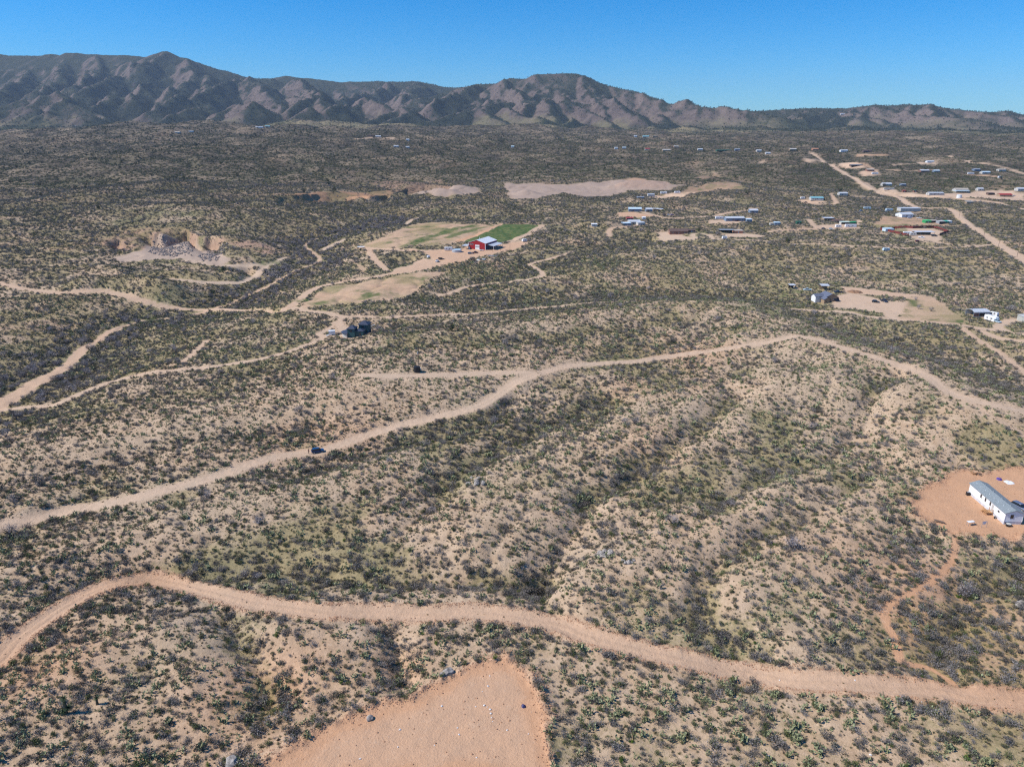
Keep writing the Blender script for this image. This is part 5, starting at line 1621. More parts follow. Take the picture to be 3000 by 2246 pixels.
window(home, HL / 2, 0 - yr * .25, 1.7, 1.0, 1.25, '+x', WHITE)
dx_ = HL * .17
MB().box(dx_ - .45, dx_ + .45, min(yl, yl * 1.012), max(yl, yl * 1.012), .78, 2.8).part('door', OFFWHITE, home)
for x in (-HL / 2 + .02, HL / 2 - .02):
    for y in (-HW / 2, HW / 2):
        MB().box(x - .07, x + .07, y - .05, y + .05, .75, HH - .12).part('corner_trim', WHITE, home)
def home_pt(lx, ly):
    c_, s_ = cos(home.rotation_euler[2]), sin(home.rotation_euler[2])
    return (home.location[0] + lx * c_ - ly * s_, home.location[1] + lx * s_ + ly * c_)
# wooden steps with rails
st = root('entry_steps', 'new orange timber steps with railings at the mobile home door', 'steps', 0, 0, home.rotation_euler[2], xy=home_pt(dx_, yl - sgn * 1.05))
MB().box(-.9, .9, -.9, .9, .72, .80).part('deck', NEWWOOD, st)
for k in range(3):
    MB().box(-1.25 - .3 * k, -.92 - .3 * k, -.8, .8, .55 - .2 * k, .61 - .2 * k).part('tread', NEWWOOD, st)
for x in (-.85, 0, .85):
    for y in (-.85, .85):
        MB().box(x - .05, x + .05, y - .05, y + .05, -.3, 1.75 if not (abs(x) < .1 and y * -sgn < 0) else .72).part('post', NEWWOOD, st)
for z in (1.2, 1.66):
    MB().box(-.9, .9, -sgn * .87 - .03, -sgn * .87 + .03, z, z + .08).part('rail', NEWWOOD, st)
    MB().box(.84, .9, -.8, .8, z, z + .08).part('rail', NEWWOOD, st)
for k in range(9):
    x = -.8 + 1.6 * k / 8
    MB().box(x - .02, x + .02, -sgn * .87 - .02, -sgn * .87 + .02, .8, 1.66).part('baluster', NEWWOOD, st)
ac = root('air_conditioner', 'dark grey air conditioner box at the far corner of the mobile home', 'air conditioner', 0, 0, home.rotation_euler[2], xy=home_pt(-HL / 2 + .8, yl - sgn * .55))
MB().box(-.45, .45, -.4, .4, -.2, .95).part('housing', BLACKPL, ac); MB().cyl(0, 0, .953, 1.02, .34, .34, 12).part('fan_grille', TIN, ac)
tub = root('stock_tub', 'dark round tub with white lid at the near corner of the mobile home', 'tub', 0, 0, 0, xy=home_pt(HL / 2 + .75, yl * .62))
MB().cyl(0, 0, -.2, .62, .62, .7, 16).part('tub_wall', BLACKPL, tub); MB().cyl(0, 0, .625, .7, .62, .6, 16).part('lid', OFFWHITE, tub)
wh = root('spare_wheels', 'stacked wheels lying beside the timber steps', 'wheels', 0, 0, .4, xy=home_pt(dx_ + 2.6, yl - sgn * .5))
MB().wheel(0, 0, .38, .38, .25).part('tyre', BLACK, wh); MB().wheel(0, -.16, .38, .2, .04).part('rim', GALV, wh)
car(2986, 1489, radians(-72), (.13, .16, .24), 'blue grey car parked behind the mobile home', L=4.7)
# yard bits
o = root('scrap_heap', 'dark heap of scrap timber lying on the edge of the orange pad', 'scrap heap', 2752, 1529, radians(-28))
for k in range(9):
    l = 1.6 + .12 * k
    p = MB().box(-l / 2, l / 2, -.09, .09, .0, .09).part('plank', WOOD, o); p.location = (random.uniform(-.4, .4), random.uniform(-.45, .45), .05 + .05 * k); p.rotation_euler = (0, random.uniform(-.08, .08), random.uniform(-.5, .5))
def stand(px, py, rz, label, top):
    o = root('folding_table', label, 'table', px, py, rz)
    MB().box(-.95, .95, -.42, .42, 1.02, 1.08).part('tabletop', top, o)
    for x in (-.85, .85):
        for y in (-.34, .34):
            MB().box(x - .03, x + .03, y - .03, y + .03, -.3, 1.02).part('leg', TIN, o)
stand(2842, 1537, radians(12), 'white topped table standing alone on the pad in front of the mobile home', WHITE)
o = root('clothes_line', 'thin frame with a white cloth hung on it near the mobile home', 'clothes line', 2882, 1545, radians(5))
for x in (-.7, .7): MB().box(x - .03, x + .03, -.03, .03, -.3, 1.9).part('post', TIN, o)
MB().box(-.75, .75, -.025, .025, 1.86, 1.91).part('rail', TIN, o); MB().prism([(-.5, 1.05), (-.1, .95), (.35, 1.1), (.4, 1.84), (-.55, 1.84)], 'y', -.012, .012).part('cloth', WHITE, o)
tb_ = MB(); r_ = random.Random(3)
def heap_mesh(seed, R, H, n=10):
    r = random.Random(seed); v = [(0, 0, H)]; f = []
    for k in range(n):
        a = 2 * pi * k / n; q = R * r.uniform(.55, .8); v.append((q * cos(a), q * sin(a), H * r.uniform(.4, .9)))
    for k in range(n):
        a = 2 * pi * (k + .3) / n; q = R * r.uniform(.85, 1.15); v.append((q * cos(a), q * sin(a), -.08))
    for k in range(n):
        f.append((0, 1 + k, 1 + (k + 1) % n)); f.append((1 + k, 1 + n + k, 1 + n + (k + 1) % n)); f.append((1 + k, 1 + n + (k + 1) % n, 1 + (k + 1) % n))
    f.append(tuple(range(2 * n, n, -1)))
    return MB().add(v, f)
mesh_thing('folded_tarp', 'purple tarp heaped on the pad beyond the mobile home', 'tarp', heap_mesh(1, .9, .6), PURPLE, 2927, 1404)
mesh_thing('plastic_sheet', 'white plastic sheet spread beside the purple tarp', 'sheet', heap_mesh(2, 1.6, .10, 14), WHITE, 2955, 1412, .4)
o = root('lumber_pile', 'pale sawn lumber pile on the far rim of the orange pad', 'lumber', 2860, 1389, radians(-15), 2)
for k in range(8):
    p = MB().box(-1.3, 1.3, -.08, .08, 0, .1).part('board', NEWWOOD if k % 3 else WOOD, o); p.location = (random.uniform(-.5, .5), random.uniform(-.5, .5), .1 + .06 * k); p.rotation_euler = (0, random.uniform(-.15, .15), random.uniform(-.8, .8))
mesh_thing('blue_tarp', 'crumpled dark blue tarp lying on the near graded pad', 'tarp', heap_mesh(4, .5, .35), BLUETARP, 1534, 2068)

# blue car on the road and the person behind it
d_ = unit(cast([(965, 1314)])[0] - cast([(880, 1328)])[0])
car(931, 1324, math.atan2(d_[1], d_[0]), (.015, .07, .17), 'dark blue hatchback stopped on the dirt road', L=4.2, Wd=1.75, Hh=1.55)
pp = root('person', 'person in red top and dark trousers standing behind the blue car', 'person', 905, 1329, radians(60))
J = [(0, 0, .95), (0, 0, 1.2), (0, 0, 1.42), (0, 0, 1.53), (0.01, 0, 1.68), (0, .1, .9), (.02, .11, .5), (0, .12, .07), (.14, .13, .04), (0, -.1, .9), (-.03, -.11, .5), (-.06, -.12, .07), (.08, -.13, .04), (0, .2, 1.40), (.03, .25, 1.13), (.12, .24, .9), (.16, .235, .82), (0, -.2, 1.40), (.02, -.25, 1.13), (.1, -.24, .9), (.14, -.235, .82)]
E = [(0, 1), (1, 2), (2, 3), (3, 4), (0, 5), (5, 6), (6, 7), (7, 8), (0, 9), (9, 10), (10, 11), (11, 12), (2, 13), (13, 14), (14, 15), (15, 16), (2, 17), (17, 18), (18, 19), (19, 20)]
R_ = [(.15, .11), (.14, .1), (.15, .1), .055, .1, .09, .06, .045, .04, .09, .06, .045, .04, .06, .045, .035, .035, .06, .045, .035, .035]
body = skin_figure('body', J, E, R_, paint('trousers', (.05, .035, .035), .8), pp)
skin_figure('shirt', [(0, 0, 1.0), (0, 0, 1.2), (0, 0, 1.43), (0, .2, 1.41), (.03, .25, 1.15), (0, -.2, 1.41), (.02, -.25, 1.15)], [(0, 1), (1, 2), (2, 3), (3, 4), (2, 5), (5, 6)], [(.17, .13), (.16, .12), (.16, .115), .075, .06, .075, .06], paint('red_shirt', (.32, .06, .04), .8), pp)
skin_figure('head', [(0.01, 0, 1.58), (.02, 0, 1.70), (.06, 0, 1.66)], [(0, 1), (1, 2)], [.085, .1, .04], SKIN, pp)
skin_figure('hair', [(0, 0, 1.74), (-.05, 0, 1.68)], [(0, 1)], [.095, .07], paint('dark_hair', (.03, .02, .015), .7), pp)

# poles
power_pole(1228, 1087, 10.5, 'power pole with transformer beside the black water tank', radians(35), True, True)
power_pole(1213, 1078, 5.2, 'short brown pole just behind the black water tank', radians(35), True, False, .12)
power_pole(1386, 976, 10, 'power pole on the slope right of the dark teal house', radians(35))
power_pole(1572, 905, 10, 'power pole standing next to the pale curving track', radians(35))
power_pole(1870, 886, 10, 'power pole past the end of the pale curving track', radians(35))
power_pole(2310, 897, 11, 'power pole left of the tan gabled house', radians(20))
power_pole(2838, 951, 10.5, 'leaning brown power pole in front of the white arched carport', radians(20))
for k, (a, b, l) in enumerate([((2745, 608), 9, 'pole at the bend where the wide road leaves the houses'), ((2809, 639), 9, 'first pole along the near side of the wide dirt road'), ((2882, 693), 9.5, 'second pole along the near side of the wide dirt road'), ((2925, 722), 9.5, 'third pole along the wide dirt road, at the driveway turning'), ((2979, 753), 9.5, 'pole nearest the right edge along the wide dirt road')]):
    power_pole(a[0], a[1], b, 'slim power ' + l, radians(-20))
for a, l in (((1494, 733), 'bare post at the right end of the barn yard'), ((1466, 735), 'bare post in front of the barn porch'), ((1444, 738), 'bare post beside the barn porch shadow')):
    o = root('yard_post', l, 'post', a[0], a[1]); MB().cyl(0, 0, -.4, 5.4, .12, .09, 7).part('shaft', POLEW, o)
tank(1222, 1089, 1.35, 2.3, 'black round water tank with domed lid beside the power pole', BLACKPL, rings_=2)
mesh_thing('white_drum', 'small white drum between the black tank and the pole', 'drum', MB().cyl(0, 0, -.1, .95, .32, .32, 12).cyl(0, 0, .953, 1.0, .2, .2, 10), WHITE, 1231, 1084)

# dark teal house
hx = cast([(1045, 984)])[0]
dk = root('dark_house', 'dark teal house with steep slate roofs and a fan shaped porch roof', 'house', 0, 0, radians(-8), 8, xy=hx)
dk.scale = (.86, .86, .80)
MB().box(-4.6, -.2, -2.6, 2.6, -.5, 5.2).part('wall', TEALW, dk)
hip_roof(-2.4, 0, 4.4, 5.2, 5.22, 2.0, .45, .2).part('roof', SLATE, dk)
MB().box(.6, 6.0, 3.0, 9.0, -.5, 6.6).part('wall', TEALW, dk)
hip_roof(3.3, 6.0, 5.4, 6.0, 6.62, 2.2, .6, .2).part('roof', SLATE, dk)
MB().box(-.195, 4.8, -1.6, 2.98, -.5, 3.6).part('wall', TEALW, dk)
hip_roof(2.3, .7, 4.9, 4.5, 3.62, 1.2, .3, .2).part('roof', SLATE, dk)
n = 10
va = [(-4.3, 1.2, 4.6)] + [(-4.3 + 5.4 * cos(radians(100 + 170 * k / n)), 1.2 + 5.4 * sin(radians(100 + 170 * k / n)), 2.4) for k in range(n + 1)]
vb = [(x, y, z - .12) for x, y, z in va]
MB().add(va + vb, [(0, k, k + 1) for k in range(1, n + 1)] + [(n + 2, n + 3 + k, n + 2 + k) for k in range(1, n + 1)] + [(k, k + n + 2, k + n + 3, k + 1) for k in range(1, n + 1)] + [(0, 1, n + 3, n + 2), (n + 1, 0, n + 2, 2 * n + 3)]).part('porch_roof', SLATE, dk)
vw = [(-4.3 + 4.6 * cos(radians(105 + 160 * k / n)), 1.2 + 4.6 * sin(radians(105 + 160 * k / n))) for k in range(n + 1)] + [(-4.62, .4), (-4.62, 2.0)]
MB().prism(vw, 'z', -.5, 2.2).part('porch_wall', OFFWHITE, dk)
window(dk, -2.4, -2.6, 3.2, 1.2, 1.2, '-y', SLATE); window(dk, 3.3, 3.0, 4.6, 1.2, 1.0, '-y', SLATE); window(dk, 2.6, -1.6, 1.2, 1.3, 1.1, '-y', SLATE)
MB().box(6.1, 7.6, 1.0, 1.2, 1.8, 2.0).part('deck_beam', WOOD, dk)
MB().box(5.0, 8.6, -1.0, 2.9, 1.5, 1.7).part('deck', WOOD, dk)
for x in (5.2, 8.4):
    for y in (-.8, 2.7): MB().box(x - .08, x + .08, y - .08, y + .08, -.5, 1.5).part('post', WOOD, dk)
bt = root('box_trailer', 'small white box trailer with its rear open beside the dark teal house', 'trailer', 973, 982, radians(18), 3)
MB().prism([(-1.1, .5), (1.1, .5), (1.1, 2.6), (-1.1, 2.6)], 'x', -1.6, 1.6).part('box', WHITE, bt)
MB().box(-1.63, -1.58, -.95, .95, .6, 2.45).part('opening', DARKIN, bt); MB().prism([(-1.62, .5), (-3.0, -.02), (-3.0, .06), (-1.62, .58)], 'y', -1, 1).part('ramp', TIN, bt)  # open rear is a dark plate coloured for the shade inside
for sy in (-1, 1): MB().wheel(.2, sy * 1.15, .33, .33, .2).part('wheel', BLACK, bt)
MB().box(1.6, 2.8, -.05, .05, .45, .55).part('tow_bar', BLACK, bt)
ft = root('flatbed_trailer', 'dark flatbed trailer parked behind the white box trailer', 'trailer', 992, 978, radians(25), 2)
MB().box(-1.8, 1.8, -1, 1, .55, .68).part('bed', WOOD, ft); MB().box(1.8, 3.0, -.05, .05, .5, .6).part('tow_bar', BLACK, ft)
for sy in (-1, 1): MB().wheel(0, sy * 1.12, .33, .33, .2).part('wheel', BLACK, ft)
for k, p in enumerate([(1082, 956), (1092, 953), (1100, 962), (1118, 963)]):
    mesh_thing('pale_board', ['pale board lying behind the dark teal house', 'second pale board behind the dark teal house', 'pale sheet lying right of the dark teal house', 'white slab furthest right of the dark teal house'][k], 'board', MB().box(-1.2, 1.2, -.6, .6, 0, .12), OFFWHITE, p[0], p[1], .5 * k)

# ------------------------------------------------------------------ red barn and its yard
bxy = cast([(1397, 731)])[0]
bR = radians(-24); bW, bL, bH, bP = 16.8, 24.0, 5.7, 8.4
ctr = bxy + np.array([-sin(bR), cos(bR)]) * bL / 2
barn = root('red_barn', 'big red metal barn with white roof and open side porch', 'barn', 0, 0, bR, 17, xy=ctr)
bz = ground_z(*bxy) - barn.location[2]
barn.location[2] += bz
MB().prism([(-bW / 2, -1.5), (bW / 2, -1.5), (bW / 2, bH), (0, bP), (-bW / 2, bH)], 'y', -bL / 2, bL / 2).part('wall', RED, barn)
e = (bP - bH) / (bW / 2) * .4
brf = MB().prism([(-bW / 2 - .4, bH - e + .05), (0, bP + .05), (bW / 2 + .4, bH - e + .05), (bW / 2 + .4, bH - e + .25), (0, bP + .25), (-bW / 2 - .4, bH - e + .25)], 'y', -bL / 2 - .3, bL / 2 + .3).part('roof', paint('bright_white_roof', (.82, .82, .82), .45, rib=('X', .45)), barn)
MB().cyl(-4, 2, bP - 1.2, bP + .5, .25, .25, 8).part('flue', GALV, brf)
dr = MB().box(-1.6, 2.6, -bL / 2 - .08, -bL / 2 + .05, 0, 4.2).part('roller_door', WHITE, barn)
for k in range(4): MB().box(-1.3 + k * 1.0, -.6 + k * 1.0, -bL / 2 - .11, -bL / 2 - .05, 2.2, 2.9).part('pane', GLASS, dr)
for k in range(3): window(barn, -bW / 2 + 1.3 + k * 1.5, -bL / 2, 3.9, 1.35, 1.2)
MB().box(-bW / 2 + .6, -bW / 2 + 1.6, -bL / 2 - .07, -bL / 2 + .05, 0, 2.1).part('door', WHITE, barn)
for x in (-bW / 2, bW / 2): MB().box(x - .2, x + .2, -bL / 2 - .06, -bL / 2 + .3, -1, bH - .25).part('corner_trim', WHITE, barn)
MB().prism([(bW / 2 + .22, 4.4), (bW / 2 + 7.0, 3.3), (bW / 2 + 7.0, 3.45), (bW / 2 + .22, 4.55)], 'y', -bL / 2 + 3.0, bL / 2 - 2).part('porch_roof', WHITE_ROOF, barn)
for k in range(5):
    y = -bL / 2 + 3.3 + (bL - 5.6) * k / 4
    MB().box(bW / 2 + 6.6, bW / 2 + 6.8, y - .1, y + .1, -1.0, 3.35).part('post', WHITE, barn)
MB().box(bW / 2 + .003, bW / 2 + .03, -bL / 2 + .3, bL / 2 - .3, 0, 3.9).part('porch_wall', paint('painted_porch_shade', (.05, .055, .12), .6), barn)  # shade of the barn's right wall, put on as a dark navy sheet
lt = open_shed(1366, 729, 5, 7, 3.2, 'pale lean-to roof on posts at the left side of the red barn', WHITE_ROOF, bR, 'lean_to', 'lean-to')
tank(1338, 738, 4.3, 2.3, 'wide galvanised stock tank beside the white trailer in the barn yard', GALV, 'stock_tank', 'stock tank', topless=True, rings_=2)
camper(1314, 734, radians(4), 'white travel trailer left of the galvanised tank', L=7.0)
car(1378, 744, radians(18), (.30, .32, .34), 'silver car parked in front of the red barn', L=4.8)
pickup(1392, 742, radians(35), (.12, .01, .015), 'dark red pickup behind the silver car at the barn')
o = root('small_boat', 'small white boat on a trailer by the barn door', 'boat', 1410, 735, radians(-20), 2)
MB().loft([[(x, -w, .55), (x, -w * 1.15, 1.15), (x, w * 1.15, 1.15), (x, w, .55)] for x, w in ((-2.2, .75), (.6, .8), (1.8, .45), (2.5, .08))]).part('hull', WHITE, o); MB().box(-.7, .5, -.5, .5, 1.15, 1.7).part('windscreen', GLASS, o)
for sy in (-1, 1): MB().wheel(-.4, sy * .85, .28, .28, .18).part('wheel', BLACK, o)
pickup(1281, 767, radians(-100), (.78, .78, .78), 'white pickup by the slope at the lower edge of the barn yard', L=5.4)
o = root('utility_trailer', 'black utility trailer parked beyond the white pickup', 'trailer', 1292, 760, radians(-12), 3)
MB().box(-2.6, 2.6, -1.1, 1.1, .6, .75).part('bed', BLACKPL, o); MB().box(2.6, 4.0, -.06, .06, .55, .65).part('tow_bar', BLACKPL, o); MB().box(-2.2, 1.0, -.8, .8, .76, 1.5).part('load', DARKIN, o)
for x in (-.5, .5):
    for sy in (-1, 1): MB().wheel(x, sy * 1.2, .38, .38, .22).part('wheel', BLACK, o)
tank(1255, 754, 1.3, 1.5, 'small white water tank on the slope left of the white pickup', WHITE)
o = root('long_boat', 'long silver boat hull lying on the yard edge', 'boat', 1443, 752, radians(-8), 3)
MB().loft([[(x, -w, .3), (x, -w * 1.2, 1.0), (x, w * 1.2, 1.0), (x, w, .3)] for x, w in ((-3.6, .7), (0, .85), (2.2, .6), (3.6, .08))]).part('hull', GALV, o); MB().box(-2.5, 1.5, -.6, .6, 1.0, 1.15).part('cover', TIN, o)
camper(1536, 708, radians(30), 'small white trailer at the far right corner of the barn yard', L=4.5, Hh=2.0)
for k, (p, l) in enumerate([((1386, 762), 'rusty scrap heap below the barn yard, next to the bare tree'), ((1402, 762), 'pale scrap heap in the middle of the row below the barn yard'), ((1417, 760), 'grey scrap heap nearest the silver boat')]):
    mesh_thing('scrap_pile', l, 'scrap', heap_mesh(20 + k, 2.2, .9), [BRICK, OFFWHITE, TIN][k], p[0], p[1], k)
o = open_shed(1058, 728, 6, 3, 1.6, 'low white topped frame at the left end of the upper yard road', WHITE, 0.1, 'loading_rack', 'rack', .1)

# ------------------------------------------------------------------ tan gabled house on the right and what stands round it
th = root('tan_house', 'tan stucco house with dark blue grey gabled roofs in the cleared yard', 'house', 2432, 884, radians(6), 10)
def gab(o, cx, cy, W, D, H, rise, wall, roofm, axis='y', ov=.4):
    if axis == 'y':
        MB().prism([(cx - W / 2, -.8), (cx + W / 2, -.8), (cx + W / 2, H), (cx, H + rise), (cx - W / 2, H)], 'y', cy - D / 2, cy + D / 2).part('wall', wall, o)
        e = rise / (W / 2) * ov
        MB().prism([(cx - W / 2 - ov, H - e + .04), (cx, H + rise + .04), (cx + W / 2 + ov, H - e + .04), (cx + W / 2 + ov, H - e + .22), (cx, H + rise + .22), (cx - W / 2 - ov, H - e + .22)], 'y', cy - D / 2 - ov, cy + D / 2 + ov).part('roof', roofm, o)
    else:
        MB().prism([(cy - D / 2, -.8), (cy + D / 2, -.8), (cy + D / 2, H), (cy, H + rise), (cy - D / 2, H)], 'x', cx - W / 2, cx + W / 2).part('wall', wall, o)
        e = rise / (D / 2) * ov
        MB().prism([(cy - D / 2 - ov, H - e + .04), (cy, H + rise + .04), (cy + D / 2 + ov, H - e + .04), (cy + D / 2 + ov, H - e + .22), (cy, H + rise + .22), (cy - D / 2 - ov, H - e + .22)], 'x', cx - W / 2 - ov, cx + W / 2 + ov).part('roof', roofm, o)
BGROOF = paint('blue_grey_roof', (.13, .145, .19), .6)
gab(th, .5, 4, 7.6, 9, 3.4, 1.9, TANW, BGROOF)
gab(th, -6.2, 5.2, 5.6, 5.5, 3.1, 1.3, WHITE, BGROOF, 'x', .45)
gab(th, -4.2, -1.3, 3.6, 4.0, 2.5, 1.0, TANW, BGROOF)
MB().box(-1.3, -.3, -.58, -.45, 0, 2.1).part('door', paint('dark_red_door', (.10, .012, .012), .5), th)
window(th, 2.4, -.5, 1.2, 1.7, 1.2); window(th, -4.6, -3.3, .4, .9, 1.0, '-y', TANW)
o = root('solar_panel', 'black panel leaning beside the tan gabled house', 'panel', 2451, 883, radians(6), 2)
MB().prism([(-1.0, .4), (1.0, 2.6), (1.0, 2.7), (-1.0, .5)], 'x', -1.5, 1.5).part('panel', SOLAR, o)
for x in (-1.2, 1.2): MB().box(x - .05, x + .05, .5, .6, -.3, 2.1).part('post', TIN, o)
open_shed(2319, 845, 3.8, 3.4, 2.6, 'small white roofed animal shelter furthest left of the tan house', WHITE_ROOF, .05, 'animal_shelter', 'shelter', .3, back=DARKIN)
open_shed(2414, 849, 5.2, 4.4, 3.3, 'larger white roofed animal shelter behind the tan house', WHITE_ROOF, -.1, 'animal_shelter', 'shelter', .4, back=TANW)
pickup(2365, 851, radians(176), (.62, .74, .76), 'pale blue old pickup parked behind the tan house')
pickup(2455, 858, radians(172), (.02, .025, .05), 'dark navy pickup parked near the horses')
def horse(px, py, rz, label, graze):
    o = root('horse', label, 'horse', px, py, rz)
    hd = [(1.0, 0, 1.15), (1.28, 0, .72), (1.42, 0, .42)] if graze else [(1.0, 0, 1.5), (1.2, 0, 1.85), (1.5, 0, 1.72)]
    J = [(0, 0, 1.2), (.5, 0, 1.2), (.75, 0, 1.3), (-.5, 0, 1.22), (-.72, 0, 1.22)] + hd
    E = [(0, 1), (1, 2), (0, 3), (3, 4), (2, 5), (5, 6), (6, 7)]
    R = [(.3, .33), (.28, .33), (.2, .26), (.27, .3), (.2, .24), .16, .12, .08]
    for sx, kind in ((.55, 0), (-.6, 1)):
        for sy in (-.17, .17):
            b = len(J)
            if kind == 0: J += [(sx, sy, .85), (sx + .02, sy, .48), (sx, sy, .1), (sx + .05, sy, .02)]
            else: J += [(sx + .12, sy, .85), (sx - .16, sy, .52), (sx - .08, sy, .12), (sx - .03, sy, .02)]
            E += [(1 if kind == 0 else 3, b), (b, b + 1), (b + 1, b + 2), (b + 2, b + 3)]
            R += [.14, .075, .05, .06]
    skin_figure('body', J, E, R, HIDE, o)
    skin_figure('tail', [(-.85, 0, 1.3), (-1.0, 0, .9), (-.98, 0, .5)], [(0, 1), (1, 2)], [.05, .08, .04], BLACK, o)
horse(2436, 851, radians(30), 'dark bay horse standing at the larger animal shelter', False)
horse(2470, 851, radians(160), 'dark bay horse grazing alone beyond the navy pickup', True)
car(2565, 886, radians(-25), (.025, .025, .03), 'black car with pale roof load parked in the cleared yard', L=4.7)
pickup(2590, 884, radians(-80), (.03, .035, .06), 'dark truck parked right of the black car in the yard')
mesh_thing('soil_heap', 'low heap of dark soil beyond the cleared yard', 'heap', heap_mesh(31, 5, 1.4, 12), paint('dark_soil', (.25, .14, .08), .95), 2505, 856)
cp = root('arched_carport', 'white arched metal carport stacked with goods near the right edge', 'carport', 2863, 923, radians(4), 6)
n = 9
arc = [(3.6 * cos(pi * k / n), 2.5 + 1.3 * sin(pi * k / n)) for k in range(n + 1)]
pts_ = [(3.6, -.4)] + arc + [(-3.6, -.4)]
inn = [(-3.5, -.4)] + [(x * .97, z - .09) for x, z in arc[::-1]] + [(3.5, -.4)]
MB().prism([(y, z) for y, z in pts_ + inn], 'x', -5.2, 5.2).part('shell', WHITE_ROOF, cp)
MB().box(-5.0, -1.6, -3.66, -3.6, .2, 2.4).part('side_door', BRICK, cp); MB().box(-1.4, 4.9, -3.655, -3.605, .2, 2.3).part('opening', DARKIN, cp)  # opening is a dark sheet on the shell, shade in its colour
for k, (p, l) in enumerate([((2870, 926), 'white box nearest the arched carport opening'), ((2877, 927), 'white carton in front of the arched carport'), ((2883, 923), 'white upright freezer at the right end of the arched carport')]):
    mesh_thing('storage_box', l, 'box', MB().box(-.7, .7, -.5, .5, -.2, [1.0, .8, 1.9][k]).box(-.72, .72, -.52, .52, [1.003, .803, 1.903][k], [1.1, .9, 2.0][k]), WHITE, p[0], p[1], .3 * k)
camper(2903, 941, radians(-80), 'white motorhome facing the viewer beside the arched carport', L=8.2, Wd=2.5, Hh=2.9, name='motorhome', cat='motorhome', motor=True)
car(2922, 944, radians(-82), (.45, .58, .66), 'pale blue car right of the white motorhome', L=4.3)
camper(2911, 926, radians(-60), 'small white trailer behind the white motorhome', L=4.5, Hh=2.0)
flat_shed(3006, 940, 7, 6, 2.8, 'grey block shed cut off by the right edge', paint('grey_block', (.42, .42, .38), .8), OFFWHITE, .1)
camper(2595, 735, radians(4), 'pale blue trailer alone in the scrub below the long driveway', L=5.5, Hh=2.0, mat=PALEBLUE)
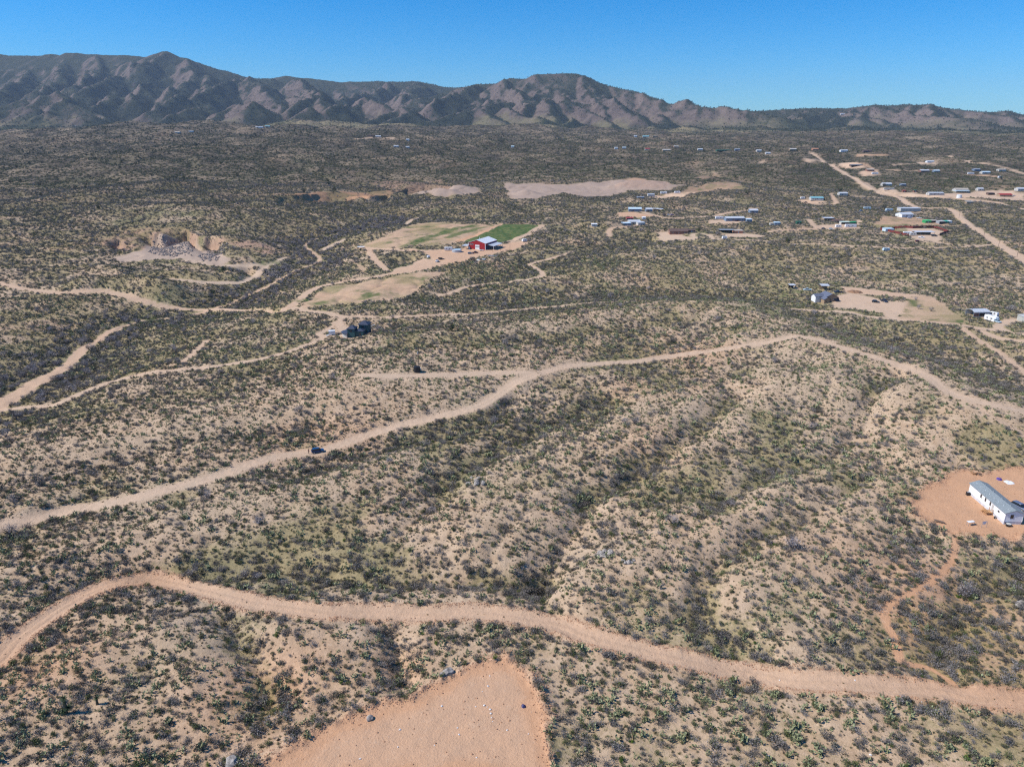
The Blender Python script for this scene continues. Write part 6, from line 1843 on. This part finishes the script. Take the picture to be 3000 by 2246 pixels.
# ------------------------------------------------------------------ houses of the settlement, middle distance
# px, py of the base, width, depth, wall height, ridge rise, wall, roof, label, turn
S6 = lambda a, b: (1500 + a * .33906, 480 + b * .33906)
S7 = lambda a, b: (2250 + a * .33906, 500 + b * .33906)
S3 = lambda a, b: (2000 + a * .4521, 250 + b * .4521)
S2 = lambda a, b: (1000 + a * .4521, 150 + b * .4521)
S1 = lambda a, b: (a * .4521, 100 + b * .4521)
HOUSES = [
    (S6(1060, 408), 16, 9, 3.0, 1.6, BLUEGREY, PALEBLUE, 'blue grey house with pale blue roof, leftmost of the upper row', -.05),
    (S6(1180, 412), 8, 7, 3.0, 1.5, BLUEGREY, WHITE_ROOF, 'small house right of the pale blue roofed house', .1),
    (S6(1052, 520), 13, 10, 3.0, 1.6, OFFWHITE, WHITE_ROOF, 'rambling house with bright white roof below the red shed', .1),
    (S6(1435, 603), 18, 11, 3.0, 2.0, BRICK, BROWNROOF, 'brown brick house with wide brown roof and round drive', -.08),
    (S6(1917, 492), 21, 9, 3.4, 1.4, BLUEGREY, WHITE_ROOF, 'long blue grey building with white roof', .04),
    (S6(2082, 422), 10, 8, 3.0, 1.5, BLUEGREY, WHITE_ROOF, 'dark walled house with white roof at the driveway end', .0),
    (S7(415, 252), 17, 12, 2.9, 1.6, OFFWHITE, TEALROOF, 'white house with teal roof above the bare pinkish yard', -.12),
    (S7(642, 212), 13, 8, 3.0, 1.4, OFFWHITE, WHITE_ROOF, 'white house with a dark round tree behind it', .05),
    (S7(1175, 396), 16, 11, 3.0, 2.0, WHITE, WHITE_ROOF, 'white gabled house above the maroon fenced compound', .25),
    (S7(590, 452), 10, 8, 2.8, 1.4, BROWNROOF, BROWNROOF, 'dark brown house among the parked trailers', .1),
    (S7(1020, 130), 15, 9, 3.2, 1.8, OFFWHITE, WHITE_ROOF, 'white roofed house behind two dark trees by the road', .0),
    (S7(1440, 208), 22, 9, 2.8, 1.0, OFFWHITE, WHITE_ROOF, 'long low white roofed house with deep shaded front', .0),
    (S7(1660, 180), 20, 12, 3.0, 2.2, OFFWHITE, TANROOF, 'big tan roofed house on the open dirt ground', .0),
    (S7(1826, 172), 9, 7, 3.0, 1.4, OFFWHITE, WHITE_ROOF, 'white shed right of the big tan roofed house', .0),
    (S7(2040, 224), 18, 9, 3.0, 1.6, TANW, REDROOF, 'tan house with red roof near the right edge', -.05),
    (S7(2185, 172), 16, 9, 3.0, 1.5, OFFWHITE, WHITE_ROOF, 'white roofed house at the right edge of the settlement', .0),
    (S7(1162, 132), 8, 7, 2.8, 1.2, BLUEGREY, TIN, 'small grey roofed house right of the two dark trees', .0),
    (S3(856, 421), 22, 12, 3.5, 1.8, ORBRICK, ORBRICK, 'far orange roofed house at the head of the straight road', .0),
    (S3(712, 422), 24, 12, 3.5, 1.8, TANW, OFFWHITE, 'far tan house left of the orange roofed house', .0),
    (S3(550, 446), 16, 10, 3.2, 1.6, OFFWHITE, WHITE_ROOF, 'far white house lowest in its row', .0),
    (S3(492, 430), 18, 11, 3.4, 1.6, OFFWHITE, WHITE_ROOF, 'far white house with a clump of scrub beside it', .0),
    (S3(352, 422), 20, 12, 3.4, 1.6, BLUEGREY, TIN, 'far grey house between the long green shed and the white houses', .0),
    (S3(112, 421), 20, 12, 3.4, 1.6, OFFWHITE, WHITE_ROOF, 'far white house left of the long green shed', .0),
    (S3(1042, 430), 26, 12, 3.4, 1.6, WHITE, WHITE_ROOF, 'far bright white house on the plain right of the straight road', .0),
    (S3(1192, 432), 30, 12, 3.4, 1.6, BROWNROOF, BROWNROOF, 'far dark brown long house above the red bare strip', .0),
    (S3(1600, 502), 24, 12, 3.4, 1.6, WHITE, WHITE_ROOF, 'long white house alone on the right hand plain', .0),
    (S3(1212, 556), 14, 9, 3.0, 1.5, BRICK, TANROOF, 'reddish house on the orange bare lot', .0),
    (S3(1562, 562), 17, 10, 3.0, 1.6, BRICK, WHITE_ROOF, 'red walled house with white roof in the right hand scrub', .0),
    (S3(1640, 563), 11, 8, 3.0, 1.4, BLUEGREY, PALEBLUE, 'small pale blue house right of the red walled house', .0),
    (S3(1900, 554), 12, 9, 3.0, 1.4, BLUEGREY, TIN, 'grey house at the left end of the far right group', .0),
    (S3(1958, 572), 16, 9, 3.0, 1.4, OFFWHITE, PALEBLUE, 'pale roofed house in the middle of the far right group', .0),
    (S3(2062, 556), 14, 9, 3.0, 1.4, OFFWHITE, TANROOF, 'tan roofed house at the right end of the far right group', .0),
    (S3(1036, 190), 40, 16, 5, 2, WHITE, WHITE_ROOF, 'white house high on the ridge of the right hand hills', .0),
    (S2(240, 558), 24, 12, 3.6, 1.8, OFFWHITE, WHITE_ROOF, 'white house on a bare knoll below the middle foothills', .0),
    (S2(190, 553), 30, 10, 3.4, 1.4, BROWNROOF, BROWNROOF, 'dark long shed left of the white house on the knoll', .0),
    (S2(430, 579), 14, 10, 3.4, 1.6, WHITE, WHITE_ROOF, 'small white house right of the bare knoll', .0),
    (S2(356, 622), 18, 10, 3.4, 1.4, OFFWHITE, WHITE_ROOF, 'low white house in dark scrub below the knoll, left of a pair', .0),
    (S2(430, 628), 14, 10, 3.4, 1.4, OFFWHITE, WHITE_ROOF, 'low white house in dark scrub below the knoll, right of a pair', .0),
    (S2(1110, 624), 12, 8, 3.2, 1.4, WHITE, PALEBLUE, 'lone tiny white house in the middle of the dark plain', .0),
    (S2(1972, 560), 34, 14, 4.5, 2.5, OFFWHITE, TEALROOF, 'large teal roofed house below the middle mountain', .0),
    (S2(1906, 555), 16, 10, 3.6, 1.6, WHITE, WHITE_ROOF, 'white house left of the large teal roofed house', .0),
    (S2(1832, 632), 14, 10, 3.2, 1.4, BLUEGREY, PALEBLUE, 'pale blue roofed house left of the red roofed house', .0),
    (S2(1982, 640), 18, 10, 3.2, 1.6, OFFWHITE, REDROOF, 'house with red roof on the dark plain', .0),
    (S2(2105, 648), 30, 12, 3.4, 1.4, TANW, OFFWHITE, 'long tan house right of the red roofed house', .0),
    (S2(2168, 624), 20, 10, 3.2, 1.4, ORBRICK, OFFWHITE, 'pinkish house behind the long tan house', .0),
    (S2(1780, 633), 12, 8, 3.2, 1.4, WHITE, WHITE_ROOF, 'white house at the left end of the red roof group', .0),
    (S1(482, 599), 22, 12, 3.6, 1.8, WHITE, WHITE_ROOF, 'white house at the foot of the leftmost foothills', .0),
    (S1(1152, 642), 24, 12, 3.6, 1.8, OFFWHITE, TANROOF, 'pale house among dark trees on the left hand plain', .0),
    (S1(1682, 608), 40, 14, 4.0, 1.8, WHITE, WHITE_ROOF, 'long white house on the crest of the left hand hill', .0),
    (S1(1735, 603), 26, 12, 4.0, 1.8, OFFWHITE, TEALROOF, 'teal roofed house beside the long white hilltop house', .0),
]
for (p, W, D, H, rise, wall, rf_, lab, rz) in HOUSES:
    if p[1] < 490: W, D, H = W * .68, D * .8, H * .9
    gable_house(p[0], p[1], W, D, H, rise, lab, wall, rf_, rz, doors=1, wins=max(2, int(W / 5)))
SHEDS = [
    (S6(1240, 405), 7, 5, 2.6, TANW, OFFWHITE, 'beige shed between two white roofs', 0, False),
    (S6(1015, 486), 8, 5, 2.6, BRICK, REDROOF, 'red roofed shed above the rambling white roofed house', .1, False),
    (S6(1138, 480), 4, 4, 2.4, WHITE, WHITE, 'tiny white shed right of the red roofed shed', 0, False),
    (S6(1110, 526), 8, 7, 2.6, OFFWHITE, WHITE_ROOF, 'white roofed wing at the right of the rambling house', .2, False),
    (S6(985, 530), 9, 7, 2.4, BLUEGREY, PALEBLUE, 'pale blue roofed wing at the left of the rambling house', .2, False),
    (S6(1548, 592), 7, 5, 2.4, BROWNROOF, BROWNROOF, 'brown shed right of the brown brick house', 0, False),
    (S6(2045, 499), 6, 5, 2.6, BLUEGREY, PALEBLUE, 'small blue shed right of the long blue grey building', 0, False),
    (S6(2010, 494), 5, 5, 2.4, TANW, TANROOF, 'small tan shed just right of the dark red truck', 0, False),
    (S6(1950, 598), 9, 6, 2.7, ORBRICK, TANROOF, 'orange block shed on the bare tan lot', -.03, False),
    (S6(1200, 282), 10, 7, 3.2, OFFWHITE, WHITE_ROOF, 'pale shed at the left of the yard below the red bank', 0, False),
    (S6(1110, 300), 10, 6, 2.2, BLUEGREY, TIN, 'low blue grey shed left of the pale shed', 0, False),
    (S6(710, 538), 6, 4, 2.2, OFFWHITE, WHITE, 'small white shed beside the grassy mound', 0, False),
    (S7(1215, 345), 26, 9, 3.2, OFFWHITE, WHITE_ROOF, 'long flat white roofed building behind the white gabled house', .03, False),
    (S7(515, 432), 12, 8, 3.2, TANW, WHITE_ROOF, 'white roofed shed left of the dark brown house', 0, True),
    (S7(660, 462), 10, 5, 2.4, OFFWHITE, paint('pale_green_roof', (.55, .66, .56), .5), 'pale green roofed shed among the parked trailers', .05, True),
    (S7(725, 464), 8, 5, 2.4, DKGREEN, GREENP, 'green roofed shed right of the pale green roofed shed', .05, True),
    (S7(1370, 450), 7, 6, 2.6, GREENP, paint('bright_green', (.10, .52, .18), .5), 'bright green shed at the left end of its row', .1, False),
    (S7(1420, 448), 9, 5, 2.3, BRICK, TANROOF, 'rusty open shed right of the bright green shed', .05, True),
    (S7(1488, 458), 7, 6, 2.8, TIN, OFFWHITE, 'grey tin shed in the row of green sheds', .1, True),
    (S7(1526, 458), 6, 6, 2.8, DKGREEN, paint('sea_green', (.05, .45, .32), .5), 'sea green shed near the right end of its row', .1, False),
    (S7(1558, 454), 5, 5, 2.4, WHITE, WHITE, 'white shed at the right end of the green shed row', .1, False),
    (S7(1035, 522), 9, 6, 2.6, PALEBLUE, PALEBLUE, 'pale blue shed in the left corner of the maroon compound', .1, False),
    (S7(1735, 285), 9, 5, 2.8, TANW, OFFWHITE, 'small beige block shed alone beside the far road', 0, False),
    (S7(1172, 186), 5, 4, 2.5, BRICK, REDROOF, 'small red shed left of its twin by the road', 0, False),
    (S7(1268, 184), 5, 4, 2.5, BRICK, DKGREEN, 'small red shed with green roof right of its twin', 0, False),
    (S7(75, 468), 6, 5, 2.6, BLUEGREY, PALEBLUE, 'pale blue shed in the bare patch left of the trailers', 0, False),
    (S7(30, 472), 4, 4, 2.2, OFFWHITE, TANROOF, 'small tan shed left of the pale blue shed', 0, False),
    (S7(262, 460), 5, 4, 2.4, DKGREEN, DKGREEN, 'small dark green shed in the scrub', 0, False),
    (S7(1920, 208), 10, 6, 2.6, BROWNROOF, BROWNROOF, 'dark brown shed left of the tan house with red roof', 0, True),
    (S3(265, 427), 40, 12, 3.4, DKGREEN, DKGREEN, 'long dark green shed far off on the plain', 0, False),
    (S3(1122, 524), 24, 9, 3.0, BROWNROOF, TIN, 'dark open shed inside the bare loop of track', 0, True),
    (S2(2032, 556), 18, 10, 3.2, TANW, TANROOF, 'tan shed right of the large teal roofed house', 0, False),
    (S3(1112, 191), 24, 12, 4.0, TANW, TANROOF, 'tan shed right of the white ridge house', 0, False),
    (S1(1240, 634), 14, 9, 3.2, WHITE, WHITE, 'white shed right of the pale house on the left hand plain', 0, False),
]
for (p, W, D, H, wall, rf_, lab, rz, op) in SHEDS:
    flat_shed(p[0], p[1], W, D, H, lab, wall, rf_, rz, openfront=op)
open_shed(*S6(1275, 408), 8, 6, 2.6, 'white carport at the right end of the upper row', WHITE_ROOF, 0)
open_shed(*S6(1850, 592), 14, 5, 2.6, 'long dark open shed with grey metal roof', TIN, -.02, 'open_shed', 'shed', back=DARKIN)
open_shed(*S7(1340, 552), 19, 7, 2.8, 'long white porch roof inside the maroon compound', WHITE_ROOF, .0, 'long_porch', 'porch', back=TANW)
open_shed(*S7(1670, 190), 24, 5, 2.6, 'pale blue porch roof in front of the big tan roofed house', PALEBLUE, 0, 'long_porch', 'porch')
tank(*S7(1650, 235), 3.4, 4.2, 'white round water tank beside the far road', WHITE)
CAMP = [
    (S6(1790, 480), 9.0, 2.8, WHITE, 'white travel trailer left of the long blue grey building', .05),
    (S6(1835, 650), 4.6, 2.2, WHITE, 'small white trailer below the orange block shed', .1),
    (S6(1310, 260), 10, 2.8, WHITE, 'white travel trailer above the dirt yard under the red bank', .0),
    (S6(1428, 254), 9, 2.4, WHITE, 'low white trailer at the right of the yard under the red bank', .0),
    (S7(298, 246), 6, 2.6, WHITE, 'white trailer left of the teal roofed house', .0),
    (S7(855, 334), 9, 2.4, PALEBLUE, 'pale blue trailer in the scrub, left of the dark round tree', .0),
    (S7(1045, 350), 9, 2.8, PALEBLUE, 'blue and white trailer beside the dark round tree', .1),
    (S7(712, 490), 12, 2.8, WHITE, 'longest white trailer in the trailer yard', .02),
    (S7(605, 492), 6, 2.4, WHITE, 'short white trailer left of the longest one', .0),
    (S7(1202, 556), 8, 2.8, WHITE, 'white trailer at the front corner of the maroon compound', -.1),
    (S7(1250, 562), 6, 2.4, OFFWHITE, 'off white trailer right of the compound corner trailer', -.1),
    (S7(1042, 168), 16, 2.8, OFFWHITE, 'long pale trailer home below the two dark trees', .0),
    (S3(1245, 576), 12, 3.0, WHITE, 'white trailer home below the reddish house', .0),
    (S3(1866, 577), 12, 3.0, WHITE, 'white trailer at the lower left of the far right group', .0),
    (S3(2056, 602), 7, 3.0, WHITE, 'small white trailer alone under the far right group', .0),
]
for p, L, H, m_, lab, rz in CAMP:
    camper(p[0], p[1], rz, lab, L=L, Hh=H, mat=m_)
CARS = [
    (S6(1945, 496), 'p', (.10, .01, .012), 'dark red truck in front of the long blue grey building', .1),
    (S6(1320, 448), 'c', (.15, .05, .05), 'maroon car in the junk row, left end', .1),
    (S6(1355, 446), 'c', (.5, .5, .52), 'silver car in the middle of the junk row', -.2),
    (S6(1385, 444), 'c', (.3, .2, .3), 'purplish car at the right end of the junk row', .2),
    (S6(1045, 414), 'c', (.10, .11, .13), 'dark car in front of the pale blue roofed house', .0),
    (S6(2105, 424), 'c', (.02, .02, .025), 'black car beside the dark walled white roofed house', .0),
    (S7(480, 506), 'c', (.08, .08, .09), 'dark car at the left end of the trailer yard', .2),
    (S7(545, 508), 'c', (.55, .62, .66), 'pale blue car in the trailer yard', -.4),
    (S7(1325, 582), 'p', (.78, .78, .78), 'white pickup parked outside the maroon compound', -.6),
    (S7(1437, 568), 'p', (.06, .065, .07), 'dark pickup under the compound wall', .1),
    (S7(1292, 614), 'c', (.14, .01, .015), 'dark red car below the maroon compound', .05),
    (S7(1222, 412), 'c', (.7, .7, .72), 'white car right of the white gabled house', .1),
    (S7(1268, 392), 'c', (.6, .6, .62), 'silver car behind the white gabled house', -.3),
    (S7(1305, 415), 'p', (.75, .75, .75), 'white pickup left of the bright green shed', -.5),
    (S7(805, 350), 'c', (.2, .35, .55), 'blue car left of the pale blue trailer', .2),
    (S7(1015, 358), 'c', (.6, .62, .64), 'pale car below the blue and white trailer', .1),
    (S7(325, 278), 'p', (.03, .03, .035), 'black pickup on the pinkish yard', .0),
    (S7(685, 215), 'c', (.06, .06, .07), 'dark car right of the white house with the round tree', .0),
    (S7(1510, 200), 'c', (.6, .6, .6), 'pale car right of the long low white roofed house', .0),
    (S7(1110, 134), 'c', (.5, .5, .52), 'silver car beside the two dark trees', .2),
    (S7(2120, 222), 'p', (.7, .7, .7), 'white pickup right of the tan house with red roof', .0),
]
for p, k, rgb, lab, rz in CARS:
    (pickup if k == 'p' else car)(p[0], p[1], rz, rgb, lab)
o = root('yellow_loader', 'small yellow loader at the right end of the trailer yard', 'loader', *S7(757, 484), .1, 3)
YEL = paint('machine_yellow', (.62, .40, .03), .5)
MB().box(-1.6, 1.2, -.9, .9, .6, 1.5).part('body', YEL, o); MB().box(-.6, .5, -.7, .7, 1.5, 2.6).part('cab', YEL, o); MB().prism([(1.5, .2), (2.5, .2), (2.3, 1.0), (1.6, 1.1)], 'y', -1, 1).part('bucket', YEL, o)
for x in (-1.0, .9):
    for sy in (-1, 1): MB().wheel(x, sy * 1.0, .5, .5, .35).part('wheel', BLACK, o)

# maroon fence round the compound, panel by panel
fc = cast([S7(*q) for q in ((1215, 568), (966, 512), (1090, 502), (1250, 499), (1430, 496), (1556, 537), (1480, 558))])
fence = bpy.data.objects.new('compound_fence', None); COL.objects.link(fence)
fence.location = (float(fc[1][0]), float(fc[1][1]), ground_z(*fc[1]))
tag(fence, 'maroon panel fence enclosing the trailer compound on three sides', 'fence')
for i in range(len(fc) - 1):
    p, q = fc[i], fc[i + 1]
    L = float(np.linalg.norm(q - p)); n = max(1, int(round(L / 4.0)))
    for k in range(n):
        a, b = p + (q - p) * k / n, p + (q - p) * (k + 1) / n
        m_ = (a + b) / 2
        z = ground_z(*m_)
        pn = MB().box(-L / n / 2 + .06, L / n / 2 - .06, -.04, .04, -.3, 2.3).part('panel', MAROON, fence)
        pn.location = (m_[0] - fence.location[0], m_[1] - fence.location[1], z - fence.location[2]); pn.rotation_euler = (0, 0, math.atan2(q[1] - p[1], q[0] - p[0]))
        ps = MB().box(-.06, .06, -.08, .08, -.4, 2.45).part('post', BROWNROOF, fence)
        ps.location = (a[0] - fence.location[0], a[1] - fence.location[1], ground_z(*a) - fence.location[2])
FOOT.append((float(fc[:, 0].mean()), float(fc[:, 1].mean()), 24))

# ------------------------------------------------------------------ single trees and plants one can point to
def lone_tree(px, py, s, pair, label, cat='tree', name='evergreen_tree'):
    o = root(name, label, cat, px, py, random.uniform(0, 6), 0)
    for pn, me in zip(('trunk', 'crown'), pair):
        c = bpy.data.objects.new(pn, me); COL.objects.link(c); c.parent = o
    o.scale = (s, s, s)
lone_tree(*S7(620, 186), 1.9, T_OAK[0], 'dark round tree behind the white house')
lone_tree(*S7(1003, 330), 1.5, T_OAK[1], 'dark round tree beside the blue and white trailer')
lone_tree(*S7(950, 140), 1.3, T_OAK[2], 'dark tree left of its taller twin by the road')
lone_tree(*S7(1000, 142), 1.7, T_OAK[3], 'tall dark tree right of its twin by the road')
lone_tree(*S6(1325, 585), 1.2, T_OAK[1], 'bright bushy tree left of the brown brick house')
lone_tree(*S6(1447, 600), .9, T_OAK[2], 'small tree in front of the brown brick house')
lone_tree(*S6(1615, 590), 1.2, T_OAK[0], 'dark tree right of the brown shed')
lone_tree(*S6(2025, 408), 1.3, T_OAK[3], 'tree left of the dark walled white roofed house')
lone_tree(*S6(1175, 498), 1.0, T_OAK[0], 'dark shrub tree right of the rambling white roofed house')
lone_tree(2366, 881, .75, T_MESQ[0], 'bare tree left of the tan gabled house', name='mesquite_tree')
lone_tree(1380, 762, .8, T_MESQ[1], 'bare tree at the lower edge of the barn yard', name='mesquite_tree')
lone_tree(2372, 893, .55, T_OAK[1], 'narrow green bush left of the tan gabled house')
lone_tree(655, 800, 1.3, T_OAK[2], 'green bushy tree on the quarry track')
for k, (p, s, l) in enumerate([((2690, 905), .8, 'bare tree left of its neighbour in the lower cleared lot'), ((2727, 912), .75, 'bare tree right of its neighbour in the lower cleared lot'), ((2682, 880), .7, 'bare tree in the upper part of the cleared lot'), ((2855, 890), 1.3, 'wide bare tree behind the arched carport'), ((2960, 915), 1.4, 'wide bare tree right of the arched carport')]):
    lone_tree(p[0], p[1], s, T_MESQ[k % 4], l, name='mesquite_tree')

def yucca(px, py, H, label, heads):
    o = root('yucca', label, 'yucca', px, py, 0, 1.2)
    MB().loft([[(r * cos(a) + .06 * z, r * sin(a), z) for a in (0, 1.05, 2.09, 3.14, 4.19, 5.24)] for z, r in ((-.2, .3), (H * .4, .24), (H * .8, .2))]).part('trunk', paint('shaggy_trunk', (.09, .08, .05), .9), o)
    for (x, y, z, R, n) in heads:
        r = random.Random(int(z * 100)); t = TB()
        for k in range(n):
            d = rv(r); d[2] = d[2] * .8 + .15
            p = np.array([x, y, z]); q = p + d * R * r.uniform(.8, 1.1)
            s_ = np.cross(d, [0, 0, 1.0]); s_ = s_ / (np.linalg.norm(s_) + 1e-6) * .045
            t.quad(p - s_, p + s_, q + s_ * .2 + np.array([0, 0, -.02]), q - s_ * .2 + np.array([0, 0, -.02]), 0)
        c = bpy.data.objects.new('leaf_head', t.mesh('leaf_head', [YUCCA])); COL.objects.link(c); c.parent = o
yucca(195, 2088, 3.6, 'tall dark yucca with two spiky heads in the lower left', [(.2, 0, 3.4, .85, 110), (.1, .1, 2.5, .7, 80), (.5, .2, 1.1, 1.0, 130), (-.3, -.3, .6, .9, 90)])
yucca(285, 2062, 1.6, 'short yucca right of the tall yucca', [(.1, 0, 1.4, .75, 110)])

# ------------------------------------------------------------------ boulders, stones, rubble
ROCKS = [rock_mesh(i, ROCKM) for i in range(5)]
ROCKS_W = [rock_mesh(20 + i, QUARTZ, 1) for i in range(3)]
def boulder(px, py, s, label, k=0, group=None, me=None, name='boulder', cat='boulder', sz=.75, dz=0.0):
    x, y = cast([(px, py)])[0]
    o = bpy.data.objects.new(name, me or ROCKS[k % 5]); COL.objects.link(o)
    o.location = (x, y, ground_z(x, y) + s * .25 + dz); o.scale = (s, s * .85, s * sz); o.rotation_euler = (random.uniform(-.3, .3), random.uniform(-.3, .3), random.uniform(0, 6))
    tag(o, label, cat, group)
boulder(1312, 1972, 1.35, 'large dark split boulder in the shrubs above the near pad', 0, sz=.9)
boulder(1296, 1977, .6, 'small boulder touching the large dark split boulder', 1)
boulder(680, 2238, 1.5, 'large pale boulder cut by the bottom edge', 2)
boulder(705, 2215, .4, 'small stone right above the large pale boulder', 3)
boulder(1083, 2106, .75, 'pale rounded boulder at the left rim of the near pad', 4)
for k in range(9):
    boulder(1758 + (k % 4) * 9 + random.uniform(-4, 4), 1632 - (k // 3) * 7 + random.uniform(-3, 3), random.uniform(.6, 1.3), 'pale boulder in the outcrop on the middle slope', k, 'boulders of the pale outcrop')
for k in range(6):
    boulder(1826 + k * 6, 1646 + random.uniform(-5, 5), random.uniform(.4, .8), 'small boulder right of the pale outcrop', k, 'small boulders beside the outcrop')
for k in range(10):
    boulder(1385 + random.uniform(-14, 40), 1408 + random.uniform(-12, 12), random.uniform(.5, 1.2), 'dark boulder in the gully outcrop right of the road bend', k, 'boulders of the dark gully outcrop')
for k in range(7):
    boulder(2985 + random.uniform(-12, 14), 1770 + random.uniform(-9, 9), random.uniform(.4, .9), 'grey boulder near the right edge above the lower track', k, 'boulders near the right edge')
stones = [(1435, 1979), (1413, 2025), (1394, 2069), (1419, 2066), (1428, 2070), (1436, 2078), (1438, 2090), (1440, 2101), (1443, 2113), (1340, 2131), (1172, 2137), (1166, 2187), (1273, 2182), (1396, 2218), (1345, 2151), (1486, 2138), (1055, 2222), (1294, 2068), (1430, 2010), (1548, 2149)]
for k, p in enumerate(stones):
    boulder(p[0], p[1], random.uniform(.13, .3), 'white stone lying loose on the near graded pad', k, 'white stones on the near pad', ROCKS_W[k % 3], 'white_stone', 'stone', .5)
for k, p in enumerate([(2284, 1992), (2505, 1992), (2640, 2195), (2550, 2210), (2700, 2055), (2830, 2183), (2780, 2145), (2200, 2215), (2252, 2213), (2817, 1956)]):
    boulder(p[0], p[1], random.uniform(.18, .38), 'white stone in the scrub beside the lower track', k, 'white stones beside the lower track', ROCKS_W[k % 3], 'white_stone', 'stone', .5)
# quarry rubble: the largest blocks singly, the rest as a mass
RUB = [rock_mesh(40 + i, RUBBLE, 1) for i in range(4)]
for k in range(60):
    a = random.random(); px_, py_ = 440 + random.uniform(0, 125) , 698 + random.uniform(0, 52)
    boulder(px_, py_, random.uniform(.6, 1.5), 'violet grey quarry block at the foot of the cliff', k, 'quarry blocks at the foot of the cliff', RUB[k % 4], 'quarry_block', 'rock', .8)
def mass(name, poly_px, n, smin, smax, label):
    P = cast(poly_px); g = np.random.default_rng(len(label))
    lo, hi = P.min(0), P.max(0)
    x = g.uniform(lo[0], hi[0], n * 3); y = g.uniform(lo[1], hi[1], n * 3)
    ok = poly_sd(x, y, P) < 0
    x, y = x[ok][:n], y[ok][:n]
    s = g.uniform(smin, smax, len(x)) ** 1.0
    z = lookup(GZ, x, y) + s * .2
    o = instancer(name, np.stack([x, y, z], -1), np.stack([s, s * .85, s * .7], -1), g.random(len(x)) * 6.28, g.integers(0, 4, len(x)), RUB, label)
    o['category'] = 'rubble'
mass('quarry_rubble', q4([(1200, 720), (1250, 660), (1450, 610), (1560, 650), (1560, 720), (1400, 755), (1280, 740)]), 700, .4, 1.2, 'violet grey rubble covering the quarry floor')
mass('rubble_bank', q5([(180, 900), (300, 840), (420, 820), (450, 850), (330, 930), (200, 950)]), 500, .4, 1.1, 'grey rubble spread along the track bank')
mass('rubble_fan', q4([(1600, 760), (1700, 700), (1850, 650), (1850, 690), (1750, 790), (1650, 790)]), 300, .5, 1.3, 'grey rubble fan below the right quarry wall')

# clods pushed up along the rims of the graded ground
CLOD = [rock_mesh(60 + i, paint('soil_clod', (.44, .25, .15), .95, noise_amt=.25), 1) for i in range(4)]
def clods():
    X, Y, S = [], [], []
    g = np.random.default_rng(77)
    for nm, P, soil, kind in areas_w:
        if nm != 'dirt_pad': continue
        lo, hi = P.min(0) - 4, P.max(0) + 4
        n = 26000
        x = g.uniform(lo[0], hi[0], n); y = g.uniform(max(lo[1], 70), hi[1], n)
        sd = poly_sd(x, y, P) + 1.3 * noise(x, y, 5.5, 304)
        ok = (g.random(n) < np.exp(-((sd - .5) / 1.3) ** 2)) | (g.random(n) < .02 * (sd < 0))
        X.append(x[ok]); Y.append(y[ok])
    tr = smooth_poly(cast(ROADS[2][1]), 4)
    k = g.integers(0, len(tr) - 1, 9000); t = g.random(9000)
    c = tr[k] * (1 - t[:, None]) + tr[k + 1] * t[:, None]
    dv = tr[k + 1] - tr[k]; nv = np.stack([-dv[:, 1], dv[:, 0]], -1) / (np.linalg.norm(dv, axis=1)[:, None] + 1e-6)
    q = c + nv * (np.where(g.random(9000) < .5, 1, -1) * (3.0 + .55 * g.standard_normal(9000)))[:, None]
    X.append(q[:, 0]); Y.append(q[:, 1])
    x = np.concatenate(X); y = np.concatenate(Y)
    s = .05 + .16 * g.random(len(x)) ** 2.5
    z = lookup(GZ, x, y) + s * .3
    o = instancer('soil_clods', np.stack([x, y, z], -1), np.stack([s, s, s * .7], -1), g.random(len(x)) * 6.28, g.integers(0, 4, len(x)), CLOD, 'loose soil clods along the rims of graded ground and track')
    o['category'] = 'clods'
clods()

sow()

# ------------------------------------------------------------------ the air
m, ns, ls = new_mat('thin_haze')
ns.remove(ns['Principled BSDF'])
pv = ns.new('ShaderNodeVolumePrincipled')
pv.inputs['Color'].default_value = (.66, .82, 1.0, 1)
pv.inputs['Density'].default_value = 3.4e-5
pv.inputs['Anisotropy'].default_value = 0.0
ls.new(pv.outputs[0], ns['Material Output'].inputs['Volume'])
hz = MB().box(-12200, 12200, -12200, 12200, float(GZ.min()) - 3, float(GZ.max()) + 60).part('haze', m)
hz['kind'] = 'stuff'; hz['label'] = 'thin blue haze over the far plain and mountains'; hz['category'] = 'haze'
